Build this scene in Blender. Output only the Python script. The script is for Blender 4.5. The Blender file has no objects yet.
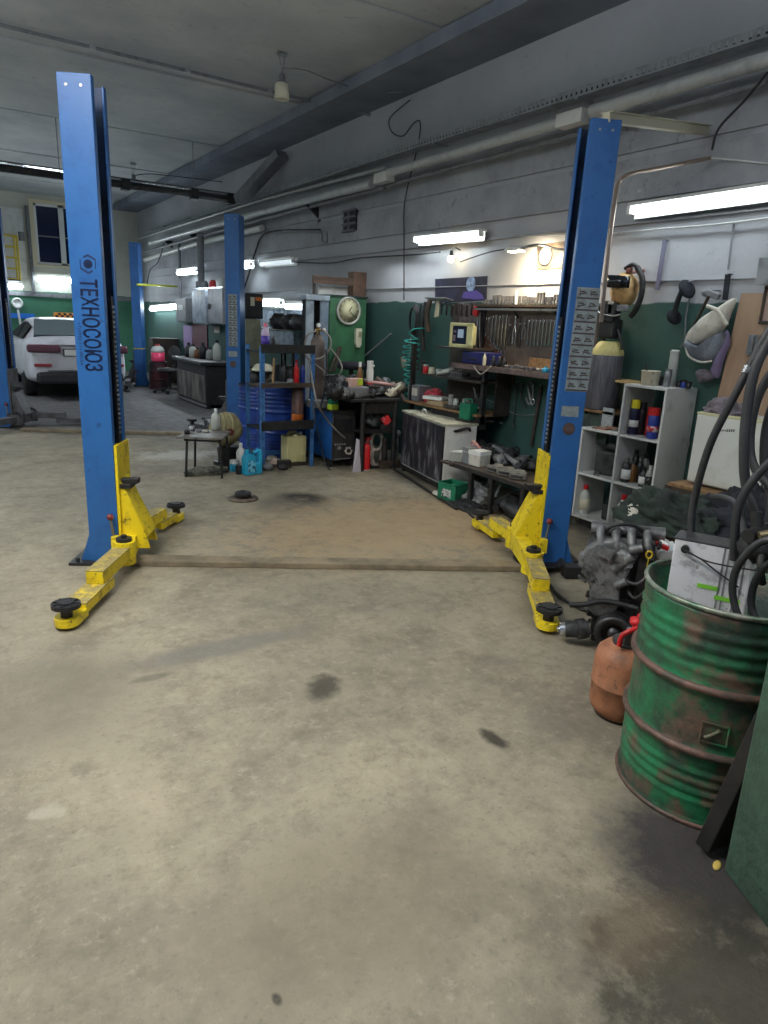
import bpy, math, random
from mathutils import Vector, Matrix, Euler, noise
random.seed(7)
PI = math.pi
R = math.radians
SC = bpy.context.scene
COL = SC.collection

# ------------------------------------------------------------------ camera
FPX, CX, CY, EYE = 694.0, 384.0, 512.0, 1.6
_roll, _vx = math.atan(0.045), -70.0
_pitch = math.atan(190 * math.cos(_roll) / FPX)
_down = Vector((0, math.cos(_pitch), math.sin(_pitch)))
_c, _s = math.cos(_roll), math.sin(_roll)
_down = Vector((_c * _down.x - _s * _down.y, _s * _down.x + _c * _down.y, _down.z))
_X = _vx - CX
_yd = Vector((_X, -(_X * _down.x + FPX * _down.z) / _down.y, FPX)).normalized()
_up = -_down
_xd = _yd.cross(_up)
M3 = Matrix((_xd, _yd, _up))
cam_d = bpy.data.cameras.new('camera')
cam = bpy.data.objects.new('camera', cam_d)
COL.objects.link(cam)
cam_d.sensor_fit = 'HORIZONTAL'
cam_d.sensor_width = 36
cam_d.lens = FPX / 768 * 36
cam_d.clip_start = 0.05
_cx, _cy, _cz = M3 @ Vector((1, 0, 0)), M3 @ Vector((0, -1, 0)), M3 @ Vector((0, 0, -1))
cam.matrix_world = Matrix(((_cx.x, _cy.x, _cz.x, 0), (_cx.y, _cy.y, _cz.y, 0), (_cx.z, _cy.z, _cz.z, EYE), (0, 0, 0, 1)))
SC.camera = cam

# ------------------------------------------------------------------ light and exposure
SC.view_settings.view_transform = 'Standard'
SC.view_settings.look = 'None'
SC.view_settings.gamma = 1
SC.view_settings.use_curve_mapping = False
SC.view_settings.exposure = 0.0
wd = bpy.data.worlds.new('world')
SC.world = wd
wd.use_nodes = True
wd.node_tree.nodes['Background'].inputs[0].default_value = (0.62, 0.75, 1.0, 1)
wd.node_tree.nodes['Background'].inputs[1].default_value = 0.30

def area(name, loc, rot, sx, sy, power, color):
    l = bpy.data.lights.new(name, 'AREA')
    l.shape = 'RECTANGLE'
    l.size, l.size_y, l.energy, l.color = sx, sy, power, color
    o = bpy.data.objects.new(name, l)
    o.location = loc
    o.rotation_euler = rot
    COL.objects.link(o)
    return o
# unseen hall luminaires and added upward fill, above and beside the camera
for lx, ly, pw, col in ((-0.4, 2.6, 122, (1.0, 0.93, 0.82)), (1.6, -1.0, 28, (1.0, 0.95, 0.86)), (-2.2, 7.5, 110, (0.92, 0.97, 1.0)), (-1.5, 14.0, 110, (0.82, 0.91, 1.0))):
    area('hall_lamp_and_fill', (lx, ly, 3.5), (0, 0, 0), 0.3, 2.4, pw, col)              # lower side of the hanging tubes
    area('hall_lamp_and_fill', (lx, ly, 3.36), (PI, 0, 0), 0.3, 2.4, pw * (2.3 if ly < 5 else 1.2), (0.84, 0.92, 1.0))  # added upward fill that brightens the ceiling slabs

# ------------------------------------------------------------------ measuring helpers
def P(px, py, X=None, Y=None, z=None):
    r = M3 @ Vector((px - CX, py - CY, FPX))
    t = X / r.x if X is not None else (Y / r.y if Y is not None else (z - EYE) / r.z)
    return Vector((r.x * t, r.y * t, EYE + r.z * t))
def zat(x, y, py):
    lo, hi = -1.0, 5.0
    for _ in range(40):
        m = (lo + hi) / 2
        c = M3.transposed() @ Vector((x, y, m - EYE))
        if CY + FPX * c.y / c.z > py: lo = m
        else: hi = m
    return (lo + hi) / 2

# ------------------------------------------------------------------ mesh builder
def rotm(rx=0, ry=0, rz=0):
    return Euler((R(rx), R(ry), R(rz))).to_matrix()
class MB:
    def __init__(s):
        s.v, s.f, s.m, s.s = [], [], [], []
    def add(s, vs, fs, mi=0, sm=False):
        b = len(s.v)
        s.v += [tuple(v) for v in vs]
        for f in fs:
            s.f.append([b + i for i in f]); s.m.append(mi); s.s.append(sm)
        return s
    def box(s, x0, x1, y0, y1, z0, z1, mi=0):
        vs = [(x, y, z) for z in (z0, z1) for y in (y0, y1) for x in (x0, x1)]
        return s.add(vs, [(0, 2, 3, 1), (4, 5, 7, 6), (0, 1, 5, 4), (2, 6, 7, 3), (0, 4, 6, 2), (1, 3, 7, 5)], mi)
    def obox(s, c, size, rot=None, mi=0):
        c = Vector(c); h = Vector(size) / 2
        vs = []
        for z in (-1, 1):
            for y in (-1, 1):
                for x in (-1, 1):
                    p = Vector((x * h.x, y * h.y, z * h.z))
                    if rot is not None: p = rot @ p
                    vs.append(c + p)
        return s.add(vs, [(0, 2, 3, 1), (4, 5, 7, 6), (0, 1, 5, 4), (2, 6, 7, 3), (0, 4, 6, 2), (1, 3, 7, 5)], mi)
    def bar(s, p0, p1, w, h, mi=0, up=(0, 0, 1)):
        p0, p1 = Vector(p0), Vector(p1)
        d = (p1 - p0).normalized()
        u = Vector(up)
        if abs(d.dot(u)) > 0.98: u = Vector((0, 1, 0))
        a = d.cross(u).normalized(); b = a.cross(d)
        vs = []
        for p in (p0, p1):
            for i, j in ((-1, -1), (1, -1), (1, 1), (-1, 1)):
                vs.append(p + a * (i * w / 2) + b * (j * h / 2))
        return s.add(vs, [(0, 3, 2, 1), (4, 5, 6, 7), (0, 1, 5, 4), (1, 2, 6, 5), (2, 3, 7, 6), (3, 0, 4, 7)], mi)
    def cyl(s, p0, p1, r0, r1=None, n=16, mi=0, caps=True):
        if r1 is None: r1 = r0
        p0, p1 = Vector(p0), Vector(p1)
        d = (p1 - p0).normalized()
        a = d.orthogonal().normalized(); b = d.cross(a)
        ring = [(math.cos(2 * PI * k / n), math.sin(2 * PI * k / n)) for k in range(n)]
        vs = [p0 + (a * c + b * q) * r0 for c, q in ring] + [p1 + (a * c + b * q) * r1 for c, q in ring]
        s.add(vs, [(k, (k + 1) % n, n + (k + 1) % n, n + k) for k in range(n)], mi, True)
        if caps:
            s.add(vs[:n], [tuple(range(n - 1, -1, -1))], mi)
            s.add(vs[n:], [tuple(range(n))], mi)
        return s
    def tube(s, pts, r, n=8, mi=0, closed=False, rf=None):
        pts = [Vector(p) for p in pts]
        N = len(pts)
        if N < 2: return s
        d0 = (pts[1] - pts[0]).normalized()
        a = d0.orthogonal().normalized()
        vs = []
        for i, p in enumerate(pts):
            if closed: d = (pts[(i + 1) % N] - pts[i - 1]).normalized()
            else: d = (pts[min(i + 1, N - 1)] - pts[max(i - 1, 0)]).normalized()
            a = (a - d * a.dot(d))
            a = a.normalized() if a.length > 1e-6 else d.orthogonal().normalized()
            b = d.cross(a)
            rr = r if rf is None else r * rf(i / (N - 1))
            for k in range(n):
                t = 2 * PI * k / n
                vs.append(p + (a * math.cos(t) + b * math.sin(t)) * rr)
        fs = []
        for i in range(N if closed else N - 1):
            j = (i + 1) % N
            for k in range(n):
                fs.append((i * n + k, i * n + (k + 1) % n, j * n + (k + 1) % n, j * n + k))
        s.add(vs, fs, mi, True)
        if not closed:
            s.add(vs[:n], [tuple(range(n - 1, -1, -1))], mi)
            s.add(vs[-n:], [tuple(range(n))], mi)
        return s
    def lathe(s, prof, o=(0, 0, 0), n=24, mi=0, rot=None, sx=1, sy=1, mis=None, sm=True):
        o = Vector(o)
        vs = []
        for r, z in prof:
            for k in range(n):
                t = 2 * PI * k / n
                p = Vector((r * math.cos(t) * sx, r * math.sin(t) * sy, z))
                if rot is not None: p = rot @ p
                vs.append(o + p)
        for i in range(len(prof) - 1):
            fs = [(i * n + k, i * n + (k + 1) % n, (i + 1) * n + (k + 1) % n, (i + 1) * n + k) for k in range(n)]
            b = len(s.v)
            if i == 0: base = b; s.v += [tuple(v) for v in vs]
            for f in fs:
                s.f.append([base + q for q in f]); s.m.append(mis[i] if mis else mi); s.s.append(sm)
        if prof[0][0] > 1e-4: s.f.append([base + k for k in range(n - 1, -1, -1)]); s.m.append(mis[0] if mis else mi); s.s.append(False)
        if prof[-1][0] > 1e-4: s.f.append([base + (len(prof) - 1) * n + k for k in range(n)]); s.m.append(mis[-1] if mis else mi); s.s.append(False)
        return s
    def prism(s, poly, t, o=(0, 0, 0), rot=None, mi=0):
        """polygon in local xy, extruded t along local z"""
        o = Vector(o); n = len(poly)
        vs = []
        for z in (0, t):
            for x, y in poly:
                p = Vector((x, y, z))
                if rot is not None: p = rot @ p
                vs.append(o + p)
        return s.add(vs, [tuple(range(n - 1, -1, -1)), tuple(range(n, 2 * n))] + [(k, (k + 1) % n, n + (k + 1) % n, n + k) for k in range(n)], mi)
    def ball(s, c, r, n=14, mi=0, sc=(1, 1, 1), amp=0, seed=0, fr=3.0, rot=None):
        c = Vector(c); vs = []; m = n // 2
        for i in range(m + 1):
            ph = PI * i / m
            for k in range(n):
                t = 2 * PI * k / n
                d = Vector((math.sin(ph) * math.cos(t), math.sin(ph) * math.sin(t), math.cos(ph)))
                q = r
                if amp: q = r * (1 + amp * noise.noise(d * fr + Vector((seed, seed * 1.7, 0))))
                p = Vector((d.x * q * sc[0], d.y * q * sc[1], d.z * q * sc[2]))
                if rot is not None: p = rot @ p
                vs.append(c + p)
        fs = [(i * n + k, (i + 1) * n + k, (i + 1) * n + (k + 1) % n, i * n + (k + 1) % n) for i in range(m) for k in range(n)]
        return s.add(vs, fs, mi, True)
    def build(s, name, mats, parent=None, bevel=0, loc=None, rz=0, sub=0):
        me = bpy.data.meshes.new(name)
        me.from_pydata(s.v, [], s.f)
        if not isinstance(mats, (list, tuple)): mats = [mats]
        for m in mats: me.materials.append(m)
        me.polygons.foreach_set('material_index', s.m)
        me.polygons.foreach_set('use_smooth', s.s)
        me.validate(); me.update()
        o = bpy.data.objects.new(name, me)
        COL.objects.link(o)
        if parent is not None: o.parent = parent
        if loc is not None: o.location = loc
        if rz: o.rotation_euler.z = R(rz)
        if bevel:
            b = o.modifiers.new('bevel', 'BEVEL')
            b.width = bevel; b.segments = 2; b.limit_method = 'ANGLE'; b.angle_limit = R(40)
        if sub:
            b = o.modifiers.new('sub', 'SUBSURF'); b.levels = b.render_levels = sub
        return o
def spline(pts, n=8, closed=False):
    pts = [Vector(p) for p in pts]; out = []; N = len(pts)
    for i in range(N if closed else N - 1):
        if closed: a, b, c, d = pts[i - 1], pts[i], pts[(i + 1) % N], pts[(i + 2) % N]
        else: a, b, c, d = pts[max(i - 1, 0)], pts[i], pts[i + 1], pts[min(i + 2, N - 1)]
        for k in range(n):
            t = k / n
            out.append(0.5 * ((2 * b) + (c - a) * t + (2 * a - 5 * b + 4 * c - d) * t * t + (3 * b - a - 3 * c + d) * t ** 3))
    if not closed: out.append(pts[-1])
    return out
def thing(name, label, cat, loc=(0, 0, 0), rz=0, group=None):
    o = bpy.data.objects.new(name, None)
    COL.objects.link(o)
    o.empty_display_size = 0.1
    o.location = loc; o.rotation_euler = (0, 0, R(rz))
    o['label'] = label; o['category'] = cat
    if group: o['group'] = group
    return o
def tag(o, label, cat, group=None, kind=None):
    o['label'] = label; o['category'] = cat
    if group: o['group'] = group
    if kind: o['kind'] = kind
    return o
def struct(name, mb, mats, label, cat, bevel=0):
    o = mb.build(name, mats, bevel=bevel)
    o['kind'] = 'structure'; o['label'] = label; o['category'] = cat
    return o
def dup(root, loc, rz, label, group=None):
    r = root.copy(); COL.objects.link(r)
    r.location = loc; r.rotation_euler = (0, 0, R(rz)); r['label'] = label
    if group: r['group'] = group
    for ch in list(root.children):
        c = ch.copy(); COL.objects.link(c); c.parent = r
        for g in list(ch.children):
            d = g.copy(); COL.objects.link(d); d.parent = c
    return r
def text_mesh(name, body, size, mat, parent, M, depth=0.0006, spacing=1.0, sx=1.0, bold=0.0):
    cu = bpy.data.curves.new(name, 'FONT')
    cu.body = body; cu.size = size; cu.offset = bold; cu.extrude = depth; cu.space_character = spacing
    cu.align_x = 'CENTER'; cu.align_y = 'CENTER'
    t = bpy.data.objects.new(name + '_tmp', cu)
    COL.objects.link(t)
    dg = bpy.context.evaluated_depsgraph_get(); dg.update()
    me = bpy.data.meshes.new_from_object(t.evaluated_get(dg))
    bpy.data.objects.remove(t)
    me.transform(M @ Matrix.Diagonal((sx, 1, 1, 1)))
    me.materials.clear(); me.materials.append(mat)
    o = bpy.data.objects.new(name, me)
    COL.objects.link(o)
    if parent is not None: o.parent = parent
    return o

# ------------------------------------------------------------------ materials
_mats = {}
def mat(name, c, rough=0.6, metal=0.0, c2=None, sc=6.0, th=(0.45, 0.65), bump=0.0, bsc=60.0, dirt=0.0, c3=None, sc3=25, th3=(0.6, 0.7), stretch=(1, 1, 1), em=0, trans=0, alpha=1):
    if name in _mats: return _mats[name]
    m = bpy.data.materials.new(name); _mats[name] = m
    m.use_nodes = True
    nt = m.node_tree; N = nt.nodes; L = nt.links
    b = N['Principled BSDF']
    b.inputs['Base Color'].default_value = (*c, 1)
    b.inputs['Roughness'].default_value = rough
    b.inputs['Metallic'].default_value = metal
    if trans: b.inputs['Transmission Weight'].default_value = trans
    if alpha < 1: b.inputs['Alpha'].default_value = alpha
    if em:
        b.inputs['Emission Color'].default_value = (*c, 1)
        b.inputs['Emission Strength'].default_value = em
    tc = N.new('ShaderNodeTexCoord'); mp = N.new('ShaderNodeMapping')
    mp.inputs['Scale'].default_value = stretch
    L.new(tc.outputs['Object'], mp.inputs['Vector'])
    def mix(src, col, scale, th):
        nz = N.new('ShaderNodeTexNoise'); nz.inputs['Scale'].default_value = scale
        nz.inputs['Detail'].default_value = 8; nz.inputs['Roughness'].default_value = 0.65
        L.new(mp.outputs[0], nz.inputs['Vector'])
        mr = N.new('ShaderNodeMapRange')
        mr.inputs[1].default_value, mr.inputs[2].default_value = th
        L.new(nz.outputs[0], mr.inputs[0])
        mx = N.new('ShaderNodeMix'); mx.data_type = 'RGBA'
        L.new(mr.outputs[0], mx.inputs[0])
        if src is None: mx.inputs[6].default_value = (*c, 1)
        else: L.new(src, mx.inputs[6])
        mx.inputs[7].default_value = (*col, 1)
        return mx.outputs[2]
    out = None
    if c2 is not None: out = mix(out, c2, sc, th)
    if c3 is not None: out = mix(out, c3, sc3, th3)
    if out is not None: L.new(out, b.inputs['Base Color'])
    if bump:
        nz = N.new('ShaderNodeTexNoise'); nz.inputs['Scale'].default_value = bsc; nz.inputs['Detail'].default_value = 6
        L.new(mp.outputs[0], nz.inputs['Vector'])
        bp = N.new('ShaderNodeBump'); bp.inputs['Strength'].default_value = bump; bp.inputs['Distance'].default_value = 0.02
        L.new(nz.outputs[0], bp.inputs['Height']); L.new(bp.outputs[0], b.inputs['Normal'])
    return m
def lin(r, g, b):
    return tuple((x / 255 / 12.92) if x <= 10 else (((x / 255) + 0.055) / 1.055) ** 2.4 for x in (r, g, b))
BLUE = mat('blue_paint', lin(42, 98, 162), 0.38, 0, lin(32, 78, 136), 5, (0.5, 0.75), 0.05, 80, c3=lin(25, 50, 85), sc3=14, th3=(0.62, 0.75))
YEL = mat('yellow_paint', lin(232, 205, 30), 0.45, 0, lin(190, 160, 30), 9, (0.5, 0.7), 0.08, 60, c3=lin(70, 60, 38), sc3=26, th3=(0.56, 0.68))
YELW = mat('worn_yellow_top', lin(150, 135, 85), 0.6, 0, lin(205, 178, 45), 16, (0.5, 0.62), 0.15, 90, c3=lin(70, 62, 50), sc3=30, th3=(0.55, 0.7))
BLK = mat('black_rubber', lin(28, 28, 30), 0.55, 0, lin(48, 47, 46), 20, (0.5, 0.7), 0.1, 80)
DARKM = mat('dark_steel', lin(52, 52, 55), 0.45, 0.5, lin(78, 72, 66), 16, (0.5, 0.7), 0.15, 70)
STEEL = mat('bare_steel', lin(150, 152, 155), 0.32, 0.85, lin(110, 108, 105), 18, (0.5, 0.7))
CHROME = mat('bright_steel', lin(205, 208, 212), 0.2, 0.95)
GALV = mat('galvanised_steel', lin(168, 172, 176), 0.45, 0.5, lin(135, 138, 142), 8, (0.45, 0.7))
WHITE = mat('white_paint', lin(216, 216, 212), 0.45, 0, lin(185, 184, 178), 7, (0.5, 0.75))
WHITEP = mat('white_plastic', lin(225, 226, 224), 0.4)
LAMI = mat('white_laminate', lin(205, 207, 205), 0.42, 0, lin(165, 166, 162), 8, (0.55, 0.75))
RED = mat('red_plastic', lin(200, 30, 35), 0.4, 0, lin(150, 25, 28), 15, (0.5, 0.7))
GREYP = mat('grey_plastic', lin(120, 122, 126), 0.5, 0, lin(92, 92, 95), 12, (0.5, 0.7))
WOOD = mat('worn_wood', lin(150, 118, 82), 0.7, 0, lin(105, 80, 55), 5, (0.4, 0.65), 0.15, 60, stretch=(1, 6, 6))
WOODD = mat('dark_greasy_wood', lin(75, 62, 50), 0.6, 0, lin(48, 42, 38), 7, (0.4, 0.65), 0.2, 60)
PLY = mat('plywood', lin(158, 132, 108), 0.65, 0, lin(138, 110, 88), 3, (0.4, 0.7), 0.04, 60, stretch=(3, 3, 0.6))

# ------------------------------------------------------------------ the room
WX, YB, ZC = 4.85, 20.2, 4.22
def wall_mat(name, up, lo, split, slope=0.0, worn=None):
    m = bpy.data.materials.new(name); m.use_nodes = True
    nt = m.node_tree; N = nt.nodes; L = nt.links
    b = N['Principled BSDF']; b.inputs['Roughness'].default_value = 0.72
    tc = N.new('ShaderNodeTexCoord'); sp = N.new('ShaderNodeSeparateXYZ'); L.new(tc.outputs['Object'], sp.inputs[0])
    def noise_(scale, detail=8, rough=0.6):
        n = N.new('ShaderNodeTexNoise'); n.inputs['Scale'].default_value = scale; n.inputs['Detail'].default_value = detail
        n.inputs['Roughness'].default_value = rough; L.new(tc.outputs['Object'], n.inputs['Vector']); return n.outputs[0]
    def mth(op, a, bb, cc=None):
        n = N.new('ShaderNodeMath'); n.operation = op
        for i, q in enumerate((a, bb, cc)):
            if q is None: continue
            if isinstance(q, (int, float)): n.inputs[i].default_value = q
            else: L.new(q, n.inputs[i])
        return n.outputs[0]
    def rng(v, a, c):
        n = N.new('ShaderNodeMapRange'); n.inputs[1].default_value = a; n.inputs[2].default_value = c; L.new(v, n.inputs[0]); return n.outputs[0]
    def mixc(f, a, c):
        n = N.new('ShaderNodeMix'); n.data_type = 'RGBA'; L.new(f, n.inputs[0])
        for i, q in ((6, a), (7, c)):
            if isinstance(q, tuple): n.inputs[i].default_value = (*q, 1)
            else: L.new(q, n.inputs[i])
        return n.outputs[2]
    zz = mth('ADD', sp.outputs[2], mth('MULTIPLY', mth('SUBTRACT', noise_(2.5), 0.5), 0.10))
    f = rng(zz, split - 0.006, split + 0.006)
    upc = mixc(rng(noise_(1.1), 0.35, 0.7), up, tuple(q * 0.78 for q in up))
    upc = mixc(rng(noise_(9, 10, 0.75), 0.6, 0.74), upc, tuple(q * 0.6 for q in up))
    loc = mixc(rng(noise_(1.7), 0.35, 0.7), lo, tuple(q * 0.7 for q in lo))
    loc = mixc(rng(noise_(13, 10, 0.75), 0.6, 0.72), loc, (0.05, 0.06, 0.055))
    L.new(mixc(f, loc, upc), b.inputs['Base Color'])
    bp = N.new('ShaderNodeBump'); bp.inputs['Strength'].default_value = 0.25; bp.inputs['Distance'].default_value = 0.02
    L.new(noise_(18, 10, 0.7), bp.inputs['Height']); L.new(bp.outputs[0], b.inputs['Normal'])
    return m
WALLR = wall_mat('wall_paint_over_green', lin(174, 176, 182), lin(50, 86, 80), 1.84)
WALLB = wall_mat('back_wall_paint_over_green', lin(205, 205, 192), lin(72, 132, 104), 1.96)

def floor_mat():
    m = bpy.data.materials.new('oily_concrete_floor'); m.use_nodes = True
    nt = m.node_tree; N = nt.nodes; L = nt.links
    b = N['Principled BSDF']
    tc = N.new('ShaderNodeTexCoord'); sp = N.new('ShaderNodeSeparateXYZ'); L.new(tc.outputs['Object'], sp.inputs[0])
    def noise_(scale, detail=10, rough=0.6, off=0):
        n = N.new('ShaderNodeTexNoise'); n.inputs['Scale'].default_value = scale; n.inputs['Detail'].default_value = detail
        n.inputs['Roughness'].default_value = rough
        mp = N.new('ShaderNodeMapping'); mp.inputs['Location'].default_value = (off, off * 2, 0)
        L.new(tc.outputs['Object'], mp.inputs[0]); L.new(mp.outputs[0], n.inputs['Vector']); return n.outputs[0]
    def mth(op, a, bb, cl=False):
        n = N.new('ShaderNodeMath'); n.operation = op; n.use_clamp = cl
        for i, q in enumerate((a, bb)):
            if isinstance(q, (int, float)): n.inputs[i].default_value = q
            else: L.new(q, n.inputs[i])
        return n.outputs[0]
    def rng(v, a, c, lo=0, hi=1):
        n = N.new('ShaderNodeMapRange'); n.inputs[1].default_value = a; n.inputs[2].default_value = c
        n.inputs[3].default_value = lo; n.inputs[4].default_value = hi; L.new(v, n.inputs[0]); return n.outputs[0]
    def mixc(f, a, c):
        n = N.new('ShaderNodeMix'); n.data_type = 'RGBA'; L.new(f, n.inputs[0])
        for i, q in ((6, a), (7, c)):
            if isinstance(q, tuple): n.inputs[i].default_value = (*q, 1)
            else: L.new(q, n.inputs[i])
        return n.outputs[2]
    x, y = sp.outputs[0], sp.outputs[1]
    n1, n2, n3, n4 = noise_(0.9, 12, 0.7), noise_(6, 12, 0.75, 3), noise_(40, 6, 0.6, 5), noise_(2.2, 12, 0.72, 9)
    n5, n6 = noise_(17, 12, 0.78, 4), noise_(130, 4, 0.7, 6)
    base = mixc(rng(n1, 0.38, 0.64), lin(154, 145, 124), lin(127, 121, 105))
    base = mixc(rng(n4, 0.46, 0.64, 0, 0.7), base, lin(112, 105, 92))
    base = mixc(rng(n2, 0.50, 0.68, 0, 0.5), base, lin(100, 93, 80))
    base = mixc(rng(n5, 0.52, 0.68, 0, 0.5), base, lin(98, 91, 79))
    base = mixc(rng(n5, 0.46, 0.30, 0, 0.6), base, lin(176, 168, 148))
    base = mixc(rng(n3, 0.58, 0.72, 0, 0.5), base, lin(96, 92, 82))
    base = mixc(rng(n6, 0.66, 0.74, 0, 0.6), base, lin(78, 74, 66))
    # darker cement in the bays beyond the far strip: line through two floor points
    a_, c_ = P(0, 429, z=0), P(200, 436, z=0)
    k = (c_.y - a_.y) / (c_.x - a_.x)
    dist = mth('SUBTRACT', y, mth('ADD', mth('MULTIPLY', x, k), a_.y - k * a_.x))
    dist = mth('ADD', dist, mth('MULTIPLY', mth('SUBTRACT', n1, 0.5), 1.5))
    base = mixc(rng(dist, -0.5, 0.5, 0, 0.85), base, mixc(rng(n2, 0.35, 0.7), lin(92, 92, 98), lin(62, 62, 66)))
    # darker grey floor towards the right wall
    side = mth('ADD', x, mth('MULTIPLY', mth('SUBTRACT', n4, 0.5), 0.8))
    base = mixc(rng(side, 3.9, 4.5, 0, 0.8), base, lin(70, 68, 62))
    def spot(px, py, rx, ry, col, amt, base, w=0.6, rot=0):
        c = P(px, py, z=0)
        dx, dy = mth('SUBTRACT', x, c.x), mth('SUBTRACT', y, c.y)
        ca, sa = math.cos(R(rot)), math.sin(R(rot))
        ex = mth('DIVIDE', mth('ADD', mth('MULTIPLY', dx, ca), mth('MULTIPLY', dy, sa)), rx)
        ey = mth('DIVIDE', mth('SUBTRACT', mth('MULTIPLY', dy, ca), mth('MULTIPLY', dx, sa)), ry)
        d = mth('SQRT', mth('ADD', mth('MULTIPLY', ex, ex), mth('MULTIPLY', ey, ey)), 0)
        d = mth('ADD', d, mth('ADD', mth('MULTIPLY', mth('SUBTRACT', n2, 0.5), w * 2.4), mth('MULTIPLY', mth('SUBTRACT', n5, 0.5), 1.3)))
        return mixc(rng(d, 1.15, 0.55, 0, amt), base, col)
    base = spot(304, 498, 0.20, 0.28, lin(30, 28, 28), 0.98, base, 0.5, 30)
    base = spot(290, 504, 0.34, 0.34, lin(84, 78, 70), 0.7, base, 0.9)
    base = spot(323, 688, 0.075, 0.12, lin(62, 58, 50), 0.85, base, 1.1, -40)
    base = spot(495, 739, 0.04, 0.08, lin(50, 46, 40), 0.9, base, 1.0)
    base = spot(277, 999, 0.012, 0.02, lin(25, 25, 25), 1.0, base, 0.1)
    base = spot(690, 865, 0.26, 0.36, lin(58, 54, 55), 0.95, base, 0.35, -30)  # shadow and wet patch beside the drum, painted into the floor
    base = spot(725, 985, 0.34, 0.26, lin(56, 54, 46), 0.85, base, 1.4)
    base = spot(640, 930, 0.2, 0.12, lin(96, 84, 66), 0.6, base, 1.2)
    base = spot(150, 678, 0.10, 0.03, lin(84, 80, 70), 0.6, base, 0.6)
    base = spot(220, 648, 0.5, 0.10, lin(105, 103, 98), 0.6, base, 0.6)
    base = spot(50, 700, 0.35, 0.45, lin(112, 106, 92), 0.6, base, 0.8)
    base = spot(350, 900, 0.5, 0.3, lin(112, 104, 86), 0.5, base, 0.8)
    base = spot(180, 455, 0.5, 0.3, lin(205, 200, 190), 0.5, base, 1.1)
    base = spot(48, 812, 0.06, 0.04, lin(168, 162, 145), 0.6, base, 0.9)
    base = spot(560, 610, 0.35, 0.25, lin(95, 88, 74), 0.6, base, 0.6)
    base = spot(400, 525, 1.5, 0.9, lin(158, 132, 96), 0.6, base, 1.2)
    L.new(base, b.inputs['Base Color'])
    L.new(rng(n2, 0.35, 0.7, 0.55, 0.85), b.inputs['Roughness'])
    b.inputs['Specular IOR Level'].default_value = 0.35
    # broken rough patches: left strip and right front corner
    c1 = P(720, 960, z=0)
    ddx, ddy = mth('SUBTRACT', x, c1.x), mth('SUBTRACT', y, c1.y)
    rr = mth('SQRT', mth('ADD', mth('MULTIPLY', ddx, ddx), mth('MULTIPLY', ddy, ddy)), 0)
    rough = mth('MAXIMUM', rng(rr, 0.66, 0.4), rng(x, 0.45, 0.1, 0, 0.45))
    h = mth('ADD', mth('MULTIPLY', n3, 0.12), mth('MULTIPLY', mth('MULTIPLY', noise_(14, 12, 0.7, 2), rough), 2.2))
    h = mth('ADD', h, mth('MULTIPLY', n4, 0.25))
    bp = N.new('ShaderNodeBump'); bp.inputs['Strength'].default_value = 0.55; bp.inputs['Distance'].default_value = 0.03
    L.new(h, bp.inputs['Height']); L.new(bp.outputs[0], b.inputs['Normal'])
    return m
XL = -6.0
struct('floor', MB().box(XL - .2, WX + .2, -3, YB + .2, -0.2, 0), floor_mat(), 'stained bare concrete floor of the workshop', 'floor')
CEIL = mat('ceiling_slab_paint', lin(186, 188, 186), 0.8, 0, lin(150, 154, 160), 0.8, (0.35, 0.7), 0.12, 30, c3=lin(120, 124, 130), sc3=8, th3=(0.6, 0.8))
cm = MB()
y = -3.0; k = 0
while y < YB:                                   # ribs of precast slabs running across the hall
    dz = (0, 0.012, 0.004, 0.018)[k % 4]
    cm.box(XL - .2, WX + .2, y, min(y + 1.47, YB + .2), ZC + dz, ZC + 0.2)
    cm.box(XL - .2, WX + .2, min(y + 1.47, YB), min(y + 1.5, YB + .2), ZC + 0.03, ZC + 0.2)
    y += 1.5; k += 1
struct('ceiling', cm, CEIL, 'grey ceiling of wide precast slabs with joints', 'ceiling')
struct('trim_1', MB().box(4.24, WX, -3, YB, 4.09, ZC), mat('dark_beam', lin(124, 130, 142), 0.8, 0, lin(98, 104, 118), 1.2, (0.4, 0.7), 0.1, 30),  # beam coloured darker than the ceiling slabs
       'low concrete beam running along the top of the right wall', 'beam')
wr = MB().box(WX, WX + .2, -3, YB + .2, 0, ZC + .2)
struct('wall_right', wr, WALLR, 'long right wall, grey whitewash above green paint', 'wall')
# projecting precast panel courses, each with a rough top edge
CONC = mat('bare_wall_concrete', lin(170, 172, 177), 0.8, 0, lin(134, 137, 144), 1.5, (0.35, 0.7), 0.3, 40, c3=lin(105, 103, 108), sc3=9, th3=(0.6, 0.75))
for i, (z0, z1, d) in enumerate(((2.98, 3.30, .02), (2.62, 2.93, .03))):
    struct('trim_%d' % (i + 2), MB().box(WX - d, WX, -3, YB, z0, z1), CONC, ('upper', 'lower')[i] + ' projecting concrete course on the right wall', 'wall course')
struct('trim_4', MB().box(WX - .035, WX, -3, YB, 2.44, 2.455).box(WX - .02, WX, -3, YB, 2.0, 2.008), CONC, 'thin mortar ridges on the right wall', 'wall ridge')
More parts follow.
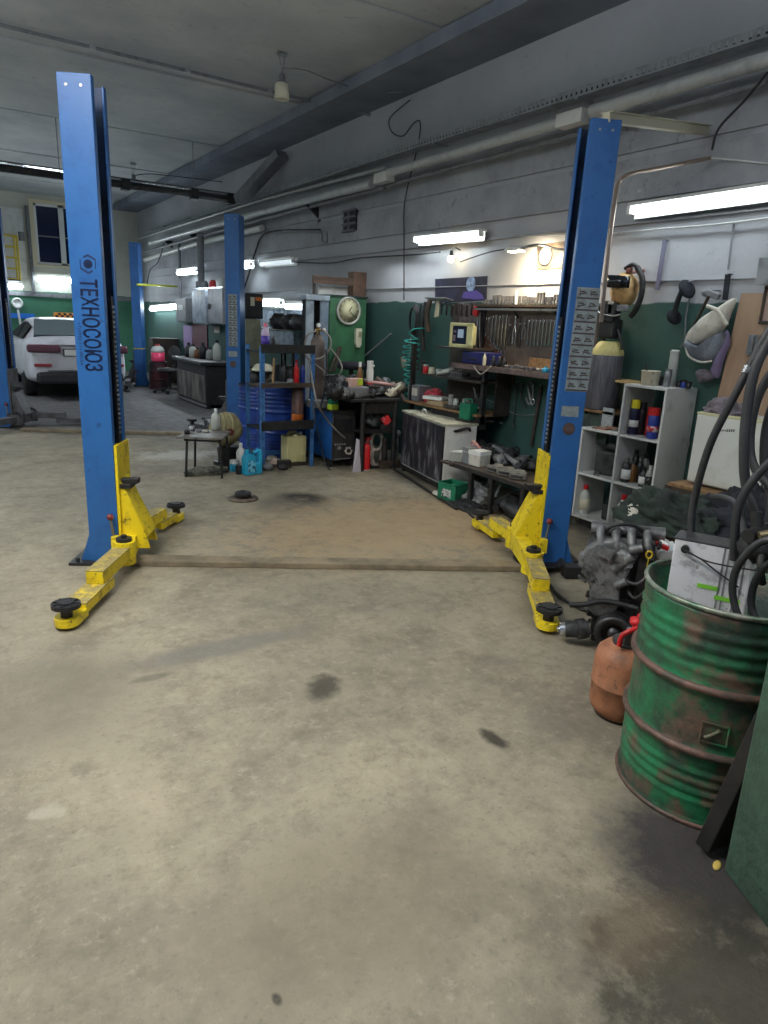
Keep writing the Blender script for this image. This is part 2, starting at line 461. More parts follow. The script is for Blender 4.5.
# back wall with a hole for the window
wx0, wx1, wz0, wz1 = 2.38, 3.95, 2.62, 4.05
wb = MB().box(XL, wx0, YB, YB + .2, 0, ZC + .2).box(wx1, WX, YB, YB + .2, 0, ZC + .2).box(wx0, wx1, YB, YB + .2, 0, wz0).box(wx0, wx1, YB, YB + .2, wz1, ZC + .2)
struct('wall_back', wb, WALLB, 'far end wall, cream above green paint', 'wall')
struct('wall_left', MB().box(XL - .2, XL, -3, YB, 0, ZC), WALLB, 'left wall of the hall', 'wall')
w = MB()
for a0, a1 in ((wx0, wx0 + .62), (wx0 + .62, wx1 - .0)):
    w.box(a0, a0 + .06, YB + .02, YB + .09, wz0, wz1).box(a1 - .06, a1, YB + .02, YB + .09, wz0, wz1)
    w.box(a0, a1, YB + .02, YB + .09, wz0, wz0 + .06).box(a0, a1, YB + .02, YB + .09, wz1 - .06, wz1)
win = struct('window_1', w, WHITEP, 'white framed double window showing the dark night', 'window')
MB().box(wx0, wx1, YB + .05, YB + .06, wz0, wz1).build('glass', mat('night_glass', lin(26, 34, 66), 0.08, 0), win)
MB().box(wx0 - .1, wx1, YB - .04, YB + .02, wz0 - .05, wz0).box(wx0 - .1, wx0, YB - .03, YB, wz0, wz1 + .08).box(wx0, wx1, YB - .03, YB, wz1, wz1 + .08).build('window_surround', mat('cream_plaster', lin(222, 212, 180), 0.7), win)
MB().box(wx0, wx1, YB + .045, YB + .055, 3.28, 3.31).build('glazing_bar', GREYP, win)

# foreground column, green paint over rough concrete
GRC = mat('green_column_paint', lin(62, 92, 74), 0.75, 0, lin(48, 64, 54), 3.5, (0.4, 0.65), 0.5, 26, c3=lin(96, 106, 88), sc3=9, th3=(0.6, 0.7))
ca, cb = P(722.5, 870, z=0), P(768, 931, z=0)
dv = (cb - ca).normalized(); nv = Vector((-dv.y, dv.x, 0))
if nv.x < 0: nv = -nv
poly = [ca, ca + dv * 0.6, ca + dv * 0.6 + nv * 0.5, ca + nv * 0.5]
if (poly[1] - poly[0]).cross(poly[2] - poly[1]).z < 0: poly = poly[::-1]
struct('trim_5', MB().prism([(p.x, p.y) for p in poly], 1.02), GRC, 'green painted concrete pier at the right edge beside the barrel', 'pier', bevel=0.012)

# strips crossing the floor between the lift posts
STRIP = mat('worn_strip_timber', lin(142, 128, 104), 0.75, 0, lin(92, 84, 70), 4, (0.4, 0.7), 0.3, 40)
def strip(p0, p1, wd, h, label):
    o = MB().bar((0, 0, h / 2), (Vector(p1) - Vector(p0)), wd, h).build('threshold_strip', STRIP, bevel=0.006, loc=p0)
    return tag(o, label, 'threshold')
s0, s1 = P(128, 563, z=0), P(528, 569, z=0)
MBs = MB().bar((0, 0, .02), Vector((s1.x - s0.x, s1.y - s0.y, .02)), .13, .04)
tag(MBs.build('threshold_strip', STRIP, bevel=.006, loc=(s0.x, s0.y, 0)), 'low timber strip across the floor between the two nearest lift posts', 'threshold')
s0, s1 = P(22, 431, z=0), P(226, 436, z=0)
MBs = MB().bar((0, 0, .02), Vector((s1.x - s0.x, s1.y - s0.y, .02)), .12, .04)
tag(MBs.build('threshold_strip', STRIP, bevel=.006, loc=(s0.x, s0.y, 0)), 'far floor strip between the second pair of lift posts', 'threshold')

# ------------------------------------------------------------------ two-post lifts
def disc(x, y, z, r, mb, mi=0):
    mb.cyl((x, y, z), (x, y, z + .022), r, r, 24, mi)
    mb.cyl((x, y, z + .022), (x, y, z + .03), r * .55, r * .55, 20, mi)
    for k in range(8):
        t = k * PI / 4
        mb.obox((x + math.cos(t) * r * .75, y + math.sin(t) * r * .75, z + .024), (r * .3, .008, .006), rotm(0, 0, k * 45), mi)
def lift_column(loc, rz, s, H, label, group, pins, pads, arms_mat, car_z=0.78, panel=None, rot_side=1):
    t = thing('car_lift', label, 'car lift', loc, rz, group)
    inv = Matrix.Rotation(-R(rz), 3, 'Z')
    def loc2(p): return inv @ (Vector(p) - Vector(loc))
    W, D, T = .185, .265, .012
    def bx(mb, x0, x1, y0, y1, z0, z1, mi=0):
        a, b = (x0, x1) if s > 0 else (-x1, -x0)
        mb.box(a, b, y0, y1, z0, z1, mi)
    post = MB()
    bx(post, 0, T, T, D - T, 0, H); bx(post, 0, W, 0, T, 0, H); bx(post, 0, W, D - T, D, 0, H)
    bx(post, W - T, W, T, .05, 0, H); bx(post, W - T, W, D - .05, D - T, 0, H)
    post.build('post', BLUE, t, bevel=.003)
    m = MB(); bx(m, -.12, W + .02, -.06, D + .06, 0, .018)
    for cx_, cy_ in ((-.07, -.03), (-.07, D + .03), (W, -.03)):
        m.cyl((cx_ * s, cy_, .018), (cx_ * s, cy_, .045), .014, n=6)
    m.build('base_plate', DARKM, t)
    for yy in (0.01, D - .02):
        m = MB(); pts = [(0, .018), (-.06, .018), (0, .2)]
        if s > 0: pts = pts
        else: pts = [(-x_, z_) for x_, z_ in pts][::-1]
        m.prism(pts, .012, (0, yy + .012, 0), rotm(90, 0, 0)).build('gusset', BLUE, t)
    for xx in (.05, .13): MB().cyl((xx * s, -.004, H - .06), (xx * s, .0, H - .06), .009, n=6).build('bolt', STEEL, t)
    m = MB(); bx(m, T, W - T - .001, D - T - .004, D - T, car_z, H); bx(m, T, T + .004, T, D - T - .004, car_z, H); bx(m, W - T - .006, W - T, .0125, .05, car_z, H)
    m.build('dark_track', mat('dark_track', lin(32, 52, 84), .5, .2, lin(26, 32, 44), 7, (.45, .65)), t)  # dark liner on the channel walls above the carriage
    m = MB()
    z = car_z + .05
    while z < car_z + .85:
        bx(m, W - .012, W - .004, D - .082, D - .064, z, z + .014); z += .030
    bx(m, W - .024, W - .012, D - .092, D - .051, car_z - .02, car_z + .9, 1)
    m.build('latch_strip', [GALV, BLK], t)
    # carriage
    m = MB()
    bx(m, .03, W + .004, .052, D - .052, .07, car_z - .02)
    bx(m, W + .002, W + .02, .004, D - .004, .07, car_z)
    for yy in (.03, D - .05):
        pts = [(W + .02, .10), (W + .19, .10), (W + .17, .19), (W + .02, .56)]
        if s < 0: pts = [(-a, b) for a, b in pts][::-1]
        m.prism(pts, .014, (0, yy + .014, 0), rotm(90, 0, 0))
    pts = [(W + .02, .55), (W + .035, .56), (W + .19, .2), (W + .17, .19)]
    vs = []
    for a, b in ((W + .02, .56), (W + .18, .19)):
        for yy in (.03, D - .036): vs.append((a * s, yy, b))
    for a, b in ((W + .02, .548), (W + .18, .178)):
        for yy in (.03, D - .036): vs.append((a * s, yy, b))
    m.add(vs, [(0, 1, 3, 2), (4, 6, 7, 5), (0, 2, 6, 4), (1, 5, 7, 3), (2, 3, 7, 6), (0, 4, 5, 1)])
    m.build('carriage', arms_mat, t, bevel=.003)
    m = MB(); bx(m, W + .02, W + .09, .02, D - .02, .50, .53); bx(m, W + .02, W + .13, .04, .10, .53, .56)
    m.build('door_bumper', BLK, t, bevel=.004)
    # yoke between the pins
    A = [loc2(p) for p in pins]; B = [loc2(p) for p in pads]
    m = MB()
    a3, b3 = Vector((A[0].x, A[0].y, .13)), Vector((A[1].x, A[1].y, .13))
    m.bar(a3, b3, .10, .12)
    for q in A: m.cyl((q.x, q.y, .055), (q.x, q.y, .20), .068, n=20)
    mid = (a3 + b3) / 2
    m.bar((W * s, D / 2, .13), (mid.x, D / 2, .13), .2, .12)
    m.build('yoke', arms_mat, t, bevel=.004)
    for q in A: MB().cyl((q.x, q.y, .20), (q.x, q.y, .222), .048, n=20).cyl((q.x, q.y, .222), (q.x, q.y, .24), .02, n=6).build('pivot_pin', DARKM, t)
    for i in (0, 1):
        a, b = Vector((A[i].x, A[i].y, 0)), Vector((B[i].x, B[i].y, 0))
        d = (b - a); Ln = d.length; d.normalize(); n_ = Vector((-d.y, d.x, 0))
        m = MB()
        def seg(l0, l1, w, z0, z1, m=m):
            m.bar(a + d * l0 + Vector((0, 0, (z0 + z1) / 2 - .004)), a + d * l1 + Vector((0, 0, (z0 + z1) / 2 - .004)), w, z1 - z0 - .008, 0)
            m.bar(a + d * l0 + Vector((0, 0, z1 - .004)), a + d * l1 + Vector((0, 0, z1 - .004)), w + .004, .008, 1)
        seg(-.03, Ln * .56, .10, .095, .175)
        seg(Ln * .40, Ln - .10, .118, .035, .095)
        # end fork round
        fk = []
        for k in range(9):
            tt = -PI / 2 + PI * k / 8
            fk.append(b + d * (math.cos(tt) * .062) + n_ * (math.sin(tt) * .062))
        q1 = b - d * .12 + n_ * .062; q0 = b - d * .12 - n_ * .062
        poly = [(p.x, p.y) for p in [q0] + fk + [q1]]
        m.prism(poly, .045, (0, 0, .018), None, 0)
        arm = m.build('arm', [arms_mat, YELW if arms_mat is YEL else arms_mat], t, bevel=.003)
        MB().cyl((b.x, b.y, .02), (b.x, b.y, .105), .03, n=16).cyl((b.x, b.y, .105), (b.x, b.y, .118), .045, n=16).build('pad_screw', DARKM, arm)
        pm = MB(); disc(b.x, b.y, .115, .072, pm); pm.build('rubber_pad', BLK, arm)
    m = MB(); bx(m, W - .03, W + .02, -.06, -.01, .10, .20); m.build('lock_box', arms_mat, t, bevel=.003)
    m = MB(); x_ = (W - .02) * s
    m.cyl((x_, -.035, .20), (x_ - .012 * s, -.035, .31), .008); m.build('lock_lever', STEEL, t)
    MB().ball((x_ - .012 * s, -.035, .325), .022).build('lever_knob', mat('dull_red_knob', lin(120, 45, 45), .5), t)
    return t
def off(o, rz, dx, dy, z=0):
    v = Matrix.Rotation(R(rz), 3, 'Z') @ Vector((dx, dy, z)); return Vector(o) + v

RZ = -28.7
o1 = P(91, 563, z=0)
L1 = lift_column(o1, RZ, 1, 2.84, 'nearest left blue lift post with big dark lettering and yellow arms', 'posts of the nearest lift',
    [P(124, 541, z=.2), P(139, 516, z=.2)], [P(66, 606, z=.12), P(176, 506, z=.12)], YEL)
o2 = P(564, 565, z=0)
R1 = lift_column(o2, RZ, -1, 2.83, 'nearest right blue lift post with a pictogram panel and yellow arms', 'posts of the nearest lift',
    [P(533, 552, z=.2), P(516, 528, z=.2)], [P(549, 611, z=.12), P(480, 514, z=.12)], YEL)
GRIME = mat('grimy_grey_arm', lin(88, 88, 92), .55, .2, lin(60, 58, 58), 9, (.45, .65), .1, 60)
o3 = Vector((0.64, 10.42, 0))
top2 = P(225, 212, z=2.8)
o3 = P(12, 428, z=0); o3 = off(o3, -31, -.185, 0)
L2 = lift_column(o3, -31, 1, 2.80, 'blue lift post cut by the left edge, grimy grey arms at its foot', 'posts of the second lift',
    [off(o3, -31, .30, -.09), off(o3, -31, .30, .36)], [off(o3, -31, 0.05, -.95), off(o3, -31, 1.05, .55)], GRIME)
o4 = Vector((3.165, 8.85, 0)); o4 = off(o4, -35, .185, 0)
R2 = lift_column(o4, -35, -1, 2.80, 'blue lift post with a pictogram panel behind the blue rack', 'posts of the second lift',
    [off(o4, -35, -.30, -.09), off(o4, -35, -.30, .36)], [off(o4, -35, -.75, .95), off(o4, -35, -.9, .75)], GRIME)
o5 = Vector((3.80, 15.9, 0))
R3 = lift_column(o5, -30, -1, 2.98, 'farthest blue lift post right of the parked car', 'posts of the farthest lift',
    [off(o5, -30, -.30, -.09), off(o5, -30, -.30, .36)], [off(o5, -30, 0.02, -1.25), off(o5, -30, -1.1, .75)], GRIME)
MB().box(-.187, .002, -.003, .268, .80, .82).build('yellow_band', YEL, R3)

# lettering and emblem on the left post (reads downwards)
INK = mat('dark_blue_ink', lin(28, 48, 92), .5)
def onpost(px, py, parent, o, rz):      # pixel -> local coords on the front face
    inv = Matrix.Rotation(-R(rz), 3, 'Z')
    n = Matrix.Rotation(R(rz), 3, 'Z') @ Vector((0, -1, 0))
    r = M3 @ Vector((px - CX, py - CY, FPX)); e = Vector((0, 0, EYE))
    t = (Vector(o) - e).dot(n) / r.dot(n)
    return inv @ (e + r * t - Vector(o))
def vtext(name, body, parent, a, b, h, m, sp=1.05, bold=0.0):
    """text running from local point a (top) down to b, letters rotated 90 degrees clockwise"""
    c = (a + b) / 2
    M = Matrix.Translation((c.x, -.0015, c.z)) @ Matrix(((0, -1, 0, 0), (0, 0, -1, 0), (-1, 0, 0, 0), (0, 0, 0, 1)))
    M = Matrix.Translation((c.x, -.0015, c.z)) @ Matrix(((0, 1, 0, 0), (0, 0, -1, 0), (-1, 0, 0, 0), (0, 0, 0, 1)))
    o = text_mesh(name, body, h, m, parent, M, .0005, sp, 1.0, bold)
    return o
a, b = onpost(88, 279, L1, o1, RZ), onpost(92, 371, L1, o1, RZ)
tx = vtext('lettering', 'ТЕХНОСОЮЗ', L1, a, b, .135, INK, 1.0)
bmx = MB(); vs_ = [v.co.copy() for v in tx.data.vertices]; fs_ = [tuple(p.vertices) for p in tx.data.polygons]
for dx_, dz_ in ((0, 0), (.003, 0), (-.003, 0), (0, .003), (0, -.003)): bmx.add([v + Vector((dx_, 0, dz_)) for v in vs_], fs_)
bpy.data.objects.remove(tx); tx = bmx.build('lettering', INK, L1)
zs = [v.co.z for v in tx.data.vertices]; k = (a.z - b.z) / (max(zs) - min(zs)); zc = (a.z + b.z) / 2
for v in tx.data.vertices: v.co.z = zc + (v.co.z - (max(zs) + min(zs)) / 2) * k
a2, b2 = onpost(79, 322, L1, o1, RZ), onpost(82, 365, L1, o1, RZ)
t2 = vtext('phone_lettering', '+7(495) 111-00-04', L1, a2, b2, .028, INK)
zs = [v.co.z for v in t2.data.vertices]; k = (a2.z - b2.z) / (max(zs) - min(zs)); zc = (a2.z + b2.z) / 2; zm = (max(zs) + min(zs)) / 2
for v in t2.data.vertices: v.co.z = zc + (v.co.z - zm) * k
e = onpost(88, 264, L1, o1, RZ)
m = MB()
ro = [(math.cos(k * PI / 3 + PI / 2), math.sin(k * PI / 3 + PI / 2)) for k in range(6)]
for k in range(6):
    p, q = ro[k], ro[(k + 1) % 6]
    if k in (0, 3):
        q = (p[0] * .45 + q[0] * .55, p[1] * .45 + q[1] * .55)
    m.bar((e.x + p[0] * .05, -.0012, e.z + p[1] * .05), (e.x + q[0] * .05, -.0012, e.z + q[1] * .05), .002, .011)
m.lathe([(.026, -.0005), (.018, -.0005)], (e.x, -.0018, e.z), 20, rot=rotm(90, 0, 0))
m.build('emblem', INK, L1)

# pictogram panels on the right posts
PAPER = mat('sticker_paper', lin(140, 150, 152), .5, 0, lin(104, 112, 114), 20, (.45, .7))
PICT = mat('sticker_ink', lin(70, 62, 60), .5, 0, lin(120, 50, 45), 30, (.62, .66))
def panel(parent, o, rz, tl, br, rows, plate, badge):
    a, b = onpost(*tl, parent, o, rz), onpost(*br, parent, o, rz)
    p = MB().box(a.x, b.x, -.002, 0, b.z, a.z).build('pictogram_panel', PAPER, parent)
    m = MB(); dz = (a.z - b.z) / rows; w = b.x - a.x
    rnd = random.Random(3)
    for i in range(rows):
        z0 = a.z - dz * (i + 1)
        m.box(a.x + .004, b.x - .004, -.003, -.002, z0 + .002, z0 + dz * .18)
        for c in (0, 1):
            x0 = a.x + w * (.06 + .48 * c); x1 = x0 + w * .40
            xm = (x0 + x1) / 2; zm = z0 + dz * .55
            m.obox((xm, -.0025, zm - dz * .08), ((x1 - x0) * .85, .001, dz * .12), rotm(0, rnd.uniform(-18, 18), 0))
            m.obox((xm, -.0025, zm + dz * .1), ((x1 - x0) * .45, .001, dz * .14), rotm(0, rnd.uniform(-10, 10), 0))
            m.obox((x0 + (x1 - x0) * .2, -.0025, zm), (.005, .001, dz * .5), rotm(0, rnd.uniform(-20, 20), 0))
    m.build('pictograms', PICT, p)
    a, b = onpost(*plate[0], parent, o, rz), onpost(*plate[1], parent, o, rz)
    pl = MB().box(a.x, b.x, -.002, 0, b.z, a.z).build('data_plate', PAPER, parent)
    c = onpost(*badge, parent, o, rz)
    bd = MB().cyl((c.x, 0, c.z), (c.x, -.003, c.z), .042, n=28).build('round_badge', mat('badge_grey', lin(96, 98, 100), .5, .2, lin(120, 70, 60), 30, (.55, .65)), parent)
    MB().lathe([(.040, 0), (.034, 0)], (c.x, -.0035, c.z), 28, rot=rotm(90, 0, 0)).box(c.x - .022, c.x + .022, -.004, -.003, c.z - .012, c.z + .008).build('badge_ring', mat('badge_red', lin(112, 92, 88), .5), bd)
panel(R1, o2, RZ, (574, 287), (585, 392), 9, ((560, 406), (576, 417)), (567, 429))
panel(R2, o4, -35, (228, 294), (237.5, 347), 10, ((228.5, 351), (237.5, 357)), (233, 364))
R1.rotation_euler = (0, R(.7), R(RZ))

# ------------------------------------------------------------------ lamps, pipes and ducts on wall and ceiling
def glow(name, c, s):
    return mat(name, c, .5, em=s)
TUBE = glow('lit_tube', (0.86, 0.97, 1.0), 26)
TUBEFAR = glow('lit_tube_far', (0.80, 0.93, 1.0), 22)
def tube_light(a, b, label, group, glowm=TUBE, w=.11, down=True, rt=.02, back=False):
    """wall batten luminaire: shallow white tray, tube below it"""
    a, b = Vector(a), Vector(b); c = (a + b) / 2
    t = thing('tube_light', label, 'lamp', c, 0, group)
    a, b = a - c, b - c; d = (b - a).normalized()
    o_ = Vector((0, 1, 0)) if back else Vector((1, 0, 0))
    gap = (YB - c.y) if back else (WX - c.x)
    MB().bar(a + o_ * .02 + Vector((0, 0, rt + .03)), b + o_ * .02 + Vector((0, 0, rt + .03)), w, .022).bar(a + o_ * (w * .5), b + o_ * (w * .5), .01, .10).build('lamp_housing', WHITE, t, bevel=.002)
    if gap > w * .5 + .01:
        for q in (.2, .8):
            p = a + (b - a) * q
            m = MB().bar(p + o_ * (w * .5), p + o_ * (gap - .001), .03, .02); m.build('mounting_arm', WHITE, t)
    MB().tube([a + d * .03, b - d * .03], rt, 12).build('tube', glowm, t)
    for q in (a, b): MB().obox(q + Vector((0, 0, .012)), (.05, .03, .055)).build('tube_holder', WHITEP, t)
    return t
tube_light(P(630, 212, X=4.72), P(792, 189, X=4.72), 'long lit fluorescent tube on the right wall above the welding helmet', 'lit fluorescent tubes', glow('lit_tube_near', (0.86, 0.97, 1.0), 11))
tube_light(P(415, 241, X=4.72), P(481, 235, X=4.72), 'lit fluorescent tube in a tray on the wall above the dark poster', 'lit fluorescent tubes')
tube_light(P(261, 264.5, X=4.75), P(293, 261.5, X=4.75), 'pale tube lamp on the wall right of the second blue post', 'lit fluorescent tubes', glow('dim_tube', (0.75, 0.85, 0.92), .75), w=.16, rt=.035)
tube_light(P(241, 266, X=4.6), P(251, 265, X=4.6), 'short bright lamp right beside the second blue post', 'lit fluorescent tubes', TUBEFAR, rt=.05)
tube_light(P(178, 273, X=4.6), P(196, 271, X=4.6), 'lit tube above the far metal wall cabinets', 'lit fluorescent tubes', TUBEFAR, rt=.045)
tube_light(P(151, 309, X=4.75), P(177, 307, X=4.75), 'glowing bar added as the glare on the green far wall beside the third post', 'lit fluorescent tubes', TUBEFAR, rt=.05)  # added glow in place of a bright reflection on the wall
tube_light(P(36, 279, Y=20.05), P(72, 281, Y=20.05), 'lit tube under the window on the far end wall', 'lit fluorescent tubes', TUBEFAR, rt=.06, back=True)
tube_light(P(6, 286, Y=20.05), P(23, 287, Y=20.05), 'lit tube under the yellow rail at the far end wall', 'lit fluorescent tubes', TUBEFAR, rt=.06, back=True)
# real light of the far tubes
area('tube_glow', (3.0, 19.7, 2.3), (R(-60), 0, 0), 1.6, .15, 40, (0.85, 0.95, 1.0))
area('tube_glow', (4.5, 13.5, 2.2), (0, R(60), 0), .15, 1.3, 40, (0.82, 0.92, 1.0))
area('tube_glow', (4.62, 7.05, 2.42), (0, R(28), 0), .12, 1.2, 11, (0.9, 0.97, 1.0))
area('tube_glow', (4.62, 3.6, 2.44), (0, R(28), 0), .12, 1.3, 6, (0.85, 0.95, 1.0))

# bulb and warm clip lamp
bp = P(451, 259, X=4.72)
t = thing('bare_bulb', 'small bare warm bulb below the tube lamp above the dark poster', 'lamp', bp)
MB().ball((0, 0, 0), .035, 16).build('bulb', glow('warm_bulb', (1.0, .72, .3), 28), t)
MB().cyl((0, 0, .03), (0, 0, .085), .018).tube([(0, 0, .085), (.05, 0, .12), (.13, .02, .1)], .006).build('lamp_socket', BLK, t)
lp = P(514, 249.5, X=4.62)
t = thing('clamp_lamp', 'small white lamp glowing warm at the wall over the tool board', 'lamp', lp)
MB().lathe([(.0, -.02), (.045, -.015), (.06, .0), (.045, .018), (0, .024)], (0, 0, 0), 20, sy=2.0).build('lamp_head', WHITEP, t)
MB().obox((.01, -.02, -.018), (.07, .16, .01)).build('lamp_lens', glow('warm_lens', (1.0, .84, .58), 26), t)
MB().tube(spline([(0, -.1, 0), (.05, -.25, .03), (.14, -.42, -.01), (.2, -.5, .0)]), .012).build('lamp_arm', STEEL, t)
area('clamp_glow', (lp.x - .04, lp.y - .22, lp.z - .04), (0, R(-38), 0), .08, .25, 16, (1.0, .80, .52))

# ceiling pendants (unlit)
def pendant(top, L, label, s=1.0, lean=None):
    t = thing('pendant_lamp', label, 'lamp', (top.x, top.y, ZC), 0, 'unlit hanging ceiling lamps')
    MB().cyl((0, 0, -.012), (0, 0, 0), .05 * s).tube([(-.03 * s, 0, -.01), (0, 0, -L * .45)], .004).tube([(.03 * s, 0, -.01), (0, 0, -L * .45)], .004).build('hanger', STEEL, t)
    MB().lathe([(.018 * s, -L * .42), (.03 * s, -L * .46), (.03 * s, -L * .58), (.05 * s, -L * .62), (.052 * s, -L * .74)], (0, 0, 0), 20).build('lamp_cap', GREYP, t)
    MB().lathe([(.052 * s, -L * .64), (.062 * s, -L * .66), (.070 * s, -L), (.055 * s, -L), (.05 * s, -L * .7)], (0, 0, 0), 24).build('lamp_shade', mat('cream_shade', lin(205, 200, 180), .5), t)
    return t
tp = P(282, 54, z=ZC)
pendant(tp, .42, 'unlit cream pendant lamp hanging from the near ceiling', 1.12)
tp2 = P(133, 164, z=ZC)
pendant(tp2, .42, 'small unlit pendant lamp far back above the ceiling heater', 1.25)
c = P(370, 92, z=ZC - .06)
tag(MB().tube(spline([(tp.x, tp.y, ZC - .13), P(305, 70, z=ZC - .1), P(330, 80, z=ZC - .1), c, P(402, 92, z=4.0)]), .006).build('lamp_cable', GREYP), 'thin cable running from the near pendant lamp to the beam', 'cable')
c = P(165, 172, z=ZC - .08)
tag(MB().tube(spline([(tp2.x, tp2.y, ZC - .2), P(150, 174, z=ZC - .15), P(190, 178, z=ZC - .15), P(222, 182, X=WX - .05)]), .008).build('lamp_cable', BLK), 'thin dark cable from the far pendant lamp to the wall', 'cable')

# conduit across the ceiling with clamps
a, b = P(-20, 20, z=ZC - .02), P(371, 116, z=ZC - .15)
a = P(-20, 20, z=ZC - .03); b = P(330, 106, z=ZC - .03); a = a + (a - b).normalized() * 4.5
t = thing('ceiling_conduit', 'thin metal conduit clamped across the near ceiling', 'pipe', (a.x, a.y, a.z))
MB().tube([(0, 0, 0), b - a], .018, 10).tube([b - a, P(371, 115, z=4.06) - a], .018, 10).build('pipe', GREYP, t)
for q in (.25, .4, .55, .66, .78, .9):
    p = (b - a) * q
    MB().bar(p + Vector((0, -.02, .005)), p + Vector((0, .02, .005)), .06, .045).build('pipe_clamp', GALV, t)

# long dark gas heater under the far ceiling
a, b = P(-12, 166, z=3.46), P(236, 200, z=3.46)
a = a + (a - b).normalized() * 3.5
d = (b - a)
t = thing('tube_heater', 'long dark radiant tube heater hanging across the hall', 'heater', a)
MB().tube([(0, 0, 0), d], .055, 14).build('tube', DARKM, t)
n_ = Vector((d.y, -d.x, 0)).normalized()
m = MB(); m.bar((n_ * -.10) + Vector((0, 0, .07)), d + (n_ * -.10) + Vector((0, 0, .07)), .14, .008)
m.bar((n_ * .10) + Vector((0, 0, .07)), d + (n_ * .10) + Vector((0, 0, .07)), .14, .008)
m.build('reflector', CHROME, t)
m = MB()
for q in (.08, .35, .62, .9):
    p = d * q; m.tube([p + Vector((0, 0, .05)), p + Vector((0, 0, ZC - 3.46))], .008, 6)
m.build('hanger', STEEL, t)
for q in (.75, .9, .985):
    p = d * q; MB().bar(p - d.normalized() * .06, p + d.normalized() * .06, .16, .16).build('joint_box', DARKM, t, bevel=.01)
# diagonal flue strut
a, b = P(240, 200, X=4.4), P(282, 154, X=4.72)
tag(MB().bar(a * 0, b - a, .22, .12).build('flue_duct', mat('dull_duct', lin(128, 130, 138), .6, 0, lin(100, 102, 110), 5, (.4, .7)), loc=a), 'slanting grey duct rising from the heater to the ceiling', 'duct')

# perforated cable tray high on the right wall
XT = 4.66
a, b = P(800, 17, X=XT), P(140, 237, X=XT)
zt = (P(512, 115, X=XT).z + P(768, 28, X=XT).z) / 2
t = thing('cable_tray', 'perforated steel cable tray high along the right wall', 'cable tray', (XT, 0, zt))
yy0, yy1 = 0.5, 19.0
MB().box(0, .13, yy0, yy1, -.035, -.030).box(-.004, 0, yy0, yy1, -.035, -.020).box(-.004, 0, yy0, yy1, .020, .035).build('tray', GALV, t)
m = MB(); y = yy0
while y < 15:
    m.box(-.004, 0, y, y + .034, -.022, .022); y += .055
m.build('slots', GALV, t)['kind'] = 'stuff'
m = MB()
for y in (2.6, 4.6, 6.6, 9, 11.5, 14): m.box(0, WX - XT - .001, y, y + .03, -.05, -.035)
m.build('bracket', GALV, t)
tag(MB().tube(spline([(XT + .05, y_, zt + .012 * math.sin(y_ * 3)) for y_ in [1 + q * .6 for q in range(28)]], 3), .014).build('power_cable', BLK), 'dark cable lying in the cable tray', 'cable')

PIPEW = mat('pale_painted_pipe', lin(190, 192, 192), .4, .1, lin(150, 152, 155), 5, (.5, .75))
def wallpipe(pts, r, label, joints=(), matl=PIPEW, nm='heating_pipe'):
    c = Vector(pts[0]); t = thing(nm, label, 'pipe', c)
    MB().tube([Vector(p) - c for p in pts], r, 14).build('pipe', matl, t)
    for q in joints:
        p = Vector(q) - c
        MB().obox(p, (r * 2.6, .28, r * 2.3)).build('joint_box', WHITE, t, bevel=.004)
    return t
XP = 4.62
wallpipe([P(382, 175, X=XP), P(566, 121, X=XP)], .045, 'pale pipe below the cable tray between the two boxes', [P(384, 178, X=XP), P(573, 119, X=XP)])
wallpipe([P(592, 112, X=XP), P(790, 53, X=XP)], .05, 'pale pipe at the upper right behind the near right post')
wallpipe([P(372, 184, X=XP), P(262, 212, X=XP), P(150, 243, X=XP)], .05, 'pale pipe running back along the wall from the left box')
wallpipe([P(385, 187, X=4.7), P(262, 219, X=4.7), P(145, 252, X=4.7)], .03, 'thinner grey pipe under the pale pipe along the wall', matl=GREYP)
wallpipe([P(385, 168, X=4.77), P(262, 200, X=4.77), P(138, 239, X=4.77)], .025, 'thin pale pipe just under the cable tray at the far side')
wallpipe([P(145, 260, X=4.76), P(200, 243, X=4.76), P(262, 228, X=4.76)], .05, 'far white pipe low under the other pipes', matl=WHITE)
wallpipe([P(300, 209, X=4.72), P(512, 152, X=4.72), P(768, 82, X=4.72)], .022, 'thin dark pipe below the pale pipes', matl=GREYP)
for i, (px, py) in enumerate(((163, 240), (186, 232), (222, 221), (305, 204))):
    q = P(px, py, X=4.62)
    t = thing('pipe_bracket', ('farthest', 'second farthest', 'third farthest', 'nearest')[i] + ' dark wall bracket under the pipes', 'bracket', q, 0, 'wall brackets under the pipes')
    MB().box(0, WX - q.x, -.02, .02, -.02, .0).add([(0, -.02, 0), (0, .02, 0), (WX - q.x, -.02, -.02), (WX - q.x, .02, -.02), (WX - q.x, -.02, -.18), (WX - q.x, .02, -.18)], [(0, 2, 4), (1, 5, 3), (0, 4, 5, 1), (0, 1, 3, 2)]).build('arm_plate', DARKM, t)
    MB().box(WX - q.x - .01, WX - q.x, -.04, .04, -.24, .04).build('wall_plate', DARKM, t)
# vertical duct and conduits down to the far cabinets
def vpipe(px, y0, y1, X, r, label, m=GREYP):
    a, b = P(px, y0, X=X), P(px, y1, X=X); b = Vector((a.x, a.y, b.z))
    return tag(MB().tube([Vector((0, 0, 0)), b - a], r, 12).build('wall_pipe', m, loc=a), label, 'pipe')
vpipe(200, 234, 288, 4.65, .07, 'wide grey vertical pipe above the far metal cabinets')
vpipe(179, 243, 300, 4.72, .03, 'thin vertical conduit above the far grey switch box')
vpipe(124, 255, 303, 4.7, .07, 'grey vertical pipe in the far corner beside the third post')
vpipe(120, 255, 303, 4.78, .05, 'second vertical pipe in the far corner, left of the wider one')

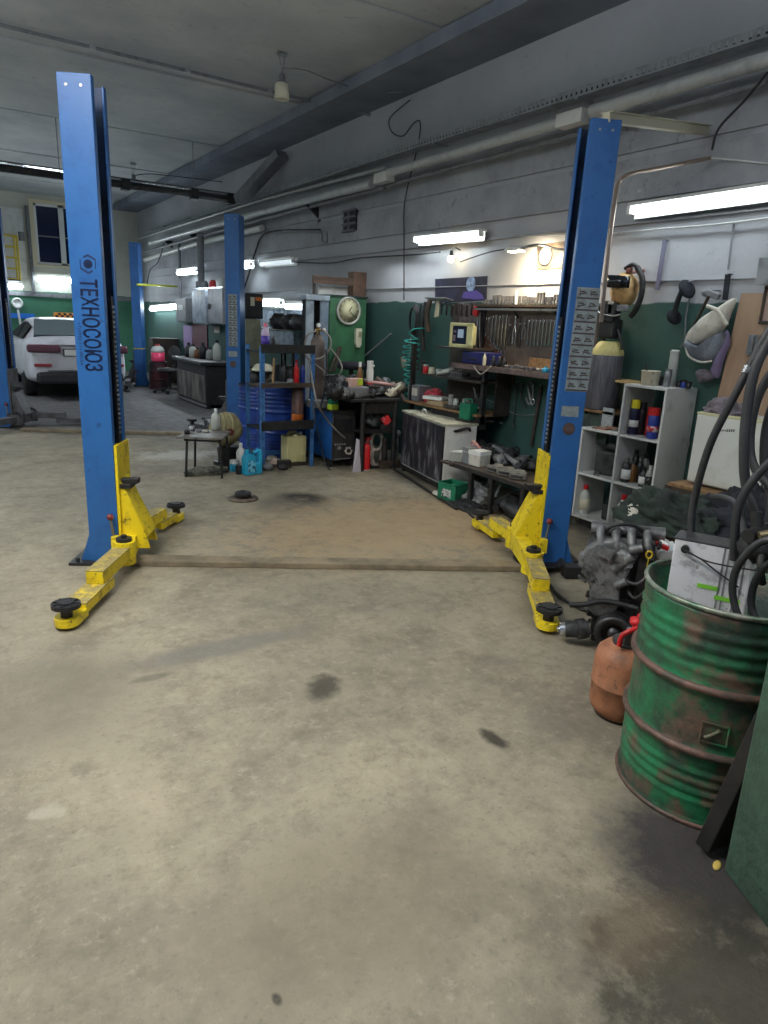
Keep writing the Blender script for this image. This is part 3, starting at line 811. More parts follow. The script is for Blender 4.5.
# angle bar and outlet at the right post top
a, b = P(606, 118, X=3.55), P(706, 131, X=4.75)
tag(MB().bar((0, 0, 0), b - a, .05, .05).bar((0, 0, .03), b - a + Vector((0, 0, .03)), .08, .006).build('angle_bar', mat('cream_angle_bar', lin(196, 190, 165), .5, .1), loc=a), 'cream steel angle bar from the right post top to the wall', 'bar')
# thin pipe going up behind the right post and across to the wall
pts = spline([P(601, 322, X=4.0), P(608, 255, X=4.0), P(615, 200, X=4.05), P(619, 182, X=4.1), P(630, 174, X=4.15), P(660, 168, X=4.4), P(710, 158, X=4.75)], 6)
tag(MB().tube([p - pts[0] for p in pts], .014, 8).build('air_pipe', mat('dull_copper_pipe', lin(170, 150, 135), .4, .6), loc=pts[0]), 'thin bent air pipe rising behind the nearest right post', 'pipe')
pts = spline([P(710, 158, X=4.75), P(735, 160, X=4.8), P(790, 166, X=4.8)], 6)
tag(MB().tube([p - pts[0] for p in pts], .006).build('wall_cable', WHITEP, loc=pts[0]), 'white cable along the wall right of the bent air pipe', 'cable')
def wcable(name, pix, X, r, label, m=BLK, n=6):
    pts = spline([P(a, b, X=X) for a, b in pix], n)
    c = pts[0]
    return tag(MB().tube([p - c for p in pts], r, 6).build(name, m, loc=c), label, 'cable')
wcable('wall_cable', [(520, 236), (600, 234), (660, 229), (720, 224), (800, 214)], 4.81, .007, 'pale sagging cable under the near tube light', PIPEW)
wcable('wall_cable', [(410, 100), (390, 118), (392, 132), (403, 136), (413, 124), (420, 122), (418, 145), (405, 200), (404, 240), (404, 300)], 4.79, .007, 'long dark cable hanging down the wall left of the tube light')
wcable('wall_cable', [(768, 72), (745, 100), (719, 128), (712, 150)], 4.6, .008, 'dark cable slanting down at the upper right corner')
wcable('wall_cable', [(240, 300), (247, 280), (256, 250), (262, 236), (275, 231), (320, 230)], 4.78, .014, 'bent dark conduit rising right of the second post')
wcable('wall_cable', [(293, 262), (330, 263), (360, 258), (410, 255), (440, 252)], 4.79, .008, 'dark cable sagging along the wall left of the bulb')
wcable('wall_cable', [(460, 262), (480, 255), (500, 250), (540, 246)], 4.79, .006, 'thin cable from the bulb to the clamp lamp')
wcable('wall_cable', [(164, 243), (158, 262), (150, 270), (147, 285)], 4.7, .012, 'dark looping cable above the third post')

# vent grille
a, b = P(345, 212, X=WX - .03), P(357, 230, X=WX - .03)
t = thing('vent_grille', 'small dark louvred vent high on the wall', 'vent', (WX - .05, (a.y + b.y) / 2, (a.z + b.z) / 2))
w_, h_ = abs(a.y - b.y), abs(a.z - b.z)
MB().box(-.0, .02, -w_ / 2, w_ / 2, -h_ / 2, h_ / 2).build('backing', mat('vent_dark', lin(30, 32, 42), .7), t)
m = MB()
for k in range(4):
    z = -h_ / 2 + h_ * k / 3
    m.obox((-.012, 0, z), (.03, w_, .022), rotm(0, 25, 0))
m.build('louvre', GREYP, t)
MB().box(-.025, .0, -.01, .01, -h_ / 2, h_ / 2).build('frame_bar', GREYP, t)
# square bracket hook left of the vent
a, b = P(275, 232, X=4.75), P(322, 231, X=4.75)
wcable('wall_conduit', [(282, 231), (318, 231), (322, 233), (322, 241), (327, 242), (327, 232)], 4.76, .012, 'short grey conduit ending in a hook below the far pipes', GREYP, 3)

# posters and pictures on the wall
def picture(corners, label, m, extra=None, X=WX - .012):
    q = [P(*c, X=X) for c in corners]
    c = (q[0] + q[2]) / 2
    mb = MB(); vs = [p - c for p in q] + [p - c + Vector((.008, 0, 0)) for p in q]
    mb.add(vs, [(0, 1, 2, 3), (7, 6, 5, 4), (0, 4, 5, 1), (1, 5, 6, 2), (2, 6, 7, 3), (3, 7, 4, 0)])
    t = thing('poster', label, 'poster', c)
    mb.build('sheet', m, t)
    if extra: extra(t, q, c)
    return t
def moon(t, q, c):
    p = P(471, 284, X=WX - .016) - c
    MB().cyl(p, p - Vector((.004, 0, 0)), .075, n=24).build('pale_disc', mat('moon_print', lin(150, 172, 205), .5, 0, lin(95, 115, 155), 12, (.45, .6)), t)
    m = MB(); pts = [P(a, b, X=WX - .018) - c for a, b in ((462, 298), (464, 292), (470, 291), (476, 290), (482, 294), (484, 299), (476, 300))]
    m.add(pts, [tuple(range(7))]); m.add([p - Vector((.003, 0, 0)) for p in pts], [tuple(range(6, -1, -1))])
    m.build('purple_shape', mat('purple_print', lin(84, 70, 150), .5), t)
picture([(435, 279), (487, 276), (486, 300), (435, 303)], 'dark blue poster with a pale moon and a purple shape', mat('night_poster', lin(44, 44, 68), .45, 0, lin(30, 30, 45), 6, (.4, .6)), moon)
def ring(t, q, c):
    p = P(545, 256, X=WX - .016) - c
    MB().lathe([(.09, 0), (.06, .002)], p, 24, rot=rotm(0, -90, 0)).build('round_print', mat('pale_print', lin(170, 172, 172), .5), t)
picture([(537, 245), (566, 241), (566, 268), (537, 270)], 'brownish picture with a pale ring beside the clamp lamp', mat('sepia_print', lin(120, 104, 84), .5, 0, lin(66, 60, 56), 9, (.4, .6)), ring)

# ------------------------------------------------------------------ right foreground
BGREEN = mat('green_barrel_paint', lin(30, 122, 78), .42, .0, lin(42, 62, 52), 4, (.36, .56), .2, 50, c3=lin(104, 82, 72), sc3=7, th3=(.51, .64))
RUST = mat('rust_hoop', lin(112, 82, 72), .55, .2, lin(70, 62, 54), 12, (.4, .6), .15, 60, c3=lin(38, 92, 66), sc3=16, th3=(.62, .7))
BR, BH = .29, .78
bc = Vector((2.25, 1.235, 0))
def drum_profile(r, h, hoops=(0.345, 0.655)):
    pr = [(r * .94, .012), (r, .012), (r + .006, .0), (r + .008, .012), (r, .022)]
    z = .022
    for z0, z1, amp, n in ((.06, hoops[0] - .06, .004, 4), (hoops[1] + .05, .96, .004, 4)):
        pass
    N = 90
    for i in range(1, N):
        q = i / N
        d = 0
        for hh in hoops: d += .012 * math.exp(-((q - hh) / .016) ** 2)
        if .08 < q < hoops[0] - .07: d += .0035 * math.sin((q - .08) / (hoops[0] - .15) * 2 * PI * 4)
        if hoops[1] + .06 < q < .95: d += .0035 * math.sin((q - hoops[1] - .06) / (.89 - hoops[1]) * 2 * PI * 4)
        pr.append((r + d, .022 + (h - .044) * q))
    return pr
t = thing('steel_drum', 'large open green steel drum with rusty hoops beside the green pier', 'barrel', bc)
pr = drum_profile(BR, BH)
m = MB(); m.lathe(pr + [(BR, BH - .02), (BR - .008, BH - .02), (BR - .008, .02), (0, .02)], n=64)
m.build('body', BGREEN, t)
m = MB()
for hh in (.345, .655):
    z = .022 + (BH - .044) * hh
    m.lathe([(BR + .004, z - .014), (BR + .018, z - .007), (BR + .018, z + .007), (BR + .004, z + .014)], n=64)
m.build('rolling_hoop', RUST, t)
MB().tube([(math.cos(k * PI / 24) * BR, math.sin(k * PI / 24) * BR, BH - .008) for k in range(48)], .009, 8, closed=True).build('rim', mat('worn_rim', lin(150, 150, 140), .4, .5, lin(60, 96, 74), 9, (.4, .6)), t)
MB().tube([(math.cos(k * PI / 24) * (BR + .004), math.sin(k * PI / 24) * (BR + .004), .008) for k in range(48)], .009, 8, closed=True).build('bottom_rim', RUST, t)
q = P(719, 710, X=2.0); dd = Vector((q.x - bc.x, q.y - bc.y, 0)).normalized()
side = Vector((-dd.y, dd.x, 0)); cc = bc + dd * (BR + .004) + Vector((0, 0, .36))
m = MB()
for a_, b_ in (((-1, -1), (1, -1)), ((1, -1), (1, 1)), ((1, 1), (-1, 1)), ((-1, 1), (-1, -1))):
    m.bar(cc + side * a_[0] * .04 + Vector((0, 0, a_[1] * .035)), cc + side * b_[0] * .04 + Vector((0, 0, b_[1] * .035)), .004, .005)
m.tube(spline([cc + side * -.025 + Vector((0, 0, -.02)), cc + Vector((0, 0, .0)) + side * .0, cc + side * .015 + Vector((0, 0, .018))]), .007)
o = m.build('stamped_mark', BGREEN, t); o.location = -bc

# white metal case standing in the drum
a, b = P(662, 537, X=2.30), P(733, 541, X=2.30)
c1_ = P(664, 590, z=.80)
rng_ = (Vector((bc.x, bc.y, 0))).length
fd = Vector((bc.x, bc.y, 0)).normalized(); sd = Vector((fd.y, -fd.x, 0))
cx_ = bc + fd * .03 - sd * .085
zt_ = zat(cx_.x, cx_.y, 541)
t = thing('metal_case', 'scuffed white metal case standing in the open green drum', 'case', (cx_.x, cx_.y, zt_), math.degrees(math.atan2(sd.y, sd.x)) - 4)
WSC = mat('scuffed_white_metal', lin(212, 212, 218), .4, .1, lin(150, 150, 158), 14, (.5, .65), c3=lin(96, 92, 96), sc3=22, th3=(.62, .7))
MB().box(-.125, .13, -.06, .06, -.30, 0).build('case_body', WSC, t, bevel=.006)
MB().box(-.130, .135, -.062, .062, -.004, .002).build('lid', DARKM, t, bevel=.003)
m = MB().cyl((-.085, -.062, -.03), (-.085, -.078, -.03), .014)
m.build('cable_knob', DARKM, t)
MB().tube(spline([(-.085, -.08, -.03), (-.02, -.085, -.052), (.05, -.085, -.056), (.15, -.09, -.05)]), .003).tube(spline([(-.085, -.08, -.035), (-.03, -.085, -.05), (.03, -.085, -.085), (.1, -.09, -.12)]), .003).build('wires', BLK, t)
m = MB()
for x_ in (.035, .05, .085, .10): m.box(x_, x_ + .006, -.0615, -.06, -.29, -.004)
m.build('grey_stripes', GREYP, t)
MB().box(-.03, .04, -.0615, -.06, -.16, -.145).box(.03, .11, -.062, -.06, -.19, -.175).build('green_mark', mat('green_print', lin(120, 190, 60), .5), t)

# black plank between drum and pier
pa, pb = P(707, 845, z=.02), P(762, 672, X=2.16)
pb = Vector((2.02, .90, .62))
a = P(712, 848, z=0); 
t_ = MB().bar((0, 0, .02), Vector((pb.x - a.x, pb.y - a.y, .62)), .13, .05, up=(0, 1, 0))
tag(t_.build('leaning_beam', mat('black_beam', lin(26, 25, 25), .6, 0, lin(44, 40, 38), 6, (.45, .65), .1, 50), loc=(a.x, a.y, 0), bevel=.004), 'blackened bar leaning between the green drum and the green pier', 'bar')

# propane bottle
tc_ = P(640, 702, z=0)
tc_ = Vector((2.355, 1.70, 0)); 
ORG = mat('orange_rust_paint', lin(158, 104, 74), .6, .0, lin(120, 80, 58), 9, (.45, .62), .15, 60, c3=lin(84, 62, 50), sc3=24, th3=(.58, .68))
t = thing('gas_bottle', 'squat rusty orange gas bottle with red fittings left of the green drum', 'gas bottle', tc_)
rr, hh = .13, .33
pr = [(.0, .012), (rr * .8, .012), (rr * .96, .04), (rr, .07), (rr, .148), (rr + .003, .152), (rr + .003, .158), (rr, .162), (rr, hh - .07), (rr * .93, hh - .035), (rr * .72, hh - .008), (rr * .4, hh + .008), (0, hh + .012)]
MB().lathe(pr, n=40).build('tank', ORG, t)
MB().lathe([(rr * .72, 0), (rr * .78, 0), (rr * .78, .03), (rr * .72, .03)], n=32).build('foot_ring', DARKM, t)
m = MB(); 
m.lathe([(.062, hh - .01), (.066, hh - .01), (.066, hh + .02), (.062, hh + .02)], n=28)
m.build('neck_ring', DARKM, t)
m = MB()
for s0, s1 in ((200, 320),):
    pts = [(math.cos(R(q)) * .06, math.sin(R(q)) * .06, 0) for q in range(s0, s1 + 1, 10)]
    for i in range(len(pts) - 1):
        a, b = Vector(pts[i]), Vector(pts[i + 1])
        m.bar(a + Vector((0, 0, hh + .045)), b + Vector((0, 0, hh + .045)), .005, .07)
m.build('valve_guard', DARKM, t)
m = MB().cyl((0, 0, hh), (0, 0, hh + .07), .016).cyl((-.01, 0, hh + .045), (-.055, 0, hh + .05), .012).cyl((.01, 0, hh + .045), (.05, .01, hh + .045), .01)
m.build('valve', STEEL, t)
m = MB().tube(spline([(-.085, -.02, hh + .02), (-.088, -.03, hh + .07), (-.05, -.055, hh + .10), (.01, -.06, hh + .10), (.05, -.04, hh + .09), (.06, 0, hh + .09)]), .011)
m.build('carry_handle', RED, t)
MB().lathe([(.0, hh + .09), (.028, hh + .09), (.03, hh + .1), (.028, hh + .115), (0, hh + .115)], (.02, -.01, 0), 10).build('handwheel', RED, t)
q0 = P(624, 690, X=2.28)
MB().obox((-.02, -rr - .001, .15), (.001, .001, .001)).build('plate_edge', DARKM, t)
fdir = Vector((-tc_.x, -tc_.y, 0)).normalized(); sdir = Vector((-fdir.y, fdir.x, 0))
m = MB(); c0 = fdir * (rr - .001) + sdir * .045 + Vector((0, 0, .19))
m.obox(c0, (.004, .05, .055), Euler((0, 0, math.atan2((fdir + sdir * .35).y, (fdir + sdir * .35).x))).to_matrix())
m.build('data_plate', ORG, t, bevel=.002)
# second red bottle neck behind
t = thing('fire_extinguisher', 'small red extinguisher neck peeping out behind the orange gas bottle', 'extinguisher', (2.60, 1.80, 0))
MB().lathe([(0, 0), (.055, 0), (.058, .02), (.058, .33), (.04, .37), (.018, .39), (.018, .42), (0, .42)], n=24).build('cylinder', RED, t)
MB().tube(spline([(0, 0, .42), (-.03, -.02, .47), (-.08, -.03, .47)]), .008).tube(spline([(0, 0, .43), (.03, 0, .47), (.06, .01, .44), (.07, 0, .36)]), .007).cyl((0, 0, .40), (0, 0, .45), .016).build('trigger', STEEL, t)

# engine standing behind the bottle
CAST = mat('cast_aluminium', lin(128, 130, 132), .5, .4, lin(70, 70, 70), 9, (.42, .64), .25, 45, c3=lin(40, 38, 38), sc3=20, th3=(.58, .7))
CASTD = mat('dark_casting', lin(72, 73, 75), .55, .35, lin(40, 40, 41), 10, (.42, .62), .25, 45)
ec = Vector((2.95, 2.26, 0))
ang = math.degrees(math.atan2(ec.y, ec.x)) - 90
t = thing('car_engine', 'greasy grey car engine standing on the floor behind the orange bottle', 'engine', ec, ang)
rnd = random.Random(11)
m = MB(); m.obox((.03, .05, .27), (.30, .34, .26)).obox((.03, .06, .1), (.26, .3, .16))
m.obox((.0, .05, .44), (.34, .34, .12), rotm(0, -6, 0))
for k in range(5): m.obox((-.12 + .06 * k, -.125, .27), (.012, .03, .24))
for k in range(3): m.obox((.02, -.13, .18 + .09 * k), (.28, .02, .012))
m.build('engine_block', CASTD, t, bevel=.012)
m = MB()
pts = [(-.17, .40), (-.19, .46), (-.17, .53), (-.11, .58), (-.03, .60), (.04, .57), (.07, .50), (.05, .42), (.02, .35), (.03, .25), (.0, .19), (-.08, .17), (-.13, .22), (-.12, .32)]
m.prism(pts[::-1], .05, (0, -.14, 0), rotm(90, 0, 0))
m.build('timing_cover', CAST, t, bevel=.012)
m = MB()
for k in range(5):
    q = PI * (.95 + k * .13)
    x_, z_ = -.06 + math.cos(-q) * .125, .47 + math.sin(-q) * -.10
    m.cyl((x_, -.20, z_), (x_, -.13, z_), .014, n=8)
for k in range(6):
    m.obox((-.165 + .012 * k, -.195, .37 + .028 * k), (.05, .02, .012), rotm(0, 35, 0))
m.build('cover_bosses', CAST, t)
m = MB()
for k in range(4):
    x_ = -.10 + .075 * k
    m.tube(spline([(x_, -.05, .60), (x_ - .01, -.12, .63), (x_, -.17, .58), (x_ + .02, -.17, .52)]), .022, 10)
m.cyl((-.16, -.06, .61), (.20, -.04, .62), .035, n=14)
m.build('intake_runner', CAST, t)
m = MB(); m.ball((.02, -.18, .50), .055, 12, sc=(1, .6, 1.1), amp=.25, seed=2)
m.cyl((-.02, -.18, .44), (.06, -.19, .53), .028, n=12).cyl((.04, -.2, .56), (.10, -.2, .58), .022, n=12).obox((-.07, -.20, .53), (.07, .04, .05), rotm(0, 20, 0))
m.cyl((.0, -.2, .36), (.05, -.21, .40), .02, n=10)
m.build('throttle_body', CAST, t, bevel=.004)
m = MB(); m.box(.09, .16, -.17, -.12, .28, .60); m.build('belt_cover', BLK, t, bevel=.008)
m = MB(); m.cyl((.02, -.24, .13), (.02, -.17, .13), .092, n=32)
m.lathe([(.094, 0), (.094, .015), (.080, .02), (.094, .025), (.094, .04), (.06, .045), (.06, .01), (.03, .01), (.03, .05), (0, .05)], (.02, -.24, .13), 32, rot=rotm(90, 0, 0))
m.build('crank_pulley', mat('pulley_steel', lin(62, 62, 64), .4, .6, lin(40, 38, 38), 14, (.45, .65)), t)
m = MB(); m.cyl((-.22, -.21, .085), (-.10, -.19, .10), .045, n=18).cyl((-.16, -.205, .093), (-.12, -.19, .10), .054, n=18)
m.build('starter_motor', CASTD, t)
MB().cyl((-.245, -.215, .08), (-.215, -.21, .085), .036, n=18).cyl((-.26, -.218, .078), (-.24, -.213, .08), .016, n=12).build('starter_nose', CHROME, t)
m = MB().tube(spline([(-.21, -.24, .235), (-.14, -.23, .245), (-.06, -.21, .27), (.02, -.20, .27), (.12, -.2, .26)]), .015, 10)
m.build('coolant_hose', BLK, t)
m = MB().tube(spline([(.03, -.19, .40), (.09, -.21, .39), (.13, -.2, .42), (.17, -.18, .5)]), .012).tube(spline([(.06, -.18, .34), (.1, -.22, .32), (.15, -.22, .38), (.2, -.15, .45)]), .009).tube(spline([(-.1, -.12, .6), (-.05, -.15, .66), (.05, -.1, .66), (.15, -.08, .6)]), .009)
m.build('pipes', DARKM, t)
m = MB().tube([(math.cos(q * PI / 8) * .014 + .135, -.20, math.sin(q * PI / 8) * .018 + .55) for q in range(16)], .005, 6, closed=True).tube([(.135, -.2, .532), (.128, -.19, .40)], .003, 6)
m.build('dipstick', mat('dipstick_yellow', lin(190, 165, 40), .4), t)
m = MB()
for k in range(26):
    x_, z_ = rnd.uniform(-.16, .18), rnd.uniform(.12, .6)
    m.cyl((x_, -.16 - rnd.uniform(0, .03), z_), (x_, -.13, z_), rnd.uniform(.007, .012), n=6)
m.build('bolt', DARKM, t)
MB().obox((.22, .02, .52), (.10, .12, .05), rotm(8, -12, 10)).obox((.20, -.05, .58), (.05, .06, .03), rotm(10, 20, 0)).build('ignition_part', WHITEP, t, bevel=.01)
MB().obox((.19, -.10, .575), (.07, .03, .02), rotm(0, 15, 0)).build('red_clip', RED, t)
for sx_ in (-1, 1): MB().box(sx_ * .1 + .03 - .02, sx_ * .1 + .03 + .02, -.10, .2, 0, .03).build('foot', CASTD, t)

# black box section on the floor at the right post foot
a = P(577, 578, z=0)
t = MB().box(-.10, .12, -.045, .045, 0, .085)
o = t.build('rubber_block', BLK, loc=(P(577, 577, z=0).x, P(577, 577, z=0).y, 0), rz=-26, bevel=.006)
tag(o, 'black rubber block on the floor at the foot of the nearest right post', 'block')
c = P(538, 566, z=0)
t = thing('drain_pan', 'round black drain pan lying under the right lift arm', 'pan', (c.x, c.y, 0))
MB().lathe([(.0, .01), (.13, .01), (.165, .05), (.18, .052), (.18, .046), (.168, .043), (.135, .0), (0, 0)], n=36).build('pan', BLK, t)
def floorhose(name, pix, r, label, m=BLK, zz=None):
    pts = spline([P(a, b, z=zz or r) for a, b in pix], 8); c = pts[0].copy(); c.z = 0
    return tag(MB().tube([p - c for p in pts], r, 8).build(name, m, loc=c), label, 'hose')
floorhose('rubber_hose', [(550, 585), (556, 593), (568, 602), (585, 610), (606, 613)], .011, 'black rubber hose on the floor from the right lift arm towards the engine')
floorhose('rubber_hose', [(430, 480), (443, 492), (456, 502), (468, 512), (476, 520)], .012, 'thin black hose along the floor past the green basket')

# stepped white cube shelf
SXF = 4.45
yr0 = P(649, 388, X=SXF).y
s_ = SXF / 4.671
ya, ym, yb_ = 3.381 * s_ - .0, 3.757 * s_, 4.135 * s_
zb = EYE + (0.0 - EYE) * s_
z1, z2, z3 = EYE + (.395 - EYE) * s_, EYE + (.79 - EYE) * s_, EYE + (1.187 - EYE) * s_
D_ = .36; T_ = .018
t = thing('cube_shelf', 'white stepped cube shelf unit against the green wall', 'shelf', (SXF, ya, 0))
yA, yM, yB_ = 0, ym - ya, yb_ - ya
pn = lambda nm, *b: MB().box(*b).build(nm, LAMI, t, bevel=.0015)
pn('side_panel', 0, D_, yA - T_, yA, zb, z3)
pn('side_panel', 0, D_, yB_, yB_ + T_, zb, z2)
pn('divider', 0, D_, yM - T_ / 2, yM + T_ / 2, zb, z3)
pn('top_panel', 0, D_, yA - T_, yM + T_ / 2, z3, z3 + T_)
pn('shelf_board', 0, D_, yA, yB_ + T_, z2 - T_ / 2, z2 + T_ / 2)
pn('shelf_board', 0, D_, yA, yB_, z1 - T_ / 2, z1 + T_ / 2)
pn('shelf_board', 0, D_, yA, yB_, zb, zb + T_)
MB().box(.06, D_ - .04, yA + .02, yB_ - .02, 0, zb).build('plinth', CASTD, t)
zB = zb + T_
def bottle(x, y, z, r, h, body, capm, label, cat='bottle', capr=.4, caph=.14, group=None, lab=None, sx=1, sy=1, name='bottle', shoulder=.72):
    t = thing(name, label, cat, (x, y, z), 0, group)
    hb = h * (1 - caph)
    MB().lathe([(0, 0), (r * .9, 0), (r, .006), (r, hb * shoulder), (r * .8, hb * (shoulder + .12)), (r * capr * 1.0, hb * .97), (r * capr, hb)], n=20, sx=sx, sy=sy).build('body', body, t)
    MB().cyl((0, 0, hb - .002), (0, 0, h), r * capr * 1.15, n=14).build('cap', capm, t)
    if lab: MB().lathe([(r * 1.012, h * .14), (r * 1.012, hb * shoulder * .88)], n=20, sx=sx, sy=sy).build('label', lab, t)
    return t
def spray(x, y, z, r, h, body, capm, label, group=None, band=None):
    t = thing('spray_can', label, 'spray can', (x, y, z), 0, group)
    hb = h * .76
    MB().lathe([(0, .004), (r * .93, 0), (r, .006), (r, hb * .94), (r * .9, hb), (r * .82, hb + .004), (0, hb + .01)], n=22).build('can', body, t)
    MB().cyl((0, 0, hb), (0, 0, h), r * .9, n=20).build('cap', capm, t)
    if band: MB().lathe([(r * 1.015, hb * .3), (r * 1.015, hb * .55)], n=22).build('label', band, t)
    return t
NAVY = mat('navy_can', lin(30, 34, 66), .35, .2)
MAT_ = {k: mat('plastic_' + k, lin(*v), .35) for k, v in dict(yellow=(215, 200, 40), redwhite=(190, 90, 90), clear=(150, 152, 150), dark=(34, 34, 38), amber=(120, 80, 40), cream=(205, 200, 176), teal=(30, 150, 190), purple=(70, 50, 150), pink=(225, 120, 140), green=(30, 130, 90), blue=(40, 60, 150), milky=(185, 188, 182), lime=(190, 215, 60), orange=(205, 110, 40)).items()}
# top-right compartment
def inS(px, py, zt, back=.10): # point standing on a shelf at height zt
    v = P(px, py, z=zt); return v.x, v.y
zs1, zs2, zs3, zs0 = z1 + T_ / 2, z2 + T_ / 2, z3 + T_, zB
x_ = SXF + .09
def yat(px, py, X): return P(px, py, X=X).y
spray(x_, yat(634, 420, x_), zs2, .036, .30 * .9, NAVY, MAT_['yellow'], 'dark spray can with yellow cap in the top compartment of the white shelf', band=WHITEP)
spray(x_ + .06, yat(641, 420, x_ + .06), zs2, .034, .25, MAT_['dark'], MAT_['dark'], 'black spray can behind the yellow-capped can on the white shelf')
spray(x_ + .08, yat(651, 420, x_ + .08), zs2, .035, .22, RED, RED, 'red spray can at the back of the top compartment of the white shelf')
spray(x_ - .02, yat(654, 420, x_ - .02), zs2, .042, .23, mat('blue_tin', lin(44, 62, 150), .35), RED, 'red white and blue aerosol at the right of the top compartment', band=mat('red_band', lin(205, 60, 66), .4, 0, lin(225, 215, 215), 30, (.5, .56)))
# middle right compartment
for i, (px, r, h, b, c, lb, lab) in enumerate(((625, .036, .19, 'dark', STEEL, WHITEP, 'brown-black bottle with pale label, leftmost in the middle compartment'),
        (631, .04, .17, 'amber', STEEL, None, 'amber bottle second from left in the middle compartment'),
        (638, .03, .20, 'dark', STEEL, None, 'slim black bottle with silver cap in the middle compartment'),
        (643, .034, .15, 'dark', MAT_['dark'], WHITEP, 'short black bottle with white label in the middle compartment'),
        (649, .03, .18, 'clear', MAT_['milky'], MAT_['dark'], 'white bottle with dark label, rightmost in the middle compartment'))):
    X_ = SXF + (.07, .12, .16, .06, .04)[i]
    bottle(X_, yat(px, 480, X_), zs1, r, h, MAT_[b], c, lab, lab=lb)
bottle(SXF + .22, yat(634, 460, SXF + .2), zs1, .035, .24, MAT_['dark'], MAT_['dark'], 'tall black bottle at the back of the middle compartment')
bottle(SXF + .24, yat(646, 460, SXF + .24), zs1, .035, .22, MAT_['clear'], MAT_['dark'], 'tall grey bottle at the back right of the middle compartment')
bottle(SXF + .10, yat(584, 505, SXF + .1), zs0, .045, .25, MAT_['milky'], RED, 'milky bottle with red cap in the lower left compartment', lab=MAT_['cream'])
bottle(SXF + .05, yat(621, 520, SXF + .05), zs0, .045, .27, WHITEP, RED, 'white bottle with red cap in the lower right compartment', lab=WHITEP)
for k in range(2):
    X_ = SXF + .02 + .03 * k
    o = MB().cyl((0, 0, 0), (0, 0, .03), .012, n=6).cyl((0, 0, .03), (0, 0, .034), .008, n=8).build('steel_nut', STEEL, loc=(SXF + .03, yat(595 + 3 * k, 472, SXF + .03), zs1))
    tag(o, ('left', 'right')[k] + ' of two small steel nuts on the front edge of the left middle compartment', 'nut')
tag(MB().obox((0, 0, .10), (.22, .2, .2), rotm(0, 0, 12)).obox((0, -.02, .23), (.12, .1, .06)).build('dark_casing', CASTD, loc=(SXF + .2, yM + ya + .19, zs1), bevel=.02), 'dark machine casing at the back of the left middle compartment', 'casing')
tag(MB().obox((0, 0, .07), (.16, .14, .14), rotm(0, 0, 20)).cyl((-.02, -.07, .08), (-.02, -.02, .09), .05).build('dark_part', CASTD, loc=(SXF + .18, yM + ya + .10, zs0), bevel=.02), 'dark car part in the lower left compartment behind the milky bottle', 'car part')
# things on top of the shelf
X_ = SXF + .14
yq = yat(649, 387, X_)
t = thing('paint_tub', 'speckled cream plastic tub on top of the white shelf', 'tub', (SXF + .12, yat(649, 388, SXF + .12), zs3))
MB().lathe([(0, .0), (.062, 0), (.07, .10), (.072, .10), (.072, .108), (.066, .108), (.058, .02), (0, .02)], n=28).build('tub', mat('speckled_cream', lin(208, 200, 178), .5, 0, lin(120, 60, 45), 38, (.6, .66), c3=lin(90, 84, 70), sc3=22, th3=(.62, .68)), t)
MB().tube([(-.03, .0, .03), (-.045, .02, .16)], .006).build('brush', WOODD, t)
bottle(SXF + .12, yat(666, 389, SXF + .12), zs3, .026, .13, STEEL, STEEL, 'steel cylinder standing right of the cream tub on the shelf', cat='canister', capr=.9, caph=.08, shoulder=.95)
bottle(SXF + .24, yat(670, 387, SXF + .24), zs3, .034, .26, MAT_['milky'], MAT_['milky'], 'tall pale roll standing behind the steel cylinder on the shelf', cat='roll', capr=.95, caph=.05, shoulder=.97)
bottle(SXF + .2, yat(659, 386, SXF + .2), zs3, .035, .07, MAT_['dark'], MAT_['dark'], 'small dark jar behind the cream tub', cat='jar', capr=.9, caph=.2, shoulder=.9)
for k in range(3):
    bottle(SXF + .22, yat(678 + 5 * k, 389, SXF + .22), zs3, .02, .05 + .01 * (k % 2), (MAT_['dark'], MAT_['blue'], MAT_['dark'])[k], MAT_['dark'], ('black tiny jar beside the tall roll', 'blue tiny jar between two black ones on the shelf', 'black tiny jar at the right end of the shelf top')[k], cat='jar', capr=.9, caph=.25, shoulder=.9)
# on the lower step
t = MB().box(-.0, .012, -.055, .055, 0, .17).build('paper_card', mat('ruled_card', lin(170, 176, 178), .6, 0, lin(120, 125, 130), 30, (.5, .6), stretch=(1, 1, 5)), loc=(SXF + .10, yat(606, 428, SXF + .1), zs2))
tag(t, 'pale ruled card propped on the lower step of the white shelf', 'card')
tag(MB().obox((0, 0, .006), (.16, .12, .012), rotm(0, 0, 15)).obox((.0, -.09, .02), (.03, .10, .02), rotm(0, 10, 30)).build('orange_handled_tool', mat('faded_orange', lin(150, 105, 85), .6, 0, lin(90, 84, 76), 12, (.45, .6)), loc=(SXF + .10, yat(603, 431, SXF + .1), zs2)), 'flat tool with faded orange handle on the lower step', 'tool')
tag(MB().box(0, .25, -.008, .012, 0, .30).build('grey_board', GREYP, loc=(SXF + .08, ym + .045, zs2)), 'narrow grey board standing beside the upper column of the shelf', 'board')

q = P(717, 866, z=0)
tag(MB().ball((0, 0, .003), .018, 10, sc=(1.5, .7, .18)).build('dry_leaf', mat('yellow_leaf', lin(190, 165, 80), .7), loc=(q.x, q.y, 0), rz=20), 'small yellow dry leaf on the floor at the foot of the green pier', 'leaf')

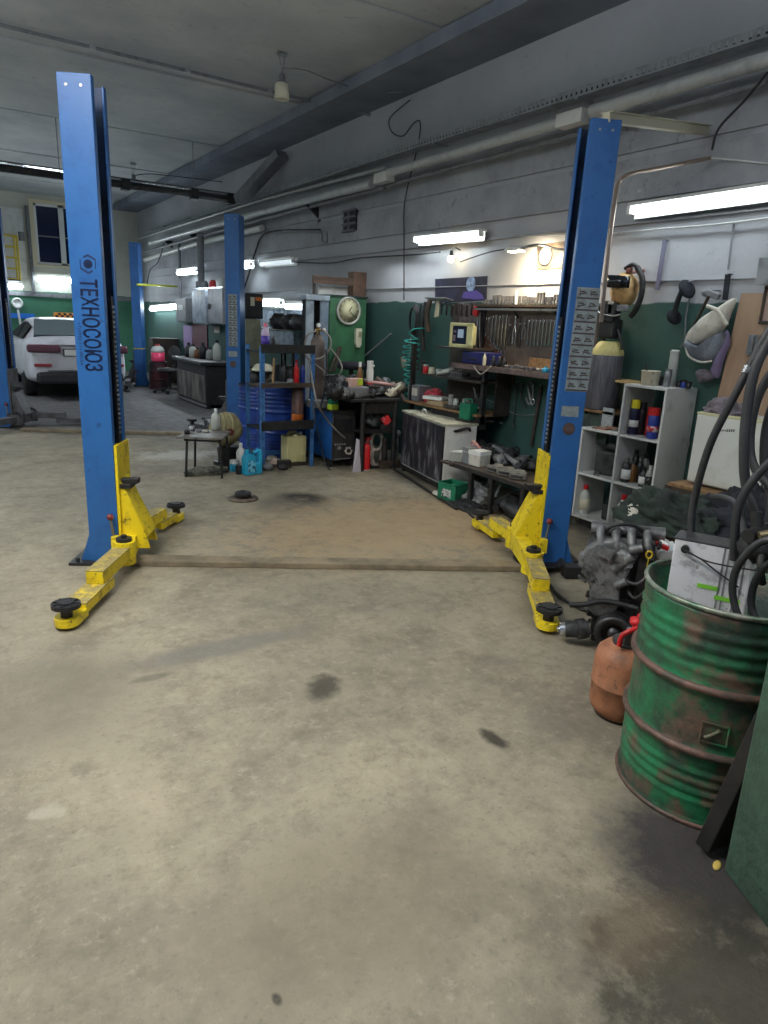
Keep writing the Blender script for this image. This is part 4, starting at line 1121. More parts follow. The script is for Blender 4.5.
# ------------------------------------------------------------------ soft heaps
def heap(name, mats, c, sx, sy, sz, seed, label, cat, n=40, amp=.5, parent=None, fold=5.0, flat=0.0):
    """crumpled cloth mound: dome with ridged folds, closed underneath"""
    vs, fs = [], []
    m = n // 2
    for i in range(m + 1):
        ph = (PI / 2) * i / m
        for k in range(n):
            t = 2 * PI * k / n
            d = Vector((math.sin(ph) * math.cos(t), math.sin(ph) * math.sin(t), math.cos(ph)))
            q = noise.noise(d * 1.6 + Vector((seed, 0, 0)))
            rg = 1 - abs(noise.noise(d * fold + Vector((0, seed, q * 2)))) * 2
            rg2 = 1 - abs(noise.noise(d * fold * 2.3 + Vector((0, seed, 3)))) * 2
            f = 1 + amp * (.45 * q + .28 * (rg - .5) + .12 * (rg2 - .5))
            vs.append((d.x * sx * f, d.y * sy * f, max(0.0, d.z * sz * f * (1 - flat * abs(d.x)))))
    for i in range(m):
        for k in range(n):
            fs.append((i * n + k, (i + 1) * n + k, (i + 1) * n + (k + 1) % n, i * n + (k + 1) % n))
    b = MB().add(vs, fs, 0, True)
    b.f.append([m * n + k for k in range(n)]); b.m.append(0); b.s.append(False)
    o = b.build(name, mats, parent, loc=c)
    if label: tag(o, label, cat)
    return o
JACK = mat('dark_green_cloth', lin(40, 52, 46), .85, 0, lin(28, 36, 35), 6, (.45, .6), .2, 120)
NAVC = mat('dark_navy_cloth', lin(32, 36, 46), .85, 0, lin(22, 24, 30), 6, (.45, .6), .2, 120)
RAG = mat('grey_mauve_rag', lin(118, 108, 118), .85, 0, lin(80, 84, 84), 14, (.45, .6), .2, 120)
LIGHTC = mat('off_white_cloth', lin(200, 196, 184), .8, 0, lin(160, 158, 150), 8, (.45, .65), .15, 90)

# crate, fridge, plywood behind the drum
zc = .50
XF = 4.34
p0 = P(688, 484, X=XF)
zc = p0.z
t = thing('wooden_crate', 'brown wooden crate carrying the white fridge', 'crate', (XF - .09, p0.y + .10, 0))
m = MB()
Lc, Dc = 1.3, .44
for k in range(4): m.box(0, .018, -Lc, 0, .02 + (zc - .03) * k / 4, .02 + (zc - .03) * (k + 1) / 4 - .012)
for k in range(4): m.box(0, Dc, -.018, 0, .02 + (zc - .03) * k / 4, .02 + (zc - .03) * (k + 1) / 4 - .012)
m.build('slat_wall', WOODD, t)
MB().box(0, Dc, -Lc, .0, zc - .02, zc).build('crate_lid', WOOD, t)
m = MB()
for y_ in (0, -Lc): m.box(-.01, .03, y_ - .03, y_ + .01, 0, zc - .02)
m.build('corner_post', WOODD, t)
for y_ in (-.4, -.9): pass
fh = P(696, 412, X=XF).z - zc
fy1 = P(686, 482, X=XF).y
t = thing('small_fridge', 'small white fridge on a brown crate with a rag on top', 'fridge', (XF, fy1, zc))
FRW = mat('aged_white_enamel', lin(206, 208, 202), .35, 0, lin(180, 180, 168), 3, (.5, .7), c3=lin(150, 145, 130), sc3=14, th3=(.66, .75))
MB().box(.05, .35, -.90, 0, .0, fh).build('body', FRW, t, bevel=.012)
MB().box(0, .045, -.90, 0, .02, fh - .01).build('door', FRW, t, bevel=.010)
MB().box(-.002, .05, -.9, 0, fh - .012, fh + .004).build('top_edge', mat('yellowed_trim', lin(196, 192, 150), .5), t, bevel=.003)
q = P(727, 431, X=XF); a = P(722, 430, X=XF)
m = MB()
for k, (w_, hh_) in enumerate(((.010, .6), (.010, .6), (.010, .6), (.012, 1), (.012, 1), (.012, 1), (.012, 1))):
    yy = (P(720.5 + k * 2.2, 431, X=XF).y - fy1); zz = P(720.5 + k * 2.2, 430.5, X=XF).z - zc
    m.box(-.003, 0, yy - .005, yy + .002, zz - .008 * hh_, zz + .008 * hh_).box(-.003, 0, yy - .005, yy + .005, zz - .008 * hh_, zz - .008 * hh_ + .003)
m.build('badge_letters', BLK, t)
hn = P(688, 444, X=XF)
MB().box(-.012, .0, hn.y - fy1 - .012, hn.y - fy1 + .0, hn.z - zc - .02, hn.z - zc + .02).build('hinge', STEEL, t)
rp = P(724, 411, X=XF + .10)
heap('rag', RAG, (XF + .14, rp.y, zc + fh + .005), .11, .15, .085, 4, 'crumpled grey mauve rag on top of the white fridge', 'rag', amp=.8, fold=4)
# plywood
a, b = P(738, 293, X=4.80), P(716, 408, X=4.70)
zt_ = a.z
t = thing('plywood_sheet', 'tall plywood sheet leaning on the wall behind the fridge', 'board', (4.705, 0, 0))
ys0 = P(716, 405, X=4.70).y; ys1 = P(740, 293, X=4.80).y
m = MB()
vs = [(0, ys0 + .02, zc + .3), (0, ys0 - .9, zc + .3), (.11, ys0 - .9, zt_), (.11, ys1, zt_)]
vs2 = [(x + .014, y, z) for x, y, z in vs]
m.add(vs + vs2, [(0, 1, 2, 3), (7, 6, 5, 4), (0, 4, 5, 1), (1, 5, 6, 2), (2, 6, 7, 3), (3, 7, 4, 0)])
o = m.build('sheet', PLY, t)
m = MB(); vs3 = [(0, ys0 + .02, 0.02), (.014, ys0 + .02, .02), (0, ys0 - .9, 0.02), (.014, ys0 - .9, .02)]
q = P(752, 345, X=4.74)
MB().box(.0, .012, q.y - .035, q.y + .035, q.z - .07, q.z + .07).box(-.012, .0, q.y - .012, q.y + .012, q.z - .05, q.z + .06).build('door_handle', STEEL, t, bevel=.004).location.x = .035
# support panel under the plywood (reaches behind the fridge to the floor)
MB().box(.01, .024, ys0 - .9, ys0 - .02, .0, zc + .32).build('lower_sheet', PLY, t)
# small framed mirror and grey box on the plywood
q = P(764, 305, X=4.72)
t = thing('wall_mirror', 'small brown framed mirror hung at the top of the plywood', 'mirror', (4.735, q.y - .06, q.z))
m = MB()
for y0, y1, z0, z1 in ((-.09, .09, .10, .125), (-.09, .09, -.125, -.10), (-.09, -.07, -.1, .1), (.07, .09, -.1, .1)): m.box(0, .03, y0, y1, z0, z1)
m.build('frame', WOODD, t, bevel=.006)
MB().box(.012, .025, -.07, .07, -.1, .1).build('glass', mat('peach_glass', lin(190, 165, 150), .12, .2), t)
q = P(762, 272, X=4.62)
t = thing('switch_box', 'grey metal box fixed above the small framed mirror', 'box', (4.66, q.y - .06, q.z))
MB().box(0, .19, -.11, .11, -.075, .09).build('body', GREYP, t, bevel=.006)
MB().box(-.012, .0, -.115, .115, -.08, .095).build('lid', GALV, t, bevel=.004)
tag(MB().cyl((0, 0, 0), (.12, 0, 0), .008).cyl((0, -.08, 0), (0, .08, 0), .009).build('wall_hook', STEEL, loc=(4.73, q.y - .02, P(760, 245, X=4.73).z)), 'steel hook bar on the wall above the grey box', 'hook')

# jackets on a box between engine and crate
jb = Vector((3.82, 2.34, 0))
t = thing('cardboard_box', 'dark cardboard box buried under the work jackets', 'box', (jb.x, jb.y, 0), 10)
MB().box(-.25, .3, -.35, .35, 0, .46).build('box_body', mat('grimy_card', lin(92, 76, 60), .8, 0, lin(62, 54, 46), 4, (.4, .6)), t, bevel=.01)
MB().box(-.25, .3, -.01, .01, .46, .464).build('tape', WOODD, t)
j = heap('work_jacket', JACK, (3.72, 2.50, .465), .25, .32, .22, 9, 'dark green work jacket thrown over the box beside the white shelf', 'jacket', n=64, amp=.85, fold=3.4)
heap('work_trousers', NAVC, (3.93, 2.12, .465), .27, .32, .27, 21, 'dark navy work clothes piled in front of the white fridge', 'clothes', n=64, amp=.9, fold=3.8)
q = P(640, 512, X=3.42)
tag(MB().obox((0, 0, 0), (.004, .035, .022), rotm(10, -30, 20)).build('cloth_badge', WHITEP, j, loc=(-.18, .05, .14)), 'small white badge on the jacket', 'badge')
for kk in ('label', 'category'): del bpy.data.objects['cloth_badge'][kk]
heap('white_cloth', LIGHTC, (3.62, 2.66, .465), .09, .12, .11, 5, 'off-white cloth sticking out from under the green jacket', 'cloth', amp=.7, fold=4)

# ------------------------------------------------------------------ rubber hoses in front of the fridge
HOSE = mat('grey_black_hose', lin(44, 45, 48), .5, 0, lin(66, 66, 70), 10, (.5, .7), .06, 90)
def hose(pts, r, label, extra=None):
    pp = [P(a, b, X=x) for a, b, x in pts]
    c = pp[0]
    t = thing('rubber_hose', label, 'hose', c, 0, 'black hoses hung at the right edge')
    sp = spline([p - c for p in pp], 8)
    MB().tube(sp, r, 12).build('hose', HOSE, t)
    if extra is not None:
        i = int(extra * (len(sp) - 2)); d = (sp[i + 1] - sp[i]).normalized()
        MB().cyl(sp[i] - d * .012, sp[i] + d * .012, r + .003, n=14).build('clamp', CHROME, t)
    return t
hose([(800, 285, 2.35), (768, 332, 2.3), (752, 362, 2.28), (735, 395, 2.26), (712, 440, 2.26), (699, 480, 2.28), (692, 515, 2.30), (690, 560, 2.28)], .0135, 'long black hose arcing down from the right edge into the drum', .33)
hose([(800, 300, 2.3), (770, 340, 2.27), (755, 370, 2.25), (747, 410, 2.24), (744, 450, 2.24), (746, 485, 2.25), (757, 515, 2.26), (762, 545, 2.27)], .0165, 'thick black hose hanging straight down right of the arcing hose')
hose([(810, 330, 2.4), (775, 368, 2.38), (757, 400, 2.37), (750, 440, 2.37), (756, 470, 2.37), (785, 500, 2.37)], .015, 'outer loop of black hose behind the straight hose')
hose([(820, 370, 2.42), (785, 385, 2.42), (768, 420, 2.42), (764, 460, 2.42), (770, 500, 2.42), (768, 545, 2.4)], .015, 'inner loop of black hose at the right edge')
hose([(810, 440, 2.25), (775, 458, 2.22), (752, 482, 2.2), (739, 505, 2.19), (735, 530, 2.19), (734, 560, 2.2)], .014, 'black hose curving from the right edge down onto the white case')
hose([(800, 555, 2.1), (768, 540, 2.08), (745, 556, 2.07), (733, 580, 2.08), (736, 610, 2.09), (752, 632, 2.1), (785, 640, 2.1)], .012, 'black hose looping low over the drum rim')
hose([(810, 575, 2.14), (775, 562, 2.14), (756, 580, 2.14), (752, 610, 2.14), (770, 640, 2.14)], .012, 'small inner hose loop over the drum rim')
hose([(745, 545, 2.33), (742, 520, 2.4), (735, 503, 2.5), (722, 497, 2.6), (712, 497, 2.7)], .012, 'grey hose end bending over the navy clothes')
# iron post that carries the hoses (outside the frame, right)
t = thing('hose_stand', 'dark iron rack at the right edge carrying the hoses', 'rack', (2.62, .82, 0))
MB().bar((0, 0, 0), (0, 0, 2.3), .05, .05).build('upright', DARKM, t)
MB().box(-.15, .15, -.15, .15, 0, .02).build('foot_plate', DARKM, t)
MB().bar((-.30, .10, 2.05), (.05, -.02, 2.05), .02, .02).bar((-.30, .10, 2.05), (-.31, .105, 2.15), .02, .02).build('hook_arm', DARKM, t)
q = P(757, 540, X=2.18)
t = thing('hose_coupling', 'cluster of black valve couplings on the drum rim under the hoses', 'coupling', (q.x, q.y, q.z))
MB().ball((0, 0, -.02), .055, 12, amp=.35, seed=3).cyl((-.06, 0, .02), (.06, 0, .03), .022).cyl((0, 0, .0), (0, .02, .09), .018).build('valve_body', BLK, t)
MB().cyl((-.05, -.03, .03), (-.02, -.05, .04), .014, n=6).cyl((.01, -.05, .05), (.035, -.06, .06), .012, n=6).build('brass_nut', mat('dirty_brass', lin(128, 116, 90), .4, .6), t)
MB().tube(spline([(-.02, -.03, -.02), (-.04, -.05, -.08), (-.01, -.05, -.13)]), .012).build('stub_hose', BLK, t)

# ------------------------------------------------------------------ things hung on the wall right of the near post
XW = WX - .05
q = P(622, 290, X=4.66)
t = thing('welding_helmet', 'yellow-brown leather and black welding helmet hanging on the green wall', 'helmet', q)
LEA = mat('tan_leather', lin(196, 160, 104), .6, 0, lin(150, 112, 70), 9, (.4, .62), .4, 30, c3=lin(92, 70, 50), sc3=16, th3=(.6, .7))
MB().ball((0.03, -.0, .0), .13, 20, sc=(.8, .85, 1.05), amp=.12, seed=5, fr=3).build('leather_hood', LEA, t)
m = MB(); NV = 12
vs = []
for k in range(NV + 1):
    a_ = R(120 + 115 * k / NV); lift = .02 * math.sin(k / NV * PI)
    for rr_ in (.135, .143):
        for z_ in (.0 - lift * .5, .085): vs.append((math.cos(a_) * rr_ + .02, math.sin(a_) * rr_, z_ + .05 * (1 - k / NV) - .02 + .03 * k / NV))
fs = []
for k in range(NV):
    i, j = k * 4, k * 4 + 4
    fs += [(i, j, j + 1, i + 1), (i + 2, i + 3, j + 3, j + 2), (i + 1, j + 1, j + 3, i + 3), (i, i + 2, j + 2, j)]
fs += [(0, 1, 3, 2), (NV * 4, NV * 4 + 2, NV * 4 + 3, NV * 4 + 1)]
m.add(vs, fs, 0, True)
m.build('visor', mat('visor_black', lin(22, 24, 30), .15), t)
m = MB().tube(spline([(.02, -.10, .17), (.02, -.165, .08), (.02, -.175, -.04), (.02, -.14, -.15), (.02, -.10, -.20)]), .022, 10)
m.tube(spline([(.0, .0, .16), (.01, -.06, .19), (.02, -.10, .17)]), .015)
m.build('head_band', BLK, t)
MB().obox((-.03, .06, -.17), (.10, .15, .16), rotm(8, 0, 0)).obox((0, .07, -.30), (.12, .16, .16)).build('black_bib', BLK, t, bevel=.02)
m = MB().tube(spline([(-.12, .17, .1), (-.13, .17, -.08), (-.12, .12, -.17), (-.11, -.02, -.20), (-.09, -.09, -.19)]), .007)
m.build('wire_loop', CHROME, t)
MB().obox((-.05, -.07, -.14), (.03, .10, .05)).build('clear_shield', GREYP, t, bevel=.008)
MB().obox((-.07, .03, -.14), (.02, .05, .10)).build('pale_strap', LIGHTC, t, bevel=.008)
MB().cyl((.03, -.03, .13), (WX - q.x, -.03, .16), .012).ball((.02, -.03, .15), .03, 10, amp=.2).build('hanging_peg', mat('reddish_peg', lin(140, 90, 80), .5), t)
# air guns hanging
def strapcoil(px, py, r1, label, X=4.78):
    q = P(px, py, X=X)
    t = thing('ear_defenders', label, 'ear defenders', q)
    return t, q
q = P(682, 302, X=4.76)
t = thing('polishing_pads', 'two dark round pads on a strap hanging on the green wall', 'pads', q)
v1 = P(687, 289, X=4.76) - q; v2 = P(674, 317, X=4.76) - q
r1 = rotm(0, -90, 25)
MB().lathe([(0, -.012), (.07, -.014), (.078, 0), (.07, .014), (0, .012)], v1, 24, rot=rotm(30, -60, 50), sx=.95).build('upper_pad', NAVC, t)
MB().lathe([(0, -.012), (.055, -.014), (.062, 0), (.055, .014), (0, .012)], v2, 24, rot=rotm(20, -60, 50), sx=1.0).build('lower_pad', NAVC, t)
MB().tube(spline([v1 + Vector((0, .03, .02)), (v1 + v2) / 2 + Vector((0, .03, 0)), v2]), .02).build('strap', BLK, t)
MB().tube([v1 + Vector((0, 0, .05)), v1 + Vector((WX - q.x, 0, .07))], .006).tube(spline([v1 + Vector((.02, -.02, -.06)), (.03, -.03, -.1), (.03, -.05, -.28), (.03, -.02, -.33)]), .006).build('hanging_cord', GREYP, t)
# thin saws / rods
def rodthing(name, x0, y0, x1, y1, X, w, label, cat, m=DARKM, grp=None):
    a, b = P(x0, y0, X=X), P(x1, y1, X=X)
    t = thing(name, label, cat, a, 0, grp)
    MB().bar((0, 0, 0), b - a, w, .008, up=(1, 0, 0)).build('blade', m, t)
    MB().cyl((-.01, 0, 0), (WX - X, 0, 0), .006).build('peg', STEEL, t)
    return t
rodthing('metal_strip', 665, 240, 657, 290, 4.82, .035, 'dull metal strip hanging on the upper wall right of the helmet', 'strip', mat('mauve_metal', lin(110, 108, 130), .5, .2))
rodthing('long_file', 734, 222, 728, 270, 4.82, .012, 'thin rod hanging above the plywood', 'rod', GREYP)
rodthing('saw_handle', 728, 274, 725, 300, 4.80, .04, 'dark blue handle hanging beside the plywood top', 'handle', NAVC)
q = P(712, 294, X=4.76)
t = thing('hammer', 'hammer with a long dark handle hanging over the white sack', 'hammer', q)
MB().obox((0, 0, 0), (.04, .13, .045), rotm(20, 0, 0)).ball((0, .05, .01), .03, 10, sc=(1, 1.2, 1)).build('head', GREYP, t, bevel=.01)
v = P(690, 333, X=4.78) - q
MB().tube([(0, .02, -.01), v], .012).build('handle', WOODD, t)
MB().cyl((0, 0, .02), (WX - q.x, 0, .03), .006).build('peg', STEEL, t)
# white cloth sack
q = P(706, 335, X=4.68)
t = thing('cloth_sack', 'off-white cloth bag hanging by a strap on the green wall', 'bag', q)
def shell(pts, X0, depth, nm, m_, amp=.02, seed=0):
    """cloth body from an outline (pixels at plane X0), bulging towards the room"""
    N = 22; out = spline([P(a, b, X=X0) - q for a, b in pts], 5, closed=True)
    c = sum(out, Vector()) / len(out)
    vs = []; L = len(out)
    for i in range(N + 1):
        f = i / N; rr = math.cos(f * PI / 2)
        for p in out:
            w_ = c + (p - c) * rr
            nn = noise.noise(w_ * 12 + Vector((seed, 0, 0))) * amp
            vs.append((w_.x - depth * math.sin(f * PI / 2) * (1 + nn * 8) + nn, w_.y, w_.z))
    fs = [(i * L + k, i * L + (k + 1) % L, (i + 1) * L + (k + 1) % L, (i + 1) * L + k) for i in range(N) for k in range(L)]
    b = MB().add(vs, fs, 0, True)
    vs2 = [(p.x, p.y, p.z) for p in out]
    b.add(vs2, [tuple(range(L - 1, -1, -1))])
    return b.build(nm, m_, t)
shell([(735, 298), (730, 318), (721, 334), (707, 342), (692, 346), (686, 343), (689, 333), (705, 316), (720, 307)], 4.74, .08, 'upper_flap', LIGHTC)
shell([(689, 340), (700, 346), (716, 340), (726, 332), (723, 350), (712, 362), (700, 362), (688, 352), (685, 345)], 4.72, .10, 'bag_body', mat('grey_blue_cloth', lin(120, 126, 136), .85, 0, lin(90, 96, 106), 8, (.45, .6), .2, 90), seed=4)
shell([(727, 330), (722, 345), (716, 360), (712, 372), (718, 378), (724, 360), (730, 342)], 4.74, .05, 'mauve_cloth', mat('mauve_cloth', lin(120, 108, 140), .8), seed=7)
shell([(696, 372), (704, 369), (716, 374), (712, 380), (700, 383)], 4.76, .04, 'rag_end', RAG, seed=9)
MB().tube(spline([P(707, 306, X=4.68) - q, P(718, 311, X=4.67) - q, P(727, 325, X=4.67) - q]), .014).tube(spline([P(686, 342, X=4.66) - q, P(688, 355, X=4.64) - q, P(700, 362, X=4.62) - q, P(712, 361, X=4.64) - q]), .008).build('strap', LIGHTC, t)
# grey ribbed cylinder with yellow shoulder
X_ = 4.66
yc = P(605, 375, X=X_).y
zb_, zt_ = zat(X_ - .1, yc, 409), zat(X_ - .1, yc, 341)
t = thing('gas_cylinder', 'grey streaked gas cylinder with pale yellow shoulder behind the near right post', 'gas cylinder', (X_, yc, zb_))
hh = zt_ - zb_; r_ = .13
prof = [(0, 0), (r_ * .95, 0), (r_, .01), (r_, hh * .80), (r_ * .97, hh * .86), (r_ * .66, hh * .98), (r_ * .5, hh), (0, hh)]
GS = mat('streaked_grey_metal', lin(110, 110, 118), .5, .3, lin(74, 74, 82), 14, (.4, .65), .1, 40, stretch=(4, 4, .4))
YC = mat('pale_yellow_coat', lin(196, 186, 120), .5, 0, lin(160, 150, 100), 8, (.45, .65))
MB().lathe(prof, n=28, mis=[0, 0, 0, 1, 1, 1, 1]).build('cylinder', [GS, YC], t)
MB().tube(spline([(0, .04, hh), (.0, .1, hh + .05), (-.02, .02, hh + .12), (0, -.06, hh + .1), (0, -.12, hh), (.0, -.14, hh - .06)]), .012).build('hose', BLK, t)
t = thing('board_shelf', 'bare wooden board shelf on brackets beside the grey gas cylinder', 'shelf', (4.55, yc - .62, zb_ - .002))
MB().box(0, .30, .40, .78, -.022, 0).build('board', WOOD, t)
for yy in (.45, .72): MB().add([(.02, yy, -.022), (.30, yy, -.022), (.30, yy, -.2), (.02, yy + .02, -.022), (.30, yy + .02, -.022), (.30, yy + .02, -.2)], [(0, 1, 2), (5, 4, 3), (0, 3, 4, 1), (1, 4, 5, 2), (2, 5, 3, 0)]).build('bracket', DARKM, t)
q = P(630, 383, X=4.72)
tag(MB().box(-.10, .10, -.14, .16, 0, .018).build('board', mat('raw_pine', lin(190, 160, 110), .6), loc=(4.74, q.y, q.z)), 'light pine board end on the wall left of the cream tub', 'board')
tag(MB().box(-.0, .04, -.18, .14, -.26, 0).build('green_box', mat('dull_green', lin(66, 84, 74), .6, 0, lin(48, 58, 58), 6, (.4, .6)), loc=(4.62, P(596, 430, X=4.7).y, zb_ - .024), bevel=.004), 'dull green panel under the grey gas cylinder', 'panel')

# ------------------------------------------------------------------ tool board and bench on the right wall
XBn = 4.42
ay, by = P(452, 363, X=XBn), P(572, 377, X=XBn)
zbn = (P(480, 366, X=XBn).z + P(545, 373, X=XBn).z) / 2
t = thing('tool_bench', 'narrow cluttered tool shelf below the rows of spanners', 'bench', (XBn, ay.y, zbn))
LB = by.y - ay.y
MB().box(0, WX - XBn, LB, 0, -.03, 0).build('bench_top', WOODD, t, bevel=.004)
MB().box(-.006, .0, LB, 0, -.045, .002).build('front_edge', mat('pinkish_edge', lin(120, 100, 98), .6, 0, lin(84, 74, 72), 8, (.4, .6)), t)
for q in (.3, .7):
    MB().bar((WX - XBn - .03, LB * q, -.03), (WX - XBn - .03, LB * q, -.18), .02, .02).build('bracket', WOODD, t)
# backing board
XB2 = WX - .022
p1, p2 = P(484, 305, X=XB2), P(600, 309, X=XB2)
zt1 = p1.z
t = thing('tool_board', 'brown tool board on the wall hung with spanners', 'tool board', (XB2, p1.y, zbn))
Lb2 = p2.y - p1.y
MB().box(0, .02, Lb2, 0, 0.005, zt1 - zbn).build('board', mat('oily_hardboard', lin(112, 98, 88), .6, 0, lin(80, 70, 66), 4, (.35, .65), .1, 60), t)
MB().box(-.12, .0, Lb2, 0, zt1 - zbn - .02, zt1 - zbn).build('rail_shelf', WOODD, t)
MB().box(-.125, -.10, Lb2, 0, zt1 - zbn - .055, zt1 - zbn - .035).build('socket_rail', STEEL, t)
for q in (.02, .35, .7, .98): MB().bar((-.11, Lb2 * q, zt1 - zbn - .02), (0.0, Lb2 * q, zt1 - zbn - .12), .012, .012).build('rail_bracket', DARKM, t)
# sockets standing on the rail shelf
SOCK = mat('socket_steel', lin(140, 138, 140), .35, .7, lin(90, 84, 84), 25, (.45, .65))
rnd = random.Random(5)
sk0 = None
n_s = 30
for i in range(n_s):
    px = 485 + i * 2.9 + rnd.uniform(-.4, .4)
    if px > 577: break
    X_ = XB2 - .06 + rnd.uniform(-.03, .03)
    y_ = P(px, 302, X=X_).y
    hgt = rnd.choice((.05, .06, .07, .09)) + (.02 if 500 < px < 540 else 0)
    lab = 'socket on the rail above the spanners'
    if i % 3 == 0 or sk0 is None:
        r_ = .013 + .003 * (i % 2)
        o = MB().cyl((0, 0, 0), (0, 0, hgt * .45), r_ * .8, n=12).cyl((0, 0, hgt * .45), (0, 0, hgt), r_, n=12).build('socket_bit', SOCK)
        tag(o, 'steel socket standing in the row on the rail above the spanners', 'socket', 'sockets on the rail above the spanners')
        sk0 = o
    else:
        o = sk0.copy(); COL.objects.link(o)
    o.location = (X_, y_, zt1 + .0005)
q = P(516, 300, X=XB2 - .06)
bottle(XB2 - .11, P(516, 302, X=XB2 - .11).y, zt1, .014, .13, WHITEP, WHITEP, 'white tube standing among the sockets on the rail', cat='tube', capr=.9, caph=.1)
# spanners: left group steps down, right group level
def spanner(L, w=.011):
    m = MB(); m.bar((0, 0, -.02), (0, 0, -L + .02), .004, w)
    return m
def make_spanner(L, r, label, grp):
    t = thing('spanner', label, 'spanner', (0, 0, 0), 0, grp)
    MB().obox((0, 0, -L / 2), (.005, r * .8, L - r * 2)).build('shank', CHROME, t)
    MB().tube([(0, math.cos(k * PI / 7) * r * .8, -.0 + math.sin(k * PI / 7) * r * .8) for k in range(14)], r * .32, 6, closed=True).build('ring_end', CHROME, t)
    m = MB(); zz = -L
    for s_ in (-1, 1): m.obox((0, s_ * r * .65, zz + .0), (.006, r * .5, r * 1.6), rotm(s_ * -12, 0, 0))
    m.obox((0, 0, zz + r * .9), (.006, r * 1.7, r * .7))
    m.build('open_end', CHROME, t)
    return t
g1, g2 = 'spanners of the left stepped row', 'spanners of the right even row'
XS = XB2 - .012
sp0 = None
left = [(486, 322, 342), (489.5, 321, 344), (493, 320, 346), (496.5, 319, 348), (500, 320, 350), (503.5, 319, 352), (507, 319, 355)]
for i, (px, y0, y1) in enumerate(left):
    a, b = P(px, y0 - 3, X=XS), P(px + 1, y1, X=XS)
    t = make_spanner(a.z - b.z, .016, ('steel spanner hung in the left row, %s' % ('shortest, at the far left', 'second shortest', 'third shortest', 'middle of the seven', 'third longest', 'second longest', 'longest, nearest the pliers')[i]), g1)
    t.location = a
right = None
for i in range(9):
    px = 529 + i * 3.7
    a = P(px, 321, X=XS)
    if right is None:
        b = P(px - 1, 345, X=XS)
        right = make_spanner(a.z - b.z, .015, 'steel spanner of the even row right of the pliers', g2); right.location = a
    else:
        o = dup(right, a, 0, 'steel spanner of the even row right of the pliers', g2)
# pliers between the groups
for i, (px, y0, y1, tilt, m_) in enumerate(((511, 318, 346, 4, MAT_['dark']), (516, 316, 344, -8, CHROME), (521, 316, 348, 3, MAT_['dark']), (525, 318, 340, -3, GREYP))):
    a, b = P(px, y0, X=XS - .01), P(px, y1, X=XS - .01); L = a.z - b.z
    t = thing('pliers', ('black-handled pliers beside the longest spanner', 'bright long pliers slanting between black ones', 'large black pliers in the middle of the tool board', 'grey pliers left of the even spanner row')[i], 'pliers', a, 0, 'pliers between the spanner rows')
    for s_ in (-1, 1):
        MB().tube(spline([(0, s_ * .006, 0), (0, -s_ * .003, -L * .3), (0, s_ * .02, -L * .6), (0, s_ * .016, -L)]), .006, 6).build('handle_arm', m_, t)
    MB().cyl((-.008, 0, -L * .25), (.008, 0, -L * .25), .011, n=10).build('pivot', STEEL, t)
# diagonal strip with screwdriver bits and brown patch
q = P(492, 350, X=XS - .01)
t = thing('bit_holder', 'brown leather holder with a slanted row of bright bits under the left spanners', 'holder', q)
a, b, c_, d_ = [P(*k, X=XS) - q for k in ((485, 336), (503, 357), (497, 362), (485, 352))]
m = MB(); m.add([a, b, c_, d_, a + Vector((.01, 0, 0)), b + Vector((.01, 0, 0)), c_ + Vector((.01, 0, 0)), d_ + Vector((.01, 0, 0))], [(0, 3, 2, 1), (4, 5, 6, 7), (0, 1, 5, 4), (1, 2, 6, 5), (2, 3, 7, 6), (3, 0, 4, 7)])
m.build('holder', mat('saddle_leather', lin(140, 88, 62), .6, 0, lin(100, 62, 46), 9, (.4, .6)), t)
m = MB()
for k in range(8):
    p = P(485.5 + k * 2.6, 336 + k * 2.9, X=XS - .02) - q; m.cyl(p, p + Vector((0, .0, .025)), .007, n=8)
m.build('bits', CHROME, t)['kind'] = 'stuff'
# bottles and small tools standing on the bench
def onb(px, dx): 
    X_ = XBn + dx; return X_, P(px, 366, X=X_).y
for i, (px, dx, r, h, kk, lab) in enumerate(((484, .06, .018, .12, 'cream', 'pale tube with bent straw at the left end of the tool shelf'), (493, .1, .022, .10, 'dark', 'first of the dark bottles below the leather holder'), (499, .1, .022, .10, 'dark', 'second of the dark bottles below the leather holder'),
        (504, .12, .022, .09, 'dark', 'third of the dark bottles below the leather holder'), (546, .08, .03, .05, 'teal', 'small teal jar beside the near right post on the tool shelf'))):
    X_, y_ = onb(px, dx)
    bottle(X_, y_, zbn + .001, r, h, MAT_[kk], CHROME if kk == 'dark' else MAT_[kk], lab)
rnd = random.Random(8)
for i in range(16):
    px = 508 + i * 2.9; X_, y_ = onb(px, rnd.uniform(.05, .28))
    if i % 4 == 0:
        base = MB().obox((0, 0, .014), (.05, .03, .028), rotm(0, 0, 20)).cyl((-.03, 0, .018), (.05, .02, .02), .009, n=8).build('steel_fitting', SOCK)
        tag(base, 'small oily steel fitting lying on the tool shelf', 'fitting', 'oily fittings on the tool shelf'); o = base
    else:
        o = base.copy(); COL.objects.link(o)
    o.location = (X_, y_, zbn + .001); o.rotation_euler.z = rnd.uniform(0, 3)
q = P(545, 362, X=4.72)
tag(MB().box(0, .02, -.25, .25, -.0, .10).build('wooden_offcut', WOOD, loc=(4.76, q.y, zbn)), 'brown wooden block at the back of the tool shelf', 'block')
